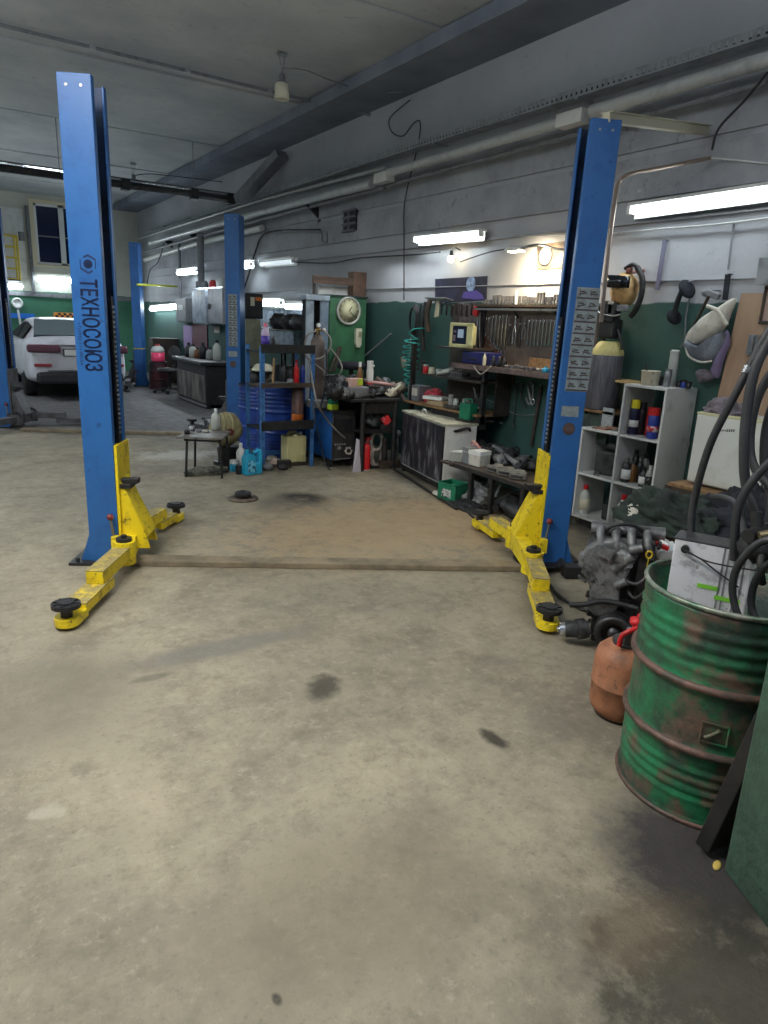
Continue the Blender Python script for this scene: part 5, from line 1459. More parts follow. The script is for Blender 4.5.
# tools hanging below the bench on the green wall
XG = WX - .02
def hang(name, x0, y0, x1, y1, w, m_, label, cat, th=.008):
    a, b = P(x0, y0, X=XG), P(x1, y1, X=XG)
    t = thing(name, label, cat, a)
    MB().bar((0, 0, 0), b - a, th, w, up=(0, 1, 0)).build('shaft', m_, t)
    MB().cyl((-.012, 0, -.005), (WX - XG, 0, -.005), .006, n=8).build('peg', STEEL, t)
    return t
hang('steel_rule', 516.5, 382, 513.5, 429, .012, CHROME, 'bright narrow steel rod hanging alone on the green wall', 'rod')
hang('thin_rod', 498, 369, 499, 390, .006, GREYP, 'thin rod hanging left under the tool shelf', 'rod')
hang('thin_rod', 502.5, 370, 502, 391, .008, STEEL, 'second thin rod hanging above the tilted white card', 'rod')
hang('thin_rod', 507, 370, 507, 396, .005, GREYP, 'thinnest rod right of the tilted white card', 'rod')
hang('pry_bar', 541, 385, 531, 446, .035, mat('rusty_bar', lin(76, 60, 60), .6, .2, lin(52, 44, 44), 10, (.4, .6)), 'long rusty pry bar leaning beside the near right post', 'bar')
for i, (pp, lab) in enumerate((([(531, 382), (533, 392), (532, 400), (529, 404), (526, 398)], 'curved grey tongs hanging on the green wall'), ([(522, 384), (521, 395), (523, 404), (526, 407)], 'dark curved wrench hanging left of the tongs'), ([(528, 386), (529.5, 395), (531, 402)], 'thin bent wrench between the tongs'))):
    p_ = [P(a, b, X=XG - .01) for a, b in pp]
    t = thing('hanging_tongs', lab, 'tongs', p_[0])
    MB().tube(spline([k - p_[0] for k in p_], 6), .009, 8).build('jaw', (GREYP, DARKM, STEEL)[i], t)
    MB().cyl((-.01, 0, 0), (WX - XG + .01, 0, 0), .006, n=8).build('peg', STEEL, t)
p_ = P(533, 398, X=XG - .012)
t = thing('adjustable_wrench', 'bright adjustable wrench hanging among the tongs', 'wrench', p_)
v = P(533.5, 384, X=XG - .012) - p_
MB().bar((0, 0, 0), v, .008, .016, up=(0, 1, 0)).build('shank', CHROME, t)
MB().tube([(0, math.cos(k * PI / 8) * .024, math.sin(k * PI / 8) * .03 - .035) for k in range(16)], .008, 8, closed=True).build('jaw', CHROME, t)
tag(MB().obox((0, 0, 0), (.004, .115, .05), rotm(-14, 0, 0)).build('paper_card', mat('pale_card', lin(190, 195, 196), .5, 0, lin(120, 126, 130), 40, (.52, .6)), loc=P(498.5, 393, X=XG)), 'tilted white card pinned on the green wall under the tool shelf', 'card')
tag(MB().obox((0, 0, 0), (.004, .05, .02)).build('paper_tag', mat('small_tag', lin(160, 168, 168), .5), loc=P(501, 423, X=XG)), 'tiny pale tag on the green wall above the low bench', 'tag')
wcable('sagging_wire', [(483, 398), (500, 405), (518, 415), (538, 414)], WX - .01, .004, 'thin wire sagging across the green wall', GREYP)
wcable('sagging_wire', [(474, 366), (477, 371), (481, 374), (487, 370), (491, 366)], XBn - .01, .005, 'pale wire hanging from the left end of the tool shelf', LIGHTC)

# ------------------------------------------------------------------ low bench with scrap
zl = .36
p1 = P(448, 457, z=zl); p2 = P(540, 490, z=zl)
XLf = 3.98
yl1, yl2 = P(450, 458, X=XLf).y, 4.02
zl = P(480, 471, X=XLf).z
t = thing('low_bench', 'low dark bench with scrap metal along the green wall', 'bench', (XLf, yl2, 0))
Ll = yl1 - yl2
MB().box(0, .78, 0, Ll, zl - .03, zl).build('bench_top', WOODD, t, bevel=.003)
MB().box(-.005, .0, 0, Ll, zl - .04, zl - .005).build('front_rail', DARKM, t)
for y_ in (.08, Ll * .45, Ll - .3):
    for x_ in (.03, .72): MB().bar((x_, y_, 0), (x_, y_, zl - .03), .04, .04).build('leg', DARKM, t)
tag(MB().bar((0, 0, 0), (.03, -.20, 0), .09, .035).build('vise_bar', BLK, loc=(XLf - .02, P(527, 488, X=XLf - .02).y, zl + .02), bevel=.008), 'thick black bar on the end of the low bench behind the lift', 'bar')
rnd = random.Random(21)
def scrap(px, py, X, kind, label, m_=CASTD, s=1.0):
    y_ = P(px, py, X=X).y
    t = thing(kind, label, 'car part', (X, y_, zl + .001), rnd.uniform(0, 180))
    return t
# pipes and castings lying on the bench
def lay(name, x0, y0, x1, y1, X0, X1, r, m_, label, cat='pipe'):
    a, b = P(x0, y0, X=X0), P(x1, y1, X=X1)
    a.z = max(a.z, zl + r); b.z = max(b.z, zl + r)
    t = thing(name, label, cat, a)
    MB().cyl((0, 0, 0), b - a, r, n=14).build('tube', m_, t)
    d = (b - a).normalized()
    MB().cyl(b - a - d * .04, b - a, r * 1.25, n=14).build('collar', m_, t)
    return t
lay('exhaust_pipe', 495, 447, 518, 465, 4.5, 4.22, .022, GREYP, 'pale grey pipe slanting across the scrap on the low bench')
for i, (px, py, X, r, lab) in enumerate(((489, 462, 4.35, .085, 'dark casting left of the slanted pipe on the low bench'), (500, 466, 4.3, .07, 'oily grey casting under the slanted pipe'), (510, 455, 4.55, .08, 'dark motor housing behind the slanted pipe'),
        (522, 466, 4.4, .08, 'black casting at the right end of the scrap'), (532, 470, 4.45, .07, 'dark lump beside the rusty bar on the low bench'), (497, 452, 4.62, .07, 'dark pump body at the back of the low bench'), (480, 452, 4.6, .07, 'dark housing behind the grey boxes'))):
    y_ = P(px, py, X=X).y
    t = thing('machine_casting', lab, 'car part', (X, y_, zl + .001), rnd.uniform(0, 360))
    MB().ball((0, 0, r * .8), r, 14, sc=(1.2, .9, .8), amp=.5, seed=i * 3.1, fr=2.5).obox((r * .3, 0, r * .55), (r * 1.4, r * 1.1, r * 1.0), rotm(0, 0, 20)).build('housing', (CASTD, CAST)[i % 2], t)
    MB().cyl((0, 0, r * .6), (r * 1.3, r * .8, r * 1.3), r * .25, n=12).build('spigot', DARKM, t)
    MB().tube(spline([(-r, 0, r * .3), (-r * .9, r * .4, r * 1.5), (0, r, r * 1.5), (r, r * .8, r * .4)]), r * .12).build('hose_stub', BLK, t)
for i, (px, py, lab) in enumerate(((494, 474, 'pale grey brake caliper at the front of the low bench'), (505, 478, 'second pale caliper at the front of the low bench'), (516, 482, 'third pale caliper near the lift on the low bench'))):
    y_ = P(px, py, X=XLf + .08).y
    t = thing('brake_caliper', lab, 'car part', (XLf + .10, y_, zl + .001), 15 * i)
    MB().obox((0, 0, .03), (.10, .14, .055), rotm(0, 6, 10)).ball((.02, 0, .04), .04, 10, sc=(1, 1.6, 1), amp=.3).build('caliper_body', mat('dusty_aluminium', lin(132, 130, 122), .6, .2, lin(84, 82, 78), 12, (.4, .62)), t, bevel=.012)
    MB().cyl((-.05, -.05, .03), (-.05, .05, .03), .012).build('slide_pin', DARKM, t)
# boxes at the left end of the low bench
X_ = XLf + .12
t = thing('paper_box', 'white box with printed lid on the left end of the low bench', 'box', (XLf + .16, P(479, 463, X=XLf + .16).y, zl + .001), 8)
MB().box(-.07, .07, -.07, .07, 0, .13).build('box_body', LIGHTC, t, bevel=.002)
MB().box(-.075, .075, -.075, .075, .10, .14).build('lid', WHITEP, t, bevel=.002)
t = thing('paper_box', 'grey box standing left of the white box on the low bench', 'box', (XLf + .14, P(470, 460, X=XLf + .14).y, zl + .001), 4)
MB().box(-.06, .06, -.05, .05, 0, .15).build('box_body', GREYP, t, bevel=.002)
MB().box(-.061, .061, -.051, .051, .11, .115).build('tape', LIGHTC, t)
t = thing('plastic_tray', 'frosted plastic tub at the left end of the low bench', 'tub', (XLf + .10, P(457, 455, X=XLf + .1).y, zl + .001))
MB().lathe([(0, 0), (.075, 0), (.085, .085), (.09, .085), (.09, .09), (.08, .09), (.07, .006), (0, .006)], n=4).build('tub', MAT_['milky'], t, bevel=.006)
MB().cyl((0, 0, .006), (0, 0, .05), .04).build('contents', LIGHTC, t)
tag(MB().obox((0, 0, .02), (.03, .12, .012), rotm(25, 0, 0)).obox((0, .03, .02), (.04, .05, .03)).build('red_white_tool', mat('red_white', lin(190, 150, 148), .5, 0, lin(160, 60, 56), 20, (.5, .6)), loc=(XLf + .2, P(476, 449, X=XLf + .2).y, zl + .155)), 'small red and white tool lying on the white box', 'tool')
# beneath: bag, scraps, planks
heap('rag_bundle', mat('pale_grey_rag', lin(140, 142, 144), .85, 0, lin(96, 96, 94), 9, (.45, .6), .2, 90), (4.17, 4.86, 0.0), .14, .20, .17, 31, 'pale grey bundle of rags under the left end of the low bench', 'rags', amp=.7, fold=4)
for i, (px, py, X, L, lab) in enumerate(((482, 483, 4.25, .25, 'first of the steel strips standing under the low bench'), (487, 486, 4.2, .24, 'second of the steel strips standing under the low bench'), (492, 488, 4.18, .22, 'third of the steel strips standing under the low bench'))):
    y_ = P(px, 500, X=X).y
    t = MB().bar((0, 0, 0), (.05, -.04, min(L, zl - .05)), .03, .012, up=(1, 0, 0)).build('steel_strip', GREYP, loc=(X, y_, 0))
    tag(t, lab, 'strip')
for i, (x_, y_, r, lab) in enumerate(((4.2, 4.45, .10, 'oily gearbox lump under the middle of the low bench'), (4.32, 4.22, .11, 'oily casting under the right end of the low bench'), (4.10, 4.28, .08, 'grey casting in front under the low bench'), (4.12, 4.60, .07, 'small dark casting behind the steel strips'))):
    t = thing('gearbox_part', lab, 'car part', (x_, y_, 0), 40 * i)
    MB().ball((0, 0, r * .85), r, 16, sc=(1.5, 1.0, .85), amp=.5, seed=40 + i, fr=2.4).build('casing', (CASTD, mat('oily_brown_casting', lin(84, 78, 66), .5, .2, lin(52, 48, 44), 9, (.4, .6), .3, 40))[i % 2], t)
    MB().cyl((-r, 0, r * .8), (-r * 1.9, -.02, r * .7), r * .35, n=14).build('shaft_end', DARKM, t)
heap('cable_tangle', mat('black_tangle', lin(40, 40, 42), .6, 0, lin(90, 90, 94), 20, (.58, .66), .3, 60), (3.98, 4.75, 0.0), .13, .24, .055, 37, 'tangle of dark wires and bits on the floor before the low bench', 'wires', amp=.8, fold=7)
q = P(478, 492, z=.05)

# ------------------------------------------------------------------ black and white appliance, green basket
A0 = Vector((4.08, 5.335, 0)); A1 = Vector((4.286, 6.367, 0))
azm = math.degrees(math.atan2((A1 - A0).y, (A1 - A0).x)) - 90
t = thing('metal_cabinet', 'low cabinet with smeared black front and white side', 'cabinet', A0, azm)
LA = (A1 - A0).length; hA = .655
BLKF = mat('smeared_black_front', lin(40, 40, 48), .45, 0, lin(140, 140, 146), 8, (.5, .74), .05, 40, stretch=(1, 1.5, .5))
MB().box(.02, .36, 0, LA, .05, hA).build('body', WHITE, t, bevel=.004)
MB().box(0, .018, .01, LA - .01, .09, hA - .015).build('front_panel', BLKF, t, bevel=.003)
MB().box(-.01, .37, -.01, LA + .01, hA, hA + .022).build('lid', mat('cream_lid', lin(186, 186, 168), .5, 0, lin(140, 138, 124), 6, (.45, .65)), t, bevel=.004)
MB().box(-.012, .012, .0, LA, .045, .075).build('kick_rail', DARKM, t)
for x_, y_ in ((.03, .03), (.33, .03), (.03, LA - .04), (.33, LA - .04)): MB().cyl((x_, y_, 0), (x_, y_, .05), .022).build('foot', BLK, t)
m = MB().tube(spline([(.10, -.012, hA - .05), (.13, -.02, hA - .04), (.2, -.03, hA - .02), (.26, -.025, hA - .02), (.28, -.014, hA - .05)]), .010).tube([(.12, -.012, hA - .06), (.22, -.025, hA - .035)], .006)
m.build('side_handle', BLK, t)
MB().tube(spline([(.14, LA * .68, hA + .022), (.13, LA * .70, hA + .06), (.13, LA * .76, hA + .06), (.14, LA * .78, hA + .022)]), .008).build('lid_handle', WHITEP, t)
tag(MB().bar((0, 0, 0), (Vector((4.30, 6.40, 0)) - Vector((3.88, 4.70, 0))), .03, .012).build('floor_pipe', DARKM, loc=(3.80, 4.70, .016)), 'thin dark pipe lying on the floor along the low cabinet', 'pipe')
# green basket
q = P(451, 493, z=0)
t = thing('plastic_basket', 'green plastic carrier box on the floor beside the white cabinet side', 'basket', (4.0, 5.02, 0), 12)
GB = mat('green_plastic', lin(28, 120, 88), .4, 0, lin(22, 90, 66), 7, (.45, .65))
m = MB(); w_, d_, h_ = .11, .10, .17
m.box(-d_, d_, -w_, w_, 0, .008).box(-d_, -d_ + .006, -w_, w_, 0, h_).box(d_ - .006, d_, -w_, w_, 0, h_).box(-d_, d_, -w_, -w_ + .006, 0, h_).box(-d_, d_, w_ - .006, w_, 0, h_)
m.build('basket_body', GB, t, bevel=.006)
m = MB().tube([(-d_, -w_, h_), (-d_, w_, h_), (d_, w_, h_), (d_, -w_, h_)], .008, 8, closed=True); m.build('rim', GB, t)
MB().box(-d_ - .002, -d_, -.05, .06, .04, .12).build('label', mat('mottled_label', lin(190, 190, 186), .5, 0, lin(50, 52, 54), 26, (.48, .54)), t)
MB().ball((0, 0, .10), .08, 12, sc=(1, 1, .7), amp=.3, seed=6).build('contents', MAT_['green'], t)
tag(MB().ball((0, 0, .03), .035, 12, sc=(.7, 1.4, .8), amp=.5, seed=3).build('paper_scrap', LIGHTC, loc=(3.93, 5.20, 0.0)), 'small crumpled white scrap on the floor left of the green basket', 'scrap')
tag(MB().bar((0, 0, 0), (.0, -.16, 0), .08, .02).build('brown_plate', WOODD, loc=(XLf - .0, yl1 + .10, zl - .012)), 'short brown board end projecting from the low bench', 'board')

# ------------------------------------------------------------------ dark shelving with the monitor, left of the tool board
XF = 4.42
ya_, yb2 = P(404, 399, X=XF).y, P(478, 405, X=XF).y
zA = P(405, 400, X=XF).z; zB_ = P(425, 374, X=XF).z; zC_ = P(462, 348, X=XF + .04).z; zD = P(450, 303, X=XF + .2).z
t = thing('tool_shelving', 'dark crowded wall shelving carrying the pale monitor', 'shelving', (XF, yb2, 0))
Ls = ya_ - yb2; Ls2 = P(420, 372, X=XF).y - yb2; Ls3 = P(432, 345, X=XF).y - yb2
DW = mat('shelf_dark_wood', lin(62, 54, 50), .6, 0, lin(40, 38, 38), 6, (.4, .6), .1, 50)
yk = P(482, 350, X=4.8).y - yb2
MB().box(0, .40, 0, Ls, zA - .025, zA).build('lower_board', WOOD, t, bevel=.003)
MB().box(.02, .40, 0, Ls2, zB_ - .02, zB_).build('middle_board', DW, t)
MB().box(.04, .40, yk * .6, Ls3, zC_ - .02, zC_).build('upper_board', DW, t)
MB().box(.385, .40, yk, Ls2, zA, zD).build('back_and_shade_panel', DW, t)
MB().box(.20, .40, -.012, .0, zA - .02, zbn - .04).build('side_panel', DW, t)
MB().box(.05, .10, 0, .04, zA - .1, zbn - .04).build('upright', DARKM, t)
MB().box(.05, .10, Ls - .06, Ls - .02, zA - .1, zC_).build('upright', DARKM, t)
MB().box(.34, .385, yk + .02, Ls3, zC_ + .18, zD).build('hanging_panel', mat('brown_grey_panel', lin(108, 98, 98), .6, 0, lin(70, 62, 66), 12, (.42, .62)), t)
MB().box(.03, .12, 0.0, Ls * .62, zA - .15, zA - .025).build('drawer_box', BLK, t)
# monitor
q = P(459, 348, X=XF + .05)
t = thing('crt_monitor', 'small monitor in a pale yellow frame on the dark shelving', 'monitor', (XF + .06, q.y, zC_ + .001), 14)
w_ = .29; h_ = P(462, 323, X=XF + .06).z - zC_
CRT = mat('pale_yellow_plastic', lin(196, 196, 148), .45, 0, lin(172, 172, 130), 8, (.5, .7))
m = MB()
m.box(0, .03, -w_ / 2, w_ / 2, 0, .035).box(0, .03, -w_ / 2, w_ / 2, h_ - .03, h_).box(0, .03, -w_ / 2, -w_ / 2 + .075, 0, h_).box(0, .03, w_ / 2 - .03, w_ / 2, 0, h_)
m.build('bezel', CRT, t, bevel=.006)
MB().box(.03, .12, -w_ / 2 + .03, w_ / 2 - .03, .02, h_ - .02).build('housing', CRT, t, bevel=.02)
MB().box(.014, .02, -w_ / 2 + .075, w_ / 2 - .03, .03, h_ - .025).build('screen', mat('dark_screen', lin(38, 42, 66), .15), t)
MB().box(.008, .013, -.025, .045, h_ * .40, h_ * .74).build('screen_window', mat('screen_window', lin(150, 168, 190), .3, em=.25), t)
MB().box(.008, .013, .075, .105, h_ * .25, h_ * .5).box(.008, .013, .07, .10, h_ * .6, h_ * .7).build('screen_icons', mat('screen_icons', lin(110, 90, 110), .3), t)
# blue box under the monitor
q = P(463, 357, X=XF + .06)
t = thing('blue_case', 'dark blue case under the monitor shelf', 'case', (XF + .07, yb2 + .22, zbn + .001))
MB().box(0, .2, -.2, .17, 0, zC_ - zbn - .03).build('case_body', mat('deep_blue', lin(38, 44, 110), .4, 0, lin(28, 30, 70), 8, (.45, .65)), t, bevel=.01)
MB().box(-.01, 0, -.06, .04, .04, .06).build('handle', BLK, t, bevel=.004)
rnd = random.Random(31)
# small stuff on the boards: each its own object
def jar(px, X, z, r, h, m_, lab, grp=None, cap=None):
    return bottle(X, P(px, 400, X=X).y, z + .001, r, h, m_, cap or m_, lab, cat='jar', capr=.85, caph=.18, shoulder=.9, group=grp)
for px, r, h, mm, lab in ((424, .03, .09, RED, 'red-topped small tin at the left end of the middle board'), (430, .035, .07, MAT_['cream'], 'cream jar right of the red tin on the middle board'), (421, .028, .12, MAT_['dark'], 'black bottle at the left corner of the middle board'),
        (437, .03, .06, MAT_['clear'], 'grey jar right of the cream jar on the middle board')):
    jar(px, XF + .10, zB_, r, h, mm, lab, cap=MAT_['milky'] if mm is RED else None)
t = thing('white_tray', 'tilted white plastic tray on the middle board', 'tray', (XF + .10, P(446, 372, X=XF + .1).y, zB_ + .03), 10)
MB().obox((0, 0, .02), (.10, .20, .03), rotm(-12, -20, 0)).build('tray', MAT_['milky'], t, bevel=.012)
MB().obox((.0, 0, .005), (.06, .12, .03)).build('foot', BLK, t)
t = thing('wire_basket', 'grey wire basket at the right end of the middle board', 'basket', (XF + .10, P(460, 375, X=XF + .1).y, zB_ + .001))
m = MB()
for k in range(9): m.tube([(-.06, -.10 + .025 * k, 0), (-.07, -.10 + .025 * k, .10)], .003, 5)
for z_ in (.003, .05, .10): m.tube([(-.065, -.11, z_), (-.065, .11, z_), (.08, .11, z_), (.08, -.11, z_)], .003, 5, closed=True)
m.build('wire_frame', GREYP, t); MB().box(-.05, .07, -.09, .09, .002, .06).build('contents', CASTD, t, bevel=.01)
# heap of things on the lower board
t = thing('grey_case', 'grey box at the left end of the lower wooden board', 'box', (XF + .12, P(417, 398, X=XF + .12).y, zA + .001), 5)
MB().box(-.06, .10, -.10, .10, 0, .17).build('box_body', mat('mid_grey_box', lin(112, 116, 122), .55, 0, lin(84, 86, 92), 7, (.45, .65)), t, bevel=.006)
MB().box(-.064, -.06, -.07, .02, .06, .14).build('label', LIGHTC, t)
tag(MB().box(-.10, .05, -.12, .12, 0, .035).build('folded_paper', WHITEP, loc=(XF + .09, P(437, 398, X=XF + .09).y, zA + .06), rz=20, bevel=.003), 'white folded papers on the lower wooden board', 'papers')
tag(MB().box(-.07, .07, -.14, .14, 0, .055).build('cardboard_tray', mat('pale_card2', lin(170, 150, 120), .7), loc=(XF + .09, P(440, 400, X=XF + .09).y, zA + .001), bevel=.003), 'flat cardboard tray under the white papers', 'tray')
heap('red_cloth', mat('dull_red_cloth', lin(170, 50, 62), .8, 0, lin(90, 40, 44), 8, (.45, .6)), (XF + .22, P(434, 390, X=XF + .22).y, zA + .001), .10, .20, .15, 41, 'red cloth behind the papers on the lower board', 'cloth', amp=.8, fold=5)
for i, (px, dx, r, h, mm, lab) in enumerate(((451, .08, .03, .14, 'clear', 'clear bottle standing right of the white papers'), (456, .12, .03, .10, 'milky', 'milky jar beside the clear bottle on the lower board'), (461, .06, .035, .07, 'dark', 'dark jar near the right end of the lower board'),
        (466, .14, .04, .11, 'clear', 'grey jar near the right end of the lower board'), (470, .10, .03, .09, 'cream', 'cream jar at the right end of the lower board'), (447, .2, .035, .12, 'dark', 'dark tall jar behind the clear bottle'))):
    jar(px, XF + dx, zA, r, h, MAT_[mm], lab)
heap('small_parts', mat('mixed_bits', lin(100, 98, 92), .6, .2, lin(50, 48, 48), 40, (.42, .55), .5, 60, c3=lin(170, 165, 150), sc3=60, th3=(.6, .64)), (XF + .10, P(455, 404, X=XF + .1).y, zA + .001), .08, .22, .035, 43, 'low heap of small mixed parts on the lower board', 'parts', amp=.9, fold=9)['kind'] = 'stuff'
# hung things on the left side of the shelving
q = P(436, 308, X=XF + .25)
t = thing('pale_guard', 'pale cream plastic piece hanging left of the brown-grey panel', 'plastic piece', q)
MB().prism([(-.035, -.10), (.035, -.09), (.045, .03), (.02, .10), (-.005, .09)], .02, (0, 0, 0), Matrix(((0, 0, 1), (-1, 0, 0), (0, 1, 0)))).build('piece', MAT_['cream'], t, bevel=.008)
MB().cyl((0, 0, .08), (.12, 0, .09), .006).build('hook', STEEL, t)
for i, px in enumerate((442, 447, 452, 457, 462, 467, 472)):
    a = P(px, 303 + (i % 3), X=XF + .32); 
    t = thing('hanging_tool', 'dark small tool hanging in the row on the brown-grey panel', 'tool', a, 0, 'tools on the brown-grey panel') if i == 0 else None
    if i == 0:
        MB().bar((0, 0, 0), (0, 0, -.12), .02, .008).build('shaft', DARKM, t); MB().cyl((0, 0, 0), (.03, 0, 0), .006).build('peg', STEEL, t); ht = t
    else: dup(ht, a, 0, 'dark small tool hanging in the row on the brown-grey panel', 'tools on the brown-grey panel')
t = thing('red_tool', 'small red tool hanging right of the monitor', 'tool', P(476, 311, X=XF + .32))
MB().obox((0, 0, 0), (.03, .08, .10), rotm(20, 0, 0)).build('body', RED, t, bevel=.015); MB().cyl((0, 0, .04), (.08, 0, .05), .008).build('peg', STEEL, t)
a = P(482, 306, X=4.78)
t = thing('cord_bundle', 'dark bundle of cords hanging between the monitor and the tool board', 'cords', a)
for k in range(4):
    MB().tube(spline([(0, .01 * k, 0), (-.02, .02 * k - .03, -.2), (.0, .03 * k - .05, -.38 - .03 * k)]), .008).build('cord', (BLK, GREYP, DARKM, STEEL)[k], t)
# small things on the top edge of the shelving
tag(MB().obox((0, 0, 0), (.14, .30, .012), rotm(0, 8, 12)).build('tilted_board', GALV, loc=P(439, 299, X=XF + .22) ), 'thin grey sheet tilted on top of the dark shelving', 'sheet')
# black coil hung on the wall and teal spiral hose
q = P(414, 318, X=4.76)
t = thing('cable_coil', 'coil of black and grey cable hanging on the wall above the teal spiral hose', 'cable coil', q)
m = MB()
for k in range(4):
    m.tube([(.01 * k - .02, math.cos(u * PI / 10) * (.07 + .008 * k), math.sin(u * PI / 10) * (.14 + .01 * k) - .02) for u in range(20)], .009, 6, closed=True)
m.build('coil', BLK, t)
MB().tube(spline([(0, -.02, -.12), (0, .03, -.25), (0, .06, -.4), (0, .05, -.55)]), .006).tube(spline([(0, .0, -.14), (0, .05, -.2), (0, .02, -.45)]), .006).build('hanging_end', GREYP, t)
MB().cyl((0, 0, .11), (WX - q.x, 0, .12), .01).build('hook', STEEL, t)
for i, (px, yy, L) in enumerate(((426, 302, .55), (430, 300, .35), (421, 304, .75))):
    a = P(px, yy, X=4.78)
    t = thing('hanging_strap', ('dark strap hanging right of the cable coil', 'short brown strap hanging beside the pale plastic piece', 'long dark cord hanging beside the cable coil')[i], 'strap', a)
    MB().tube(spline([(0, 0, 0), (-.02, .02, -L * .5), (0, -.01, -L)]), (.025, .03, .01)[i], 8).build('strap', (BLK, WOODD, BLK)[i], t)
    MB().cyl((0, 0, -.01), (WX - a.x, 0, .0), .006).build('peg', STEEL, t)
a, b = P(412, 339, X=4.60), P(408, 400, X=4.60)
t = thing('spiral_hose', 'teal spiral air hose hanging beside the dark shelving', 'hose', a)
TEAL = mat('teal_hose', lin(36, 140, 135), .35)
H_ = a.z - b.z; pts = []
for k in range(22 * 16):
    f = k / (22 * 16); r_ = .075 + .02 * math.sin(f * 7)
    u = 2 * PI * 11 * f
    pts.append((math.cos(u) * r_, math.sin(u) * r_ + (b.y - a.y) * f, -H_ * f))
MB().tube(pts, .009, 6).build('spiral', TEAL, t)
MB().tube(spline([pts[0], (0, .06, .05), (0, 0, .1), (.1, 0, .12), (WX - a.x - .02, 0, .12)]), .008).build('feed', TEAL, t)
q = P(404, 362, X=4.70)
t = thing('dusty_brush', 'short pale brush hanging left of the teal spiral hose', 'brush', q)
MB().obox((0, 0, 0), (.04, .07, .13), rotm(-20, 0, 0)).build('bristles', mat('dusty_bristle', lin(150, 138, 118), .8), t, bevel=.01)
MB().tube([(0, -.02, .06), (0, -.06, .26)], .012).cyl((0, -.06, .25), (WX - q.x, -.06, .25), .006).build('handle', WOODD, t)
# green jerrycan-like box hung right
q = P(467, 416, X=4.36)
t = thing('green_box', 'green plastic box beside the lid of the white cabinet', 'box', (4.42, P(467, 425, X=4.42).y - .0, .70), 5)
MB().box(-.05, .06, -.075, .075, -.0, .16).build('body', GB, t, bevel=.008)
MB().tube([(.0, -.05, .16), (.0, -.05, .20), (.0, .05, .20), (.0, .05, .16)], .008).build('handle', GB, t)
tag(MB().box(0, .3, -.12, .12, -.02, 0).build('bracket_board', DW, loc=(4.36, P(467, 425, X=4.42).y, .699)), 'small dark board under the green plastic box', 'board')
q = P(476, 413, X=4.5)
t = thing('clipped_tools', 'dark tool holder with pale tags right of the green box', 'holder', (4.62, P(476, 418, X=4.62).y, .68))
MB().box(0, .05, -.06, .06, 0, .22).build('holder', BLK, t, bevel=.01)
MB().box(-.004, 0, -.04, .04, .05, .07).box(-.004, 0, -.04, .04, .11, .13).build('tags', LIGHTC, t)
MB().bar((.0, 0, .2), (-.04, .03, .32), .01, .01).bar((.0, .03, .2), (.0, .06, .30), .01, .01).build('rod', STEEL, t)

# ------------------------------------------------------------------ vise table
f0 = P(361, 471, z=0)
X0, Y0 = f0.x, f0.y
tz = zat(X0, Y0, 399)
rgt = P(404, 400, z=tz); lft = P(334, 396, z=tz)
t = thing('steel_workbench', 'dark steel work table crowded with machine parts below the wall clock', 'table', (X0, Y0, 0), 0)
Wd = .95; 
tx0, tx1 = lft.x - X0 + .02, rgt.x - X0
MB().box(tx0, tx1 + .05, -.04, .62, tz - .03, tz).build('table_top', DARKM, t, bevel=.004)
for x_, y_ in ((0, 0), (0, .55), (tx1, 0), (tx1, .55), (tx0 + .04, .55)): MB().cyl((x_, y_, 0), (x_, y_, tz - .03), .028, n=12).build('leg', DARKM, t)
z2_ = zat(X0, Y0, 432)
MB().box(0, tx1, 0, .58, z2_ - .02, z2_).build('lower_shelf', DARKM, t)
MB().box(.0, tx1, .0, .02, tz - .16, tz - .03).build('apron', DARKM, t)
def ontop(px, py=399, dy=.15):
    p = P(px, py, z=tz); return X0 + (p.x - X0), p.y + dy
def cast(px, dy, r, lab, m_=CASTD, z=None, nm='machine_part', sc=(1.2, .9, .9), seed=None):
    z = tz if z is None else z
    x_ = P(px, 399, Y=Y0 + dy).x
    t = thing(nm, lab, 'car part', (x_, Y0 + dy, z + .001), rnd.uniform(0, 90))
    MB().ball((0, 0, r * .85), r, 14, sc=sc, amp=.5, seed=seed if seed is not None else px, fr=2.5).cyl((r * .3, 0, r * .7), (r * 1.3, .3 * r, r * 1.1), r * .4, n=12).build('housing', m_, t)
    MB().cyl((0, 0, r), (-.3 * r, 0, r * 1.8), r * .22, n=10).build('stub', DARKM, t)
    MB().tube(spline([(-r, 0, r), (-r * 1.3, r * .3, r * 1.6), (-.2 * r, r * .5, r * 1.7)]), r * .1).build('tube', BLK, t)
    return t
cast(338, .28, .13, 'large dark alternator at the left end of the work table')
cast(348, .2, .11, 'dark machine part right of the alternator on the work table', NAVC)
cast(335, .05, .09, 'dark round part at the front left edge of the work table', DARKM)
cast(353, .45, .12, 'blue-black motor at the back of the work table', NAVC)
cast(397, .25, .09, 'pale worn part at the right end of the work table', mat('cream_part', lin(170, 160, 140), .6, 0, lin(110, 100, 90), 12, (.45, .6)))
cast(402, .40, .08, 'grey part behind the pale one at the right end of the table', CAST)
cast(391, .10, .06, 'white and brown small part at the front right of the table', LIGHTC)
def yy(dy): return Y0 + dy
def tb(px, dy, *a, **k):
    y_ = Y0 + dy; x_ = P(px, 399, Y=y_).x
    return bottle(x_, y_, k.pop('z', tz) + .001, *a, **k)
hz = lambda px, dy, y1: max(.04, zat(P(px, 399, Y=Y0 + dy).x, Y0 + dy, y1) - tz)
tb(359, .3, .035, hz(359, .3, 362), MAT_['amber'], WHITEP, 'white-capped brown bottle on the work table')
spray(P(369, 399, Y=Y0 + .3).x, Y0 + .3, tz + .001, .04, hz(369, .3, 361), WHITEP, WHITEP, 'white can with red band standing on the work table', band=RED)
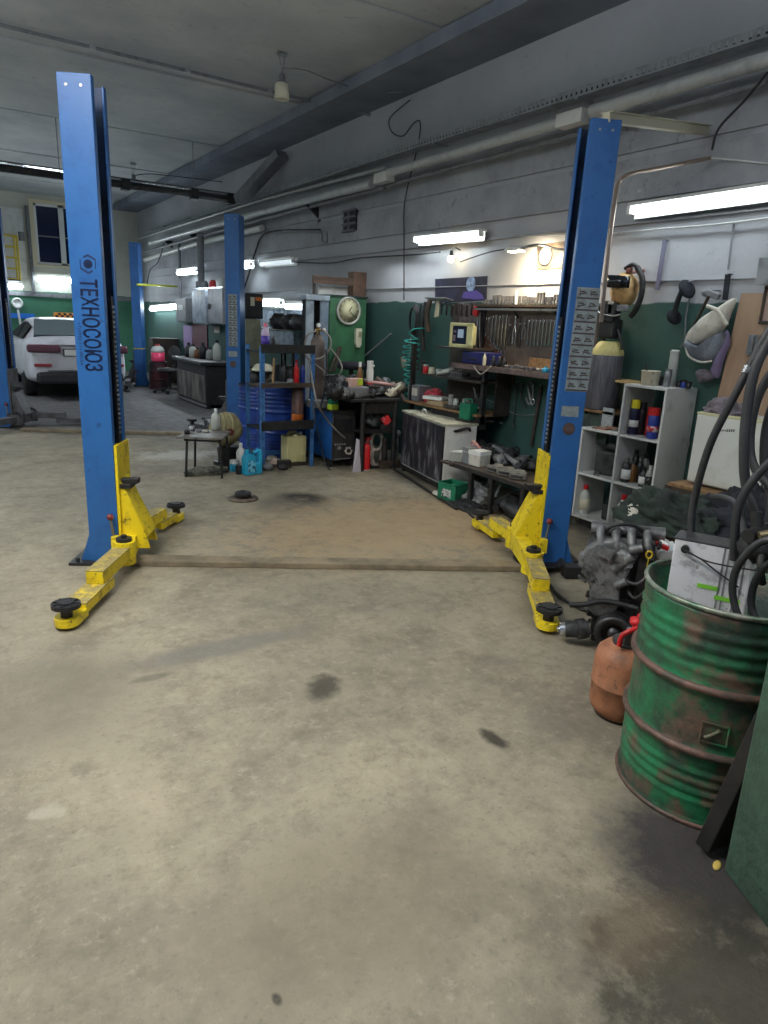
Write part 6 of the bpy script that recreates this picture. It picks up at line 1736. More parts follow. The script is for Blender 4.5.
tag(MB().tube(spline([(-.035, 0, .0), (-.06, 0, .04), (-.05, 0, .10), (0, 0, .10)]), .01).build('mug_handle', WHITEP, loc=(P(373, 399, Y=Y0 + .3).x, Y0 + .3, tz + hz(369, .3, 361) * .6)), 'white hook-shaped handle piece beside the red-banded can', 'handle')
t = thing('carton', 'pinkish carton with yellow label on the work table', 'carton', (P(353, 399, Y=Y0 + .12).x, Y0 + .12, tz + .12), 6)
MB().box(-.07, .09, -.05, .05, 0, .09).build('box_body', mat('pinkish_card', lin(200, 165, 155), .6), t, bevel=.003)
MB().box(.02, .085, -.054, -.05, .02, .085).build('label', MAT_['lime'], t)
tag(MB().box(-.12, .14, -.06, .10, 0, .119).build('grey_casing', GREYP, loc=(P(355, 399, Y=Y0 + .12).x, Y0 + .12, tz + .001), bevel=.01), 'grey casing under the pinkish carton', 'casing')
tag(MB().obox((0, 0, .02), (.34, .12, .03), rotm(0, 6, -8)).build('pink_strip', mat('pink_strip', lin(205, 160, 160), .5), loc=(P(379, 385, Y=Y0 + .3).x, Y0 + .3, tz + .12), bevel=.01), 'long pinkish strip lying across the parts on the work table', 'strip')
tag(MB().obox((0, 0, .06), (.34, .18, .12), rotm(0, 4, 0)).build('engine_cover', DARKM, loc=(P(376, 395, Y=Y0 + .28).x, Y0 + .28, tz + .001), bevel=.02), 'flat dark engine cover in the middle of the work table', 'car part')
for i in range(4):
    x_ = P(362 + 6 * i, 392, Y=Y0 + .05).x
    o = MB().bar((0, 0, 0), (.16, -.03, .04), .015, .01).build('flat_tool', (STEEL, DARKM, GALV, DARKM)[i], loc=(x_ - .08, Y0 + .04 + .03 * i, tz + .01))
    tag(o, ('bright flat spanner at the front of the work table', 'dark file at the front of the work table', 'pale long blade at the front of the work table', 'dark short rod at the front of the work table')[i], 'tool')
p_ = [P(376, 378, Y=Y0 + .4), P(386, 385, Y=Y0 + .35), P(395, 388, Y=Y0 + .3), P(402, 396, Y=Y0 + .2), P(405, 402, Y=Y0 + .12)]
tag(MB().tube([k - p_[0] for k in spline(p_, 6)], .03, 10).build('bent_pipe', mat('brown_grey_pipe', lin(104, 92, 88), .5, .2), loc=p_[0]), 'thick bent brown-grey pipe at the right end of the work table', 'pipe')
tag(MB().tube(spline([(0, 0, 0), (.06, -.02, -.03), (.1, -.03, .03), (.15, -.02, .06), (.2, 0, .09)]), .012).build('cream_hose', MAT_['cream'], loc=(P(385, 395, Y=Y0 + .08).x, Y0 + .08, tz + .05)), 'short cream hose at the front right of the work table', 'hose')
# under the top
MB().box(.03, tx1, .59, .61, 0, tz - .03).build('back_and_shade_panel', BLK, bpy.data.objects['steel_workbench'])  # dark sheet added to put shade under the table
for px, dy, r, lb in ((343, .06, .07, 'small dark part at the front left of the work table'), (350, .02, .05, 'small grey clamp at the front of the work table'), (366, .5, .10, 'dark motor behind the white can on the work table'), (385, .48, .10, 'dark gearbox at the back right of the work table'), (380, .2, .06, 'pale brown part under the pinkish strip'), (372, .08, .05, 'oily small part in the middle front of the work table')):
    cast(px, dy, r, lb, (CASTD, CAST, CASTD, NAVC, WOODD, DARKM)[px % 6])
t = thing('red_white_carton', 'red and white striped packet on the shelf of the work table', 'packet', (P(386, 418, Y=Y0 + .06).x, Y0 + .06, z2_ + .03), 0)
MB().obox((0, 0, .08), (.09, .05, .09), rotm(0, -35, 0)).build('packet', mat('red_stripe', lin(210, 50, 60), .4, 0, lin(225, 190, 190), 10, (.5, .54)), t, bevel=.004)
MB().box(-.05, .06, -.03, .04, -.028, .03).build('base_part', CASTD, t)
cast(375, .25, .10, 'grey starter on the lower shelf of the work table', CAST, z=z2_)
cast(386, .3, .09, 'dark part at the right of the lower shelf of the work table', z=z2_)
def fl_(px, dy): return P(px, 460, Y=Y0 + dy).x, Y0 + dy
x_, y_ = fl_(366, .03)
t = thing('red_canister', 'red canister with white base on the floor under the work table', 'canister', (x_, y_, 0))
h_ = zat(x_, y_, 444)
MB().lathe([(0, 0), (.045, 0), (.047, .01), (.047, h_ * .85), (.03, h_), (0, h_)], n=20, mis=[1, 1, 0, 0, 0]).build('canister', [RED, WHITEP], t)
MB().cyl((0, 0, h_), (.02, 0, h_ + .05), .02, n=10).obox((.02, 0, h_ + .06), (.06, .03, .03)).build('valve', mat('dark_red', lin(120, 30, 36), .5), t)
x_, y_ = fl_(376, .10)
t = thing('ring_stand', 'dusty white machine with a round ring under the work table', 'machine', (x_, y_, 0))
DW_ = mat('dusty_white_metal', lin(176, 170, 164), .6, .1, lin(126, 118, 112), 12, (.45, .65))
r_ = .10
MB().tube([(math.cos(k * PI / 10) * r_ * .75, 0, .30 + math.sin(k * PI / 10) * r_) for k in range(20)], .02, 8, closed=True).build('ring', DW_, t)
MB().tube(spline([(-.05, 0, .22), (-.06, 0, .12), (-.02, 0, .03), (.06, .0, .05), (.08, 0, .2), (.09, 0, .34)]), .026, 10).build('curved_arm', DW_, t)
MB().box(-.08, .10, -.05, .06, 0, .03).build('base', DARKM, t)
x_, y_ = fl_(390, .05)
t = thing('bottle_jack', 'brown hydraulic jack with upright rods under the work table', 'jack', (x_, y_, 0))
MB().box(-.14, .10, -.06, .06, 0, .09).build('base', mat('brown_iron', lin(96, 80, 70), .6, .2, lin(64, 54, 48), 12, (.4, .6)), t, bevel=.012)
MB().cyl((-.08, 0, .09), (-.08, 0, .34), .035, n=16).build('cylinder', DARKM, t)
MB().cyl((.03, .0, .09), (.03, 0, .48), .022, n=14).build('ram', mat('grey_green_ram', lin(84, 90, 84), .5, .3), t)
MB().ball((.10, .02, .38), .04, 10, amp=.4).tube([(.10, .02, .36), (.11, .02, .1)], .015).build('handle_joint', GREYP, t)
x_, y_ = fl_(355, .02)
tag(MB().add([(-.05, 0, 0), (.05, 0, 0), (.055, .04, .34), (.02, .06, .36), (-.05, .012, .0), (.05, .012, 0), (.055, .052, .34), (.02, .072, .36)], [(0, 1, 2, 3), (7, 6, 5, 4), (0, 4, 5, 1), (1, 5, 6, 2), (2, 6, 7, 3), (3, 7, 4, 0)]).build('leaning_sheet', mat('pale_panel', lin(176, 170, 180), .5), loc=(x_, y_ - .05, 0)), 'pale narrow panel leaning between the welder and the work table leg', 'panel')

# ------------------------------------------------------------------ welding machine
w0, w1 = P(331, 469, z=0), P(353, 468, z=0)
yw = w0.y + .02
xa, xb = P(332, 460, Y=yw).x, P(353, 460, Y=yw).x
t = thing('welding_machine', 'tall black fronted welding machine with blue sides on wheels', 'welding machine', (xa, yw, 0), 0)
hw = zat(xa, yw, 411); ww = xb - xa
WBL = mat('welder_blue', lin(30, 90, 160), .45, 0, lin(24, 60, 110), 6, (.45, .65))
MB().box(0, ww, .02, .80, .09, hw - .02).build('body', WBL, t, bevel=.01)
MB().box(.0, ww, 0, .02, .09, hw - .02).build('front_panel', mat('sooty_front', lin(52, 50, 50), .55, 0, lin(86, 80, 72), 12, (.5, .68), .15, 60), t, bevel=.006)
MB().box(-.02, ww + .02, -.02, .82, hw - .02, hw).build('top_tray', DARKM, t, bevel=.006)
m = MB().tube([(-.0, -.012, .12), (-.0, -.012, hw - .08), (.02, -.012, hw - .05), (ww - .02, -.012, hw - .05), (ww, -.012, hw - .08), (ww, -.012, .12)], .010)
m.build('front_frame', DARKM, t)
m = MB()
for k in range(5): m.cyl((ww * (.12 + .11 * k), 0, hw * .42), (ww * (.12 + .11 * k), -.015, hw * .42), .011, n=10)
m.cyl((ww * .3, 0, hw * .36), (ww * .3, -.02, hw * .36), .02).build('knobs', GALV, t)
MB().box(ww * .62, ww * .86, -.008, 0, hw * .24, hw * .36).build('socket_plate', mat('pale_plate', lin(190, 188, 180), .5), t, bevel=.002)
MB().cyl((ww * .74, -.008, hw * .3), (ww * .74, -.02, hw * .3), .022, n=14).build('socket', BLK, t)
MB().box(ww * .1, ww * .9, -.006, 0, hw * .60, hw * .86).build('front_recess', BLK, t)
MB().box(ww * .1, ww * .85, -.006, 0, hw * .15, hw * .17).build('edge_strip', GREYP, t)
for x_, y_ in ((.0, .08), (ww - .03, .08), (.0, .7), (ww - .03, .7)):
    MB().cyl((x_ - .0, y_, .05), (x_ + .03, y_, .05), .05, n=18).build('wheel', BLK, t)
tag(MB().tube(spline([(.14, -.03, .20), (.16, -.06, .17), (.21, -.04, .16), (.24, -.02, .2)]), .008).build('short_cable', LIGHTC, loc=(xa, yw, 0)), 'short pale cable at the socket of the welding machine', 'cable')
x_ = P(335, 410, Y=yw + .2).x
t = thing('yellow_box', 'small yellow and green box on top of the welding machine', 'box', (xa + .06, yw + .12, hw + .001), 10)
MB().box(-.05, .05, -.04, .04, 0, .06).build('yellow_part', MAT_['lime'], t, bevel=.004)
MB().box(-.045, .045, -.035, .035, .06, .11).build('green_part', GB, t, bevel=.004)
tag(MB().box(-.12, .12, -.08, .12, 0, .08).build('grey_carton', GREYP, loc=(xa - .0, yw + .32, hw + .001), bevel=.006), 'grey carton behind the yellow and green box', 'carton')

# ------------------------------------------------------------------ brown gas cylinder with regulator
yc = 7.45
xc = P(317, 380, Y=yc).x
hc = zat(xc, yc, 334)
t = thing('gas_cylinder', 'tall brown welding gas cylinder with two gauges behind the welding machine', 'gas cylinder', (xc, yc, 0))
BRN = mat('brown_cylinder', lin(104, 92, 86), .5, .1, lin(74, 62, 58), 5, (.42, .65), .05, 50)
r_ = .085
MB().lathe([(0, .0), (r_ * .9, 0), (r_, .02), (r_, hc - .14), (r_ * .92, hc - .08), (r_ * .6, hc - .02), (r_ * .25, hc), (0, hc)], n=28).build('cylinder', BRN, t)
MB().cyl((0, 0, hc - .01), (0, 0, hc + .08), .016).cyl((-.03, 0, hc + .05), (.07, -.02, hc + .04), .014).build('valve', mat('brass', lin(170, 140, 80), .35, .8), t)
for dx, dz in ((-.015, .10), (.055, .05)):
    g = MB().cyl((dx, -.03, hc + dz), (dx, -.055, hc + dz), .026, n=20).build('gauge', GALV, t)
    MB().cyl((dx, -.055, hc + dz), (dx, -.057, hc + dz), .022, n=20).build('dial', WHITEP, g)
def wire3(name, pts, r, m_, lab, cat='hose'):
    p_ = [P(a, b, Y=y) for a, b, y in pts]; c = p_[0]
    return tag(MB().tube([k - c for k in spline(p_, 8)], r, 7).build(name, m_, loc=c), lab, cat)
GHO = mat('grey_hose', lin(128, 122, 116), .5)
wire3('welding_hose', [(316, 331, 7.35), (308, 335, 7.3), (305, 345, 7.28), (306, 356, 7.28), (313, 359, 7.28), (323, 357, 7.28), (330, 348, 7.28), (330, 338, 7.3), (323, 330, 7.35)], .011, GHO, 'grey hose looping around the gauges of the brown cylinder')
wire3('welding_hose', [(306, 357, 7.27), (320, 368, 7.2), (330, 377, 7.15), (338, 376, 7.1), (342, 368, 7.1), (338, 358, 7.2), (330, 348, 7.25)], .009, GHO, 'long grey hose loop right of the brown cylinder')
wire3('welding_hose', [(309, 360, 7.2), (313, 385, 6.6), (318, 405, 6.4), (326, 418, yw - .05), (336, 430, yw - .06), (345, 438, yw - .03)], .010, GHO, 'pale hose running from the cylinder down to the welding machine front')
wire3('welding_hose', [(312, 400, 6.35), (316, 425, 6.2), (321, 445, yw + .1), (325, 462, yw - .05), (330, 470, yw - .08)], .007, BLK, 'thin dark hose left of the welding machine')
wire3('welding_hose', [(326, 350, 7.0), (327, 370, 6.9), (324, 392, 6.8), (320, 410, 6.6)], .012, DARKM, 'dark hose hanging right of the brown cylinder')

# ------------------------------------------------------------------ blue rack with drums behind
rx0, rx1, ry = 2.86, 3.44, 6.90
RD = .42
rt_ = zat(rx0, ry, 346)
t = thing('metal_rack', 'blue metal rack with perforated posts and dark crossbars', 'rack', (rx0, ry, 0))
RB = mat('rack_blue', lin(66, 120, 180), .45, .1, lin(44, 84, 132), 10, (.45, .65), c3=lin(70, 66, 62), sc3=22, th3=(.6, .7))
W_ = rx1 - rx0
for x_ in (0, W_):
    for y_ in (0, RD):
        p = MB().box(x_ - .022, x_ + .022, y_ - .003, y_, 0, rt_).box(x_ - .022 if x_ == 0 else x_ + .019, x_ - .019 if x_ == 0 else x_ + .022, y_, y_ + .035 if y_ == 0 else y_ + .01, 0, rt_).build('post', RB, t)
        if y_ == 0:
            m = MB(); z = .06
            while z < rt_ - .05: m.cyl((x_, -.0035, z), (x_, -.005, z), .006, n=8); z += .09
            m.build('holes', BLK, p)['kind'] = 'stuff'
lev = [zat(rx0, ry, q) for q in (353, 388, 431)]
for k, (z_, hh, mm) in enumerate(zip(lev, (.09, .05, .10), (BLK, WOODD, BLK))):
    MB().box(-.02, W_ + .02, .0, RD, z_, z_ + .015).box(-.02, W_ + .02, -.012, -.004, z_, z_ + hh).build('shelf_tray', mm, t, bevel=.002)
MB().box(.0, W_, RD - .01, RD, lev[2] - .35, lev[2] - .30).build('brace', RB, t)
zsh = [z + .016 for z in lev]
def rk(px, dy): return P(px, 400, Y=ry + dy).x, ry + dy
def rb(px, dy, sh, y1, r, m_, c_, desc, **k):
    x_, y_ = rk(px, dy); h_ = max(.05, zat(x_, y_, y1) - zsh[sh])
    return bottle(x_, y_, zsh[sh] + .001, r, h_, m_, c_, desc, **k)
rb(265.5, .12, 0, 323, .045, mat('lilac_plastic', lin(180, 160, 190), .4), MAT_['pink'], 'lilac bottle with a purple label on top of the blue rack', lab=MAT_['purple'])
rb(273, .14, 0, 336, .022, MAT_['dark'], GREYP, 'small dark bottle right of the lilac bottle on the rack', capr=.6)
tag(MB().ball((0, 0, .03), .04, 12, sc=(1.6, 1, .8), amp=.4, seed=2).build('dark_rag', NAVC, loc=(*rk(298, .15), zsh[0] + .001)), 'small dark rag on the right of the rack top', 'rag')
rb(296, .14, 1, 360, .03, RED, RED, 'tall red bottle on the second level of the rack')
rb(284, .16, 1, 362, .035, MAT_['dark'], MAT_['dark'], 'black bottle left of the red one on the rack')
rb(289, .25, 1, 366, .035, CASTD, DARKM, 'dark grey tin behind the black bottle on the rack', cat='tin', capr=.9)
rb(276, .2, 1, 364, .04, NAVC, DARKM, 'navy can at the left of the second rack level', cat='can', capr=.9)
rb(302, .2, 1, 362, .03, MAT_['blue'], DARKM, 'slim blue bottle at the right of the second rack level')
x_, y_ = rk(273, .06)
tag(MB().cyl((0, 0, 0), (.01, 0, zat(x_, y_, 358) - zsh[1]), .012, n=8).build('wooden_stick', mat('tan_stick', lin(160, 130, 90), .6), loc=(x_, y_, zsh[1])), 'short tan stick standing at the left of the second rack level', 'stick')
x_, y_ = rk(286, .1)
tag(MB().obox((0, 0, .015), (.30, .10, .03), rotm(0, 5, 0)).ball((.05, 0, .03), .04, 10, amp=.4).build('steel_offcuts', GREYP, loc=(x_, y_, zsh[1])), 'grey scrap pieces lying on the second rack level', 'scrap')
x_, y_ = rk(297.5, .12); h_ = zat(x_, y_, 384) - zsh[2]
t = thing('pipe_section', 'brown pipe with an orange painted foot standing in the rack', 'pipe', (x_, y_, zsh[2] + .001))
MB().lathe([(0, 0), (.066, 0), (.066, h_ * .30), (.066, h_ * .301), (.064, h_), (.055, h_), (.055, .02)], n=24, mis=[0, 0, 0, 1, 1, 1]).build('pipe', [MAT_['orange'], mat('brown_pipe', lin(104, 78, 72), .5, .2, lin(66, 56, 56), 6, (.4, .6))], t)
MB().tube([(math.cos(k * PI / 8) * .06, math.sin(k * PI / 8) * .06, h_) for k in range(16)], .006, 6, closed=True).build('rim', DARKM, t)
x_, y_ = rk(287, .12)
tag(MB().box(-.09, .09, -.05, .05, 0, .04).build('steel_block', GREYP, loc=(x_, y_, zsh[2] + .001), bevel=.004), 'flat grey block beside the orange-footed pipe', 'block')
x_, y_ = rk(271, .12)
tag(MB().ball((0, 0, .025), .035, 12, sc=(1.5, 1, .8), amp=.4, seed=12).build('brown_lump', WOODD, loc=(x_, y_, zsh[2] + .001)), 'brown lump on the left of the lower rack level', 'lump')
DB = mat('drum_blue', lin(30, 66, 150), .38, 0, lin(24, 46, 104), 5, (.45, .65), c3=lin(80, 60, 60), sc3=14, th3=(.64, .72))
def drum(px, Y, r, h, lab):
    x_ = P(px, 420, Y=Y).x
    t = thing('steel_drum', lab, 'barrel', (x_, Y, 0))
    MB().lathe(drum_profile(r, h) + [(r, h - .01), (r - .01, h - .008), (r - .014, h - .02), (0, h - .02)], n=44).build('body', DB, t)
    MB().tube([(math.cos(k * PI / 20) * r, math.sin(k * PI / 20) * r, h - .005) for k in range(40)], .009, 6, closed=True).build('rim', DARKM, t)
    return t, x_
h1 = zat(P(262, 420, Y=8.2).x, 8.2 - .25, 387)
dA, xA = drum(262, 8.26, .285, h1, 'blue drum left of the blue rack, carrying machine parts')
h2 = zat(P(281, 420, Y=7.68).x, 7.68 - .25, 386)
dB, xB = drum(281, 7.64, .285, h2, 'blue drum right behind the blue rack')
for i, (dx, dy, r, z_) in enumerate(((-.14, -.08, .09, 0), (.02, -.14, .08, 0), (.12, .05, .10, 0))):
    t = thing('engine_part', ('left', 'middle', 'right')[i] + ' dark engine part heaped on the left blue drum', 'car part', (xA + dx, 8.22 + dy, h1 + .001), 40 * i)
    MB().ball((0, 0, r * .85), r, 14, sc=(1.1, .9, 1), amp=.5, seed=60 + i, fr=2.5).cyl((0, 0, r), (r, 0, r * 2.0), r * .3, n=10).build('housing', (CASTD, mat('oily_brown2', lin(92, 80, 64), .5, .2, lin(50, 46, 42), 12, (.4, .6)), CASTD)[i], t)
    MB().tube(spline([(-r, 0, r), (-r, 0, 2.2 * r), (.4 * r, 0, 2.4 * r), (r, 0, r)]), r * .1).build('hose', BLK, t)
t = thing('white_bowl', 'upturned pale bowl on the machine parts of the left drum', 'bowl', (xA - .05, 8.1, h1 + .19))
MB().lathe([(.14, 0), (.135, .02), (.09, .07), (0, .085)], n=24).lathe([(.13, .0), (.08, .06), (0, .075)], n=24).build('bowl', MAT_['cream'], t)
MB().tube([(math.cos(k * PI / 12) * .14, math.sin(k * PI / 12) * .14, 0) for k in range(24)], .006, 6, closed=True).build('rim', MAT_['cream'], t)
# pale jerrycan on the floor in the rack
JC = mat('yellowed_plastic', lin(196, 190, 140), .45, 0, lin(150, 142, 96), 4, (.5, .75), trans=.0)
def jerry(loc, w, d, h, label, rz=0, m_=JC, tilt=None, capm=WHITEP, name='jerrycan'):
    t = thing(name, label, 'canister', loc, rz)
    b = MB().box(-w / 2, w / 2, -d / 2, d / 2, 0, h * .9)
    b.box(-w * .12, w * .12, -d * .42, d * .42, h * .86, h * .96)
    o = b.build('body', m_, t, bevel=min(w, d) * .28)
    m = MB()
    for s_ in (-1, 1): m.box(s_ * w * .3 - .012, s_ * w * .3 + .012, -d / 2 - .006, -d / 2 + .01, h * .12, h * .78)
    r1 = m.build('moulded_rib', m_, t, bevel=.006)
    o2 = MB().tube(spline([(-w * .28, 0, h * .86), (-w * .26, 0, h * 1.0), (w * .1, 0, h * 1.0), (w * .14, 0, h * .86)]), w * .05).build('handle', m_, t)
    o3 = MB().cyl((w * .34, 0, h * .86), (w * .34, 0, h * 1.0), w * .09, n=14).build('cap', capm, t)
    if tilt:
        t.rotation_euler = tilt
    return t
q = P(294, 466, z=0); x_, y_ = rk(294, .17)
jerry((x_, y_, .035), .24, .18, zat(x_, y_, 432) - .035, 'yellowish jerrycan standing in the bottom of the blue rack')
tag(MB().box(-.14, .14, -.09, .09, 0, .034).build('support_board', WOODD, loc=(x_, y_, 0)), 'dark board under the yellowish jerrycan', 'board')
for i, (px, py, r) in enumerate(((268, 470, .05), (276, 466, .06), (283, 470, .045), (272, 462, .05))):
    q = P(px, py, z=0)
    tag(MB().ball((0, 0, r * .7), r, 12, sc=(1.3, 1, .75), amp=.5, seed=70 + i).build('scrap_lump', (GREYP, mat('pinkish_lump', lin(170, 150, 140), .6), CASTD, LIGHTC)[i], loc=(q.x, q.y, 0)),
        ('grey lump at the left foot of the blue rack', 'pinkish lump on the floor inside the blue rack', 'dark lump right of the pinkish one in the rack', 'pale lump behind the others in the rack')[i], 'scrap')
q = P(286, 469, z=0)
tag(MB().box(-.07, .07, -.04, .04, 0, .09).build('metal_box', DARKM, loc=(q.x, q.y + .05, 0), bevel=.006), 'small dark metal box on the floor at the foot of the jerrycan', 'box')
# teal canister and white bottle
q = P(252, 474, z=0); hz_ = zat(q.x, q.y, 449)
t = thing('oil_canister', 'bright blue oil canister with a handle on the floor beside the rack', 'canister', (q.x, q.y, 0), 12)
TC = mat('bright_cyan_plastic', lin(40, 165, 205), .35, 0, lin(30, 140, 185), 5, (.5, .7))
w_ = .20
m = MB().prism([(-w_ / 2, 0), (w_ / 2, 0), (w_ / 2, hz_ * .95), (w_ * .38, hz_), (w_ * .30, hz_ * .45), (w_ * .12, hz_ * .45), (w_ * .05, hz_ * .8), (-w_ * .32, hz_ * .86), (-w_ / 2, hz_ * .68)], .10, (0, .05, 0), rotm(90, 0, 0))
m.build('body', TC, t, bevel=.012)
MB().bar((w_ * .08, 0, hz_ * .84), (w_ * .44, 0, hz_ * .93), .04, .03).build('handle', TC, t, bevel=.008)
MB().cyl((-w_ * .28, 0, hz_ * .8), (-w_ * .33, 0, hz_ * .98), .024, n=14).build('cap', TC, t)
MB().prism([(-w_ * .42, hz_ * .12), (w_ * .10, hz_ * .12), (w_ * .02, hz_ * .55), (-w_ * .36, hz_ * .6)], .002, (0, -.051, 0), rotm(90, 0, 0)).build('label', mat('oil_label', lin(120, 200, 225), .4, 0, lin(30, 80, 120), 24, (.5, .56)), t)
q = P(243, 470, z=0)
bottle(q.x, q.y + .06, 0, .05, zat(q.x, q.y + .06, 443), WHITEP, WHITEP, 'white bottle on the floor behind the bright blue canister', capr=.35)
q = P(234, 471, z=0)
bottle(q.x, q.y, 0, .045, .12, MAT_['teal'], WHITEP, 'short teal pot with white lid left of the white bottle', cat='pot', capr=.85, caph=.3, shoulder=.9)
q = P(239, 474, z=0)
bottle(q.x, q.y, 0, .035, .09, MAT_['dark'], MAT_['dark'], 'small black pot on the floor left of the bright blue canister', cat='pot', capr=.9, caph=.2, shoulder=.9)
# little table
f = [P(186, 477, z=0), P(222, 478.5, z=0), P(229, 470, z=0), P(195, 468, z=0)]
th = zat(f[0].x, f[0].y, 436)
t = thing('small_table', 'low table with a worn grey top on thin dark legs', 'table', (f[0].x, f[0].y, 0))
o_ = Vector((f[0].x, f[0].y, 0))
for p in f:
    d = (p - (f[0] + f[2]) / 2) * -.10
    MB().tube([p - o_, p - o_ + d + Vector((0, 0, th - .02))], .013, 8).build('leg', BLK, t)
m = MB()
for i in range(4): 
    a, b = f[i] - o_, f[(i + 1) % 4] - o_
    m.tube([a * .92 + Vector((0, 0, th - .04)), b * .92 + Vector((0, 0, th - .04))], .010, 8)
m.build('frame', BLK, t)
c_ = sum((p - o_ for p in f), Vector()) / 4
poly = [c_ + (p - o_ - c_) * 1.12 for p in f]
poly[0].x -= .06; 
if (poly[1] - poly[0]).cross(poly[2] - poly[1]).z < 0: poly = poly[::-1]
MB().prism([(p.x, p.y) for p in poly], .02, (0, 0, th - .02)).build('table_top', mat('worn_grey_top', lin(140, 138, 134), .5, .0, lin(84, 80, 76), 8, (.4, .65)), t, bevel=.004)
for i, (px, py, r, h_, mm, lab) in enumerate(((192, 429, .03, .05, GALV, 'small steel cup at the left of the low table'), (187, 432, .028, .04, DARKM, 'dark small nut at the left edge of the low table'), (199, 430, .03, .025, GREYP, 'flat grey washer on the low table'), (206, 430, .035, .02, LIGHTC, 'pale flat piece in the middle of the low table'))):
    q = P(px, py + 2, z=th)
    o = MB().lathe([(0, 0), (r, 0), (r, h_), (r * .75, h_), (r * .7, h_ * .4), (0, h_ * .4)], n=16).build('small_cup', mm, loc=(q.x, q.y, th + .001)); tag(o, lab, 'cup')
# canister leaning on a stand
q = P(236, 468, z=0)
sx, sy = q.x, q.y + .25
hs = zat(sx, sy, 446)
t = thing('iron_stand', 'dark iron stump carrying the pale round canister', 'stand', (sx, sy, 0))
MB().cyl((0, 0, 0), (0, 0, hs), .10, .12, n=18).cyl((0, 0, 0), (0, 0, .04), .16, n=18).build('stump', DARKM, t)
MB().ball((-.10, .0, .30), .05, 10, amp=.4, seed=8).build('clamp', CASTD, t)
hc_ = zat(sx, sy, 412) - hs
t = thing('plastic_keg', 'rounded pale khaki canister with two handles on the iron stump', 'canister', (sx - .02, sy, hs + .002))
KH = mat('khaki_plastic', lin(168, 160, 120), .5, 0, lin(120, 112, 80), 5, (.45, .7))
rr_ = .19
MB().ball((0, 0, hc_ / 2), hc_ / 2 * 1.0, 22, sc=(1.0, .75, 1.0), amp=.08, seed=3).build('body', KH, t)
for s_ in (-1, 1):
    MB().tube(spline([(s_ * .05 - .02, -.12, hc_ * .45), (s_ * .05 - .02, -.17, hc_ * .6), (s_ * .045 - .02, -.16, hc_ * .82), (s_ * .04 - .02, -.08, hc_ * .98)]), .014).build('handle', KH, t)
MB().cyl((.0, -.14, hc_ * .48), (.0, -.17, hc_ * .46), .035, n=14).build('cap', mat('red_brown_cap', lin(110, 52, 44), .5), t)
q = P(216, 428, z=hs)
tt_ = P(216, 429, z=th)
bottle(P(216, 424, Y=7.2).x, 7.2, th + .001, .05, max(.10, zat(P(216, 424, Y=7.2).x, 7.2, 409) - th), MAT_['milky'], WHITEP, 'milky plastic bag-like bottle behind the khaki canister', capr=.3)
heap('rag_pile', mat('camo_rag', lin(104, 104, 92), .85, 0, lin(60, 62, 58), 12, (.45, .58)), (P(206, 474, z=0).x, P(206, 474, z=0).y, 0), .22, .10, .075, 51, 'small pile of grey rags on the floor under the low table', 'rags', amp=.8, fold=5)
# brake disc on the floor
q = P(243, 499, z=0)
t = thing('brake_disc', 'rusty brake disc lying alone on the floor', 'brake disc', (q.x, q.y, 0))
MB().lathe([(0, 0), (.135, 0), (.137, .004), (.137, .014), (.133, .018), (.07, .018), (0, .018)], n=40).build('disc', mat('rusty_disc', lin(122, 110, 96), .5, .4, lin(84, 72, 62), 12, (.4, .6)), t)
MB().lathe([(0, .018), (.072, .018), (.072, .062), (.066, .068), (.034, .068), (.032, .05), (0, .05)], n=32).build('hub', DARKM, t)
m = MB()
for k in range(5): m.cyl((math.cos(k * PI * .4) * .05, math.sin(k * PI * .4) * .05, .066), (math.cos(k * PI * .4) * .05, math.sin(k * PI * .4) * .05, .070), .006, n=8)
m.build('bolt_holes', BLK, t)

# ------------------------------------------------------------------ cabinets with the wall clock
Yc = 8.02
gx0, gx1 = P(329, 330, Y=Yc).x, P(366, 330, Y=Yc).x
gt = P(345, 297, Y=Yc).z
GC = mat('green_cabinet_paint', lin(58, 112, 76), .5, 0, lin(44, 86, 62), 3, (.4, .65), c3=lin(36, 60, 56), sc3=8, th3=(.6, .72))
t = thing('green_cabinet', 'tall green metal cabinet carrying the round clock', 'cabinet', (gx0, Yc, 0))
MB().box(0, gx1 - gx0, .012, .50, 0, gt).build('body', GC, t, bevel=.004)
MB().box(.01, gx1 - gx0 - .01, 0, .012, .04, gt - .03).build('door', GC, t, bevel=.002)
MB().box(-.01, gx1 - gx0 + .01, -.01, .51, gt, gt + .02).build('top_edge', mat('dark_green_edge', lin(34, 52, 50), .5), t)
ca_, cb_ = P(348, 311, Y=Yc), P(359.3, 311, Y=Yc)
cr = cb_.x - ca_.x + .01
t = thing('wall_clock', 'round wall clock with a cream face on the green cabinet', 'clock', (ca_.x, Yc - .001, ca_.z))
RX = rotm(90, 0, 0)
MB().lathe([(0, .0), (cr, 0), (cr, .02), (cr * .97, .035), (cr * .86, .035), (cr * .84, .022), (0, .022)], n=48, rot=RX).build('case', mat('clock_rim', lin(178, 178, 170), .4, .2), t)
MB().lathe([(0, .023), (cr * .85, .023), (0, .024)], n=48, rot=RX).build('dial', mat('cream_dial', lin(212, 208, 170), .5), t)
m = MB()
for k in range(12):
    a_ = k * PI / 6
    m.obox((math.sin(a_) * cr * .72, -.025, math.cos(a_) * cr * .72), (.008, .001, .018), Euler((0, a_, 0)).to_matrix())
m.build('hour_marks', BLK, t)
for L_, a_, w_ in ((cr * .42, R(38), .009), (cr * .62, R(128), .006)):
    MB().obox((math.sin(a_) * L_ / 2, -.028, math.cos(a_) * L_ / 2), (w_, .002, L_), Euler((0, a_, 0)).to_matrix()).build('hand', BLK, t)
q = P(357, 338, Y=Yc); 
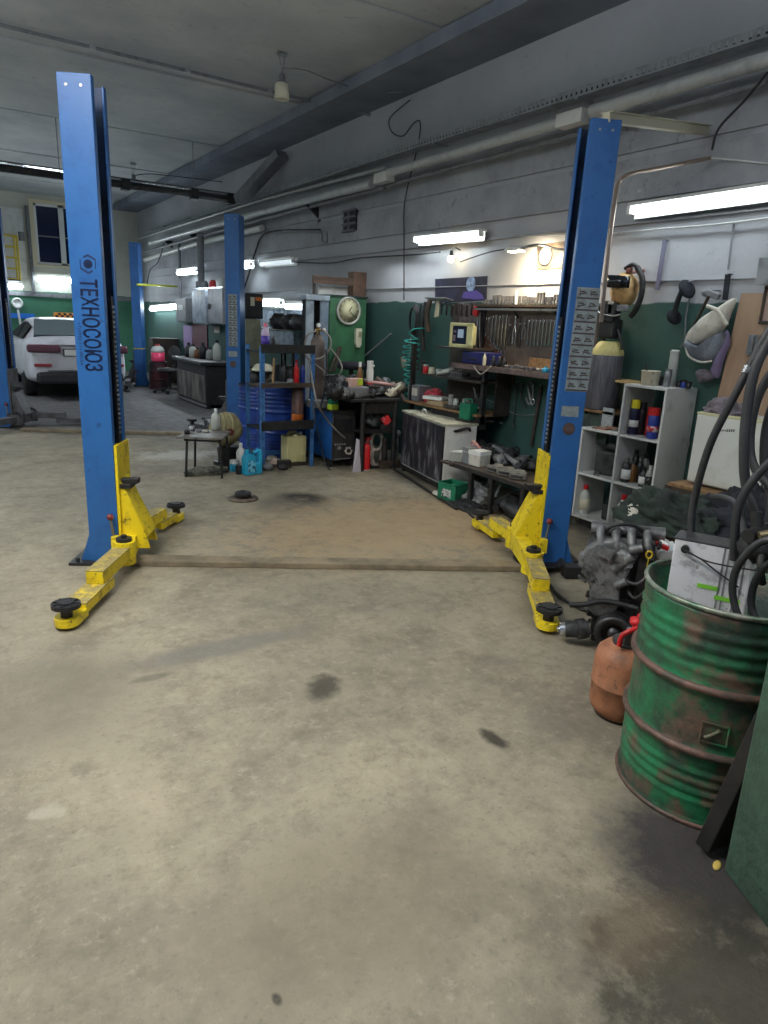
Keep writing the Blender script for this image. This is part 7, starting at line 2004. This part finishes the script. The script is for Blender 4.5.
t = thing('wall_socket_box', 'small beige box fixed on the green cabinet below the clock', 'box', (q.x, Yc - .001, q.z))
MB().prism([(-.045, -.06), (-.02, -.12), (.02, -.12), (.045, -.08), (.045, .12), (-.045, .12)], .05, (0, 0, 0), RX).build('case', MAT_['cream'], t, bevel=.006)
MB().obox((.015, -.055, .05), (.04, .01, .06)).build('switch', mat('beige_dark', lin(150, 142, 110), .5), t, bevel=.003)
lx0 = P(306, 330, Y=Yc).x
t = thing('grey_locker', 'open grey metal locker left of the green cabinet', 'locker', (lx0, Yc, 0))
LK = mat('blue_grey_metal', lin(168, 180, 192), .35, .3, lin(120, 132, 146), 5, (.4, .7))
Wl = gx0 - lx0 - .01
MB().box(0, Wl * .34, 0, .02, 0, gt - .06).build('left_door', LK, t, bevel=.003)
MB().box(Wl * .62, Wl, 0, .02, 0, gt - .06).build('right_door', mat('blue_grey_metal2', lin(132, 148, 166), .35, .3, lin(100, 114, 130), 5, (.4, .7)), t, bevel=.003)
MB().box(0, .015, .02, .12, 0, gt - .06).box(Wl - .015, Wl, .02, .12, 0, gt - .06).box(0, Wl, .11, .12, 0, gt - .06).build('carcass', DARKM, t)
MB().box(-.02, Wl, -.03, .14, gt - .06, gt).build('top_panel', LK, t, bevel=.004)
MB().box(Wl * .05, Wl * .95, .04, .11, .8, .82).box(Wl * .05, Wl * .95, .04, .11, 1.3, 1.32).build('inner_shelf', BLK, t)
# wooden pieces on top
a, b = P(313, 281, Y=Yc + .2), P(353, 281, Y=Yc + .2)
bw = P(352, 297, Y=Yc + .25); 
t = thing('wooden_board', 'brown board lying across the top above the clock', 'board', (a.x, Yc + .22, P(333, 281, Y=Yc + .22).z))
MB().box(0, b.x - a.x, -.03, .0, -.045, .05).build('board', mat('brown_board', lin(112, 88, 74), .7, 0, lin(84, 66, 56), 4, (.4, .6), stretch=(1, 6, 6)), t)
MB().box(.02, .05, -.0, .03, -.17, .04).build('support_leg', WOODD, t)
c1_, c2_ = P(353, 284, Y=Yc + .2), P(368, 284, Y=Yc + .2)
tag(MB().box(0, c2_.x - c1_.x, -.05, .10, 0, P(360, 272, Y=Yc + .2).z - gt - .022).build('wooden_block', mat('brown_block', lin(128, 100, 84), .7, 0, lin(98, 76, 64), 4, (.4, .6)), loc=(c1_.x, Yc + .24, gt + .021), bevel=.004), 'upright brown wooden block on top of the green cabinet', 'block')
a, b = P(318, 286, Y=Yc + .35), P(352, 297, Y=Yc + .35)
tag(MB().box(0, b.x - a.x, 0, .02, 0, P(330, 286, Y=Yc + .35).z - gt - .022).build('white_sheet', WHITE, loc=(a.x, Yc + .34, gt + .021)), 'white panel standing behind the brown board above the cabinets', 'panel')
# dark swivel seat in front
q = P(352, 366, Y=7.6)
t = thing('work_stool', 'dark stool and bag in front of the green cabinet', 'stool', (q.x, 7.62, 0))
MB().lathe([(0, 0), (.16, 0), (.18, .03), (.17, .08), (0, .10)], (0, 0, q.z - .04), 24).build('seat', NAVC, t)
MB().cyl((0, 0, .04), (0, 0, q.z - .04), .03).build('column', DARKM, t)
for k in range(4): MB().bar((0, 0, .05), (math.cos(k * PI / 2 + .4) * .22, math.sin(k * PI / 2 + .4) * .22, .02), .03, .02).build('foot', DARKM, t)
t = thing('wall_rod', 'thin rod leaning against the dark green wall right of the cabinet', 'rod', P(365, 356, X=4.7))
v = P(391, 334, X=4.82) - P(365, 356, X=4.7)
MB().tube([(0, 0, 0), v], .012).build('rod', GREYP, t); MB().bar((0, 0, 0), v * .12, .03, .02).build('grip', STEEL, t)
for i, (px0, px1) in enumerate(((332, 339), (336, 341))):
    a, b = P(px0 - 2, 372, Y=7.85), P(px1, 347, Y=7.98)
    t = MB().bar((0, 0, 0), b - a, .03, .012).build('wooden_lath', WOODD, loc=a); tag(t, ('left', 'right')[i] + ' dark lath leaning on the green cabinet', 'lath')

# ------------------------------------------------------------------ machine, foil and lamps right of the second post
Ym = 9.4
mx0, mx1 = P(245, 340, Y=Ym).x, P(261.5, 340, Y=Ym).x
mt = P(252, 319, Y=Ym).z
t = thing('khaki_tank', 'khaki metal tank with a black control head beside the second post', 'tank', (mx0, Ym, 0))
MB().box(0, mx1 - mx0, 0, .3, .75, mt).build('body', mat('khaki_tank_paint', lin(150, 150, 126), .5, 0, lin(110, 110, 92), 5, (.4, .65)), t, bevel=.03)
for x_ in (.02, mx1 - mx0 - .02): 
    for y_ in (.02, .28): MB().cyl((x_, y_, 0), (x_, y_, .78), .015).build('leg', DARKM, t)
a, b = P(246, 293, Y=Ym), P(264, 315, Y=Ym)
MB().box(a.x - mx0, b.x - mx0, .02, .28, mt + .005, a.z).build('control_head', BLK, t, bevel=.02)
a, b = P(256, 297, Y=Ym), P(262, 301, Y=Ym)
MB().box(a.x - mx0, b.x - mx0, .012, .02, b.z, a.z).build('orange_label', MAT_['orange'], t)
a, b = P(251, 297, Y=Ym), P(255, 306, Y=Ym)
MB().box(a.x - mx0, b.x - mx0, .012, .02, b.z, a.z).build('cream_label', MAT_['cream'], t)
tube_light(P(253, 303, X=4.45), P(281, 303.5, X=4.45), 'bright tube lamp low behind the rack, left of the pair', 'pair of low tube lamps behind the rack', TUBEFAR, rt=.045)
tube_light(P(286, 306.5, X=4.45), P(306, 307, X=4.45), 'bright tube lamp low behind the rack, right of the pair', 'pair of low tube lamps behind the rack', glow('lit_tube_pale', (0.80, 0.93, 1.0), 4), rt=.045)
a, b = P(256, 309, X=4.5), P(306, 345, X=4.5)
FO = mat('crinkled_foil', lin(130, 146, 162), .35, .6, lin(86, 98, 112), 9, (.42, .6), .9, 14, stretch=(1, 3, 1))
t = thing('foil_screen', 'crinkled silvery blue sheet under the low tube lamps', 'sheet', (4.5, 0, 0))
vs, fs = [], []
NY, NZ = 40, 16
for i in range(NY + 1):
    for j in range(NZ + 1):
        y_ = a.y + (b.y - .0 - a.y) * i / NY; z_ = a.z - (a.z - b.z) * j / NZ
        vs.append((.03 * noise.noise(Vector((0, y_ * 9, z_ * 3))), y_, z_))
for i in range(NY):
    for j in range(NZ): fs.append((i * (NZ + 1) + j, i * (NZ + 1) + j + 1, (i + 1) * (NZ + 1) + j + 1, (i + 1) * (NZ + 1) + j))
vs2 = [(x + .01, y, z) for x, y, z in vs]
o = MB().add(vs, fs, 0, True).add(vs2, [f[::-1] for f in fs], 0, True).build('sheet', FO, t)
MB().box(-.02, .34, b.y, a.y, a.z, a.z + .02).build('top_rail', DARKM, t)
for yq in (a.y - .02, (a.y + b.y) / 2, b.y + .02): MB().box(.02, .05, yq - .015, yq + .015, 0, a.z).build('upright', DARKM, t)
q1, q2 = P(272, 333, X=4.2), P(306, 333, X=4.2)
t = thing('steel_basin', 'steel basin on legs with dark parts, behind the rack', 'basin', (4.0, q2.y, 0))
zb_ = P(290, 331, X=4.1).z
MB().box(0, .42, 0, q1.y - q2.y, zb_ - .22, zb_ - .0).build('basin', FO, t, bevel=.02)
MB().box(-.01, .43, -.01, q1.y - q2.y + .01, zb_, zb_ + .015).build('rim', CHROME, t)
for x_ in (.03, .39):
    for y_ in (.04, q1.y - q2.y - .04): MB().cyl((x_, y_, 0), (x_, y_, zb_ - .2), .02).build('leg', DARKM, t)
for i in range(3):
    y_ = q2.y + .18 + .36 * i
    t = thing('dark_machine_part', ('right', 'middle', 'left')[i] + ' dark machine part heaped on the steel basin', 'car part', (4.2, y_, zb_ + .016))
    MB().ball((0, 0, .10), .13, 14, sc=(1, 1.4, .8), amp=.5, seed=80 + i).build('housing', CASTD, t)
    MB().cyl((0, -.1, .1), (0, .1, .16), .03, n=10).build('stub', DARKM, t)

# ------------------------------------------------------------------ far bay
A_, B_, C_ = P(181, 398, z=0), P(206.5, 409, z=0), P(227, 411, z=0)
ht = zat(B_.x, B_.y, 362); 
t = thing('workbench', 'long black workbench with a stained front panel by the second post', 'workbench', (B_.x, B_.y, 0))
Lx, Ly = max(.5, C_.x - B_.x), A_.y - B_.y
Lx = min(Lx, WX - B_.x - .05)
MB().box(0, Lx, 0, Ly, .06, ht - .06).build('carcass', BLK, t, bevel=.01)
MB().box(-.02, 0, .02, Ly - .02, .10, ht * .70).build('front_panel', mat('stained_panel', lin(120, 116, 108), .5, 0, lin(50, 48, 50), 3, (.4, .6), stretch=(1, 2, .6)), t, bevel=.004)
MB().box(-.10, Lx, -.05, Ly, ht - .06, ht).build('bench_top', DARKM, t, bevel=.01)
MB().box(-.03, .0, -.01, Ly, .03, .06).build('kick_rail', GREYP, t)
for x_ in (.05, Lx - .05):
    for y_ in (.05, Ly - .05): MB().box(x_ - .03, x_ + .03, y_ - .03, y_ + .03, 0, .06).build('foot', BLK, t)
rnd = random.Random(77)
for i, (px, hh, mm, lab) in enumerate(((189, .22, 'dark', 'black bottle at the far left of the black workbench'), (193, .2, 'milky', 'milky bottle beside the black bottle on the workbench'), (198, .16, 'amber', 'brown pot on the black workbench'), (203, .24, 'dark', 'dark tall can in the middle of the black workbench'), (210, .18, 'clear', 'grey jar on the right of the black workbench'), (217, .30, 'milky', 'pale tall box-like bottle at the right of the black workbench'))):
    f_ = (px - 183) / 40
    y_ = B_.y + Ly * (.95 - .85 * f_); x_ = P(px, 355, Y=y_).x
    x_ = min(max(x_, B_.x + .1), WX - .15)
    bottle(x_, y_, ht + .001, .07, hh * 1.2, MAT_[mm], MAT_['dark'], lab)
def wallbox(px0, px1, y0, y1, X, name, label, mm, cat, extra=None):
    a, b = P(px0, y0, X=X), P(px1, y1, X=X); zt = (P(px0, y0, X=X).z + P(px1, y0, X=X).z) / 2; zb = (P(px0, y1, X=X).z + P(px1, y1, X=X).z) / 2
    t = thing(name, label, cat, (X, b.y, zb))
    MB().box(0, WX - X, 0, a.y - b.y, 0, zt - zb).build('body', mm, t, bevel=.01)
    MB().box(-.015, 0, .02, a.y - b.y - .02, .02, zt - zb - .02).build('door', mm, t, bevel=.006)
    if extra: extra(t, a.y - b.y, zt - zb)
    return t
CABM = mat('brushed_cabinet', lin(150, 150, 156), .4, .4, lin(118, 116, 124), 4, (.4, .65))
wallbox(192, 207, 288, 324, 4.5, 'wall_cabinet', 'silvery wall cabinet with a white note, left of the pair', mat('smeared_cabinet', lin(178, 188, 200), .4, .3, lin(130, 140, 152), 7, (.4, .6)), 'cabinet', lambda t, w, h: MB().box(-.02, -.016, w * .3, w * .6, h * .78, h * .95).build('note', WHITEP, t))
wallbox(208, 224, 287, 324, 4.5, 'wall_cabinet', 'plain grey wall cabinet beside the second post', CABM, 'cabinet', lambda t, w, h: MB().box(-.04, -.015, w * .85, w * .9, h * .4, h * .55).build('handle', BLK, t))
wallbox(176, 187, 298, 322, 4.66, 'switch_cabinet', 'rounded grey switch box on the far wall', GREYP, 'box', lambda t, w, h: MB().box(-.03, -.016, w * .3, w * .7, h * .5, h * .7).build('dial_plate', WHITEP, t))
for i, (px, mm, s_, lab) in enumerate(((198, DARKM, .16, 'dark funnel on top of the silvery wall cabinet'), (203, GREYP, .14, 'grey tin on top of the silvery wall cabinet'), (211, RED, .15, 'red box on top of the plain grey cabinet'), (219, MAT_['milky'], .18, 'milky can on top of the plain grey cabinet'))):
    q = P(px, 287, X=4.62)
    t = thing('cabinet_top_item', lab, 'container', (4.66, q.y, P(px, 288, X=4.5).z + .03))
    t.location.z = P(px, 287.3, X=4.5).z
    MB().cyl((0, 0, 0), (0, 0, s_ * .8), s_ * .5, n=14).build('body', mm, t); MB().cyl((0, 0, s_ * .8), (0, 0, s_), s_ * .3, n=12).build('lid', mm, t)
for i, (x0, x1, y0, y1, mm, lab) in enumerate(((182, 191, 325, 350, mat('lilac_sheet', lin(170, 140, 190), .6), 'lilac sheet hanging under the grey switch box'), (191, 206, 324, 350, mat('maroon_sheet', lin(92, 42, 56), .6), 'maroon sheet hanging under the silvery cabinet'), (213, 218, 326, 333, LIGHTC, 'white note on the wall under the grey cabinet'))):
    a, b = P(x0, y0, X=4.8), P(x1, y1, X=4.8)
    tag(MB().box(0, .02, 0, a.y - b.y, 0, a.z - b.z).build('hanging_sheet', mm, loc=(WX - .025, b.y, b.z)), lab, 'sheet')
# swivel chair
q = P(170, 393, z=0)
t = thing('swivel_chair', 'black swivel chair beside the black workbench', 'chair', (q.x, q.y, 0), 30)
MB().lathe([(0, 0), (.22, .0), (.24, .04), (.22, .08), (0, .09)], (0, 0, .42), 24).build('seat', BLK, t)
MB().cyl((0, 0, .08), (0, 0, .42), .03).build('column', DARKM, t)
MB().ball((.22, .05, .75), .2, 16, sc=(.25, .9, 1.0)).bar((.05, 0, .44), (.24, .03, .62), .04, .02).build('backrest', BLK, t)
for k in range(5):
    a_ = k * 2 * PI / 5
    MB().bar((0, 0, .10), (math.cos(a_) * .30, math.sin(a_) * .30, .06), .05, .03).cyl((math.cos(a_) * .30, math.sin(a_) * .30 - .015, .03), (math.cos(a_) * .30, math.sin(a_) * .30 + .015, .03), .03, n=12).build('foot', BLK, t)
# dark red drum with pink jug
q = P(158.5, 383, z=0); dq = Vector((q.x, q.y, 0)); dq = Vector((min(q.x, 4.55), q.y, 0))
Yd = 15.4; xd_ = P(158.5, 370, Y=Yd).x; hd = zat(xd_, Yd - .2, 362)
t = thing('small_drum', 'dark red small drum carrying a pink jug in the far bay', 'drum', (xd_, Yd, 0))
MB().lathe(drum_profile(.20, hd), n=28).build('body', mat('dark_red_drum', lin(84, 34, 42), .5, 0, lin(40, 32, 36), 4, (.4, .6)), t)
MB().cyl((0, 0, hd - .02), (0, 0, hd), .19, n=28).build('lid', BLK, t)
t = thing('antifreeze_jug', 'clear jug of pink liquid on the dark red drum', 'jug', (xd_, Yd, hd + .001))
h_ = .34
MB().lathe([(0, 0), (.13, 0), (.14, .02), (.14, h_ * .55)], n=20).build('pink_liquid', mat('pink_liquid', lin(235, 70, 110), .3), t)
MB().lathe([(.14, h_ * .55), (.14, h_ * .7), (.10, h_ * .88), (.04, h_ * .95), (0, h_ * .95)], n=20).build('clear_top', MAT_['milky'], t)
MB().cyl((0, 0, h_ * .95), (0, 0, h_ * 1.05), .045, n=12).build('cap', RED, t)
tag(MB().box(-.1, .5, -.12, .2, 0, zat(4.2, 16.6, 338)).build('brown_locker', WOODD, loc=(4.3, 16.7, 0), bevel=.01), 'brown wooden stand behind the third post', 'stand')
# thin yellow rod across
a, b = P(137, 284.5, Y=15.7), P(177, 286.5, X=4.8)
tag(MB().tube([(0, 0, 0), b - a], .022, 8).build('yellow_rod', mat('lime_yellow', lin(200, 205, 60), .4), loc=a), 'thin yellow bar from the third post to the wall', 'bar')
# far end wall: dark door shape, yellow rail, blue board, dial
t = thing('yellow_guardrail', 'yellow steel guardrail fixed high on the far end wall', 'guardrail', (0, 0, 0))
q0, q1 = P(2, 236, Y=20.0), P(19, 280, Y=20.0)
YR = mat('rail_yellow', lin(215, 190, 60), .5)
m = MB()
for k in range(5):
    z_ = q1.z + (q0.z - q1.z) * k / 4; m.tube([(q0.x - .2, YB - .55, z_), (q1.x, YB - .55, z_), (q1.x, YB - .02, z_)], .022, 8)
for x_ in (q0.x - .1, q0.x + .22, q1.x): m.tube([(x_, YB - .55, q1.z), (x_, YB - .55, q0.z)], .022, 8)
m.build('rails', YR, t)
MB().box(q0.x - .3, q1.x, YB - .58, YB - .01, q1.z - .04, q1.z).build('platform', DARKM, t)
MB().cyl((q1.x + .12, YB - .4, q1.z + .9), (q1.x + .12, YB - .4, q1.z + 1.1), .07, n=12).build('post_cap', GREYP, t)
a, b = P(10, 313, Y=19.9), P(36, 319, Y=19.9)
tag(MB().box(0, b.x - a.x, -.03, .0, 0, a.z - b.z).build('blue_board', mat('bright_blue_board', lin(30, 120, 225), .5), loc=(a.x, YB - .005, b.z)), 'narrow bright blue board on the far green wall beside the car', 'board')
q = P(18, 303, Y=20)
t = thing('pressure_dial', 'round white dial on the far green wall above the blue board', 'dial', (q.x, YB - .01, q.z))
MB().lathe([(0, 0), (.13, 0), (.13, .03), (.08, .03), (.08, .01), (0, .01)], n=24, rot=RX).build('ring', WHITEP, t)
MB().bar((0, -.02, -.16), (.03, -.02, -.55), .05, .02).build('hanging_strip', WHITEP, t)
a = P(27, 205, Y=20); b = P(31, 292, Y=20)
tag(MB().tube([(0, 0, 0), (0, 0, b.z - a.z)], .045, 10).build('wall_pipe', GREYP, loc=(a.x, YB - .06, a.z)), 'grey vertical pipe left of the window on the far end wall', 'pipe')
tag(MB().box(-1.6, 0, 0, .02, -1.6, 0).build('white_wall_panel', WHITE, loc=(a.x - .10, YB - .022, a.z - .08)), 'white panel on the far end wall above the yellow guardrail', 'panel')
tag(MB().box(-3.0, 3.6, 0, .03, 0, .10).build('wall_ledge', GREYP, loc=(1.1, YB - .035, P(50, 293, Y=20).z - .10)), 'thin grey ledge across the far end wall above the green paint', 'ledge')

# ------------------------------------------------------------------ the parked car
Yr = 13.55
xl, xr = P(27, 372, Y=Yr).x, P(131, 372, Y=Yr).x
CW = xr - xl
t = thing('parked_car', 'dusty white sedan parked facing the far end wall, seen from behind', 'car', ((xl + xr) / 2, Yr, 0), 0)
k_ = CW / 1.86
hw_ = CW / 2
CARW = mat('dusty_white_car', lin(205, 205, 212), .35, .1, lin(176, 172, 176), 2, (.45, .7))
CG = mat('car_glass', lin(96, 108, 112), .15, .1)
CD = mat('car_dark', lin(40, 40, 44), .5)
def ringz(w, zb, zbelt, crown):
    return [(-w * .90, zb), (-w * .985, zb + .12), (-w, .55), (-w * .985, zbelt - .12), (-w * .90, zbelt - .02), (-w * .5, zbelt + crown * .7), (0, zbelt + crown), (w * .5, zbelt + crown * .7), (w * .90, zbelt - .02), (w * .985, zbelt - .12), (w, .55), (w * .985, zb + .12), (w * .90, zb)]
sts = [(-.0, .80, .34, .93, .0), (.04, .90, .30, 1.02, .01), (.25, .96, .26, 1.09, .02), (.7, .985, .24, 1.08, .03), (1.2, 1, .22, 1.04, .03), (2.4, 1, .22, 1.02, .03), (3.4, .99, .22, 1.00, .04), (4.2, .95, .24, .92, .05), (4.75, .86, .28, .78, .04), (4.88, .7, .34, .62, .02)]
vs, fs = [], []
for y_, wf, zb, zt, cr_ in sts:
    for x_, z_ in ringz(hw_ * wf, zb, zt, cr_): vs.append((x_, y_, z_))
n = 13
for i in range(len(sts) - 1):
    for k in range(n - 1): fs.append((i * n + k, (i + 1) * n + k, (i + 1) * n + k + 1, i * n + k + 1))
    fs.append((i * n + n - 1, (i + 1) * n + n - 1, (i + 1) * n, i * n))
fs.append(tuple(range(n - 1, -1, -1))[::-1]); fs.append(tuple((len(sts) - 1) * n + k for k in range(n)))
MB().add(vs, fs, 0, True).build('body', CARW, t, sub=2)
gs = [(.72, .80, 1.06, .0), (1.15, .80, 1.24, .01), (1.65, .76, 1.36, .02), (2.2, .75, 1.40, .03), (2.8, .76, 1.38, .03), (3.3, .80, 1.22, .02), (3.75, .84, 1.02, .0)]
vs, fs = [], []
for y_, wf, zt, cr_ in gs:
    wt = hw_ * (.68 if zt > 1.2 else .80); wb = hw_ * .90
    for x_, z_ in ((-wb, .98), (-wt * 1.02, zt - .05), (-wt * .9, zt), (0, zt + cr_), (wt * .9, zt), (wt * 1.02, zt - .05), (wb, .98)): vs.append((x_, y_, z_))
n = 7
for i in range(len(gs) - 1):
    for k in range(n - 1): fs.append((i * n + k, (i + 1) * n + k, (i + 1) * n + k + 1, i * n + k + 1))
MB().add(vs, fs, 0, True).build('roof_and_pillars', CARW, t, sub=1)
wt = hw_ * .62
MB().add([(-hw_ * .74, .66, 1.115), (hw_ * .74, .66, 1.115), (wt * 1.0, 1.38, 1.375), (-wt * 1.0, 1.38, 1.375), (-hw_ * .74, .74, 1.06), (hw_ * .74, .74, 1.06), (wt * 1.0, 1.5, 1.32), (-wt * 1.0, 1.5, 1.32)], [(0, 1, 2, 3), (7, 6, 5, 4), (0, 4, 5, 1), (1, 5, 6, 2), (2, 6, 7, 3), (3, 7, 4, 0)]).build('rear_window', CG, t)
for s_ in (-1, 1):
    m = MB()
    for y0, y1, z1a, z1b in ((1.15, 1.95, 1.24, 1.32), (2.02, 3.1, 1.32, 1.22)):
        q_ = [(s_ * hw_ * .915, y0, 1.02), (s_ * hw_ * .915, y1 + (.3 if y0 > 2 else 0), 1.02), (s_ * hw_ * .72, y1, z1b), (s_ * hw_ * .72, y0 + .1, z1a)]
        m.add(q_, [(0, 1, 2, 3)] if s_ > 0 else [(3, 2, 1, 0)])
        m.add([(x - s_ * .03, y, z) for x, y, z in q_], [(3, 2, 1, 0)] if s_ > 0 else [(0, 1, 2, 3)])
    m.build('side_window', CD, t)
    MB().ball((s_ * (hw_ + .09), 3.0, 1.02), .1, 12, sc=(1, .6, .7)).build('wing_mirror', CARW, t)
    tl_ = MB().obox((s_ * hw_ * .66, .0, .90), (hw_ * .62, .10, .14), rotm(0, 0, s_ * 10)).build('tail_light', mat('tail_light_red', lin(98, 58, 72), .3), t, bevel=.04)
    MB().obox((s_ * hw_ * .70, -.01, .62), (hw_ * .32, .05, .05), rotm(0, 0, s_ * 10)).build('reflector', mat('reflector_red', lin(150, 50, 60), .3), t, bevel=.01)
    for yy_ in (.98, 3.75):
        w = MB().lathe([(.19, -.11), (.31, -.11), (.335, -.08), (.335, .08), (.31, .11), (.19, .11)], (s_ * (hw_ - .13), yy_, .335), 30, rot=rotm(0, 90, 0)).build('tyre', BLK, t)
        MB().lathe([(0, -.09), (.18, -.10), (.2, -.10), (.2, .10), (0, .09)], (s_ * (hw_ - .13), yy_, .335), 20, rot=rotm(0, 90, 0)).build('rim', STEEL, w)
    MB().box(s_ * hw_ * .985 - .02, s_ * hw_ * .985 + .02, 2.0, 2.15, .86, .89).build('door_handle', CARW, t, bevel=.008)
MB().obox((0, .05, .40), (hw_ * 1.66, .22, .20)).build('rear_bumper', CD, t, bevel=.05)
MB().box(-hw_ * .62, hw_ * .62, -.035, .02, .52, .53).build('bumper_line', CD, t)
MB().obox((0, -.02, .84), (.54, .02, .13)).build('plate_frame', CD, t)
pl = MB().obox((0, -.034, .84), (.50, .006, .105)).build('number_plate', WHITEP, t)
MB().obox((0, .0, .96), (hw_ * .9, .03, .03)).build('chrome_strip', CHROME, t, bevel=.008)
q = P(66, 317, Y=Yr + 1.9)
s_ = thing('taxi_sign', 'small orange checkered taxi sign on the roof of the white sedan', 'sign', (q.x, Yr + 1.9, 1.405))
MB().box(-.22, .22, -.06, .06, 0, .10).build('sign_body', mat('amber_sign', lin(215, 140, 60), .4), s_, bevel=.02)
m = MB()
for i in range(8):
    for j in range(2):
        if (i + j) % 2 == 0: m.box(-.2 + i * .05, -.15 + i * .05, -.063, -.06, .01 + j * .04, .05 + j * .04)
m.build('checkers', BLK, s_)
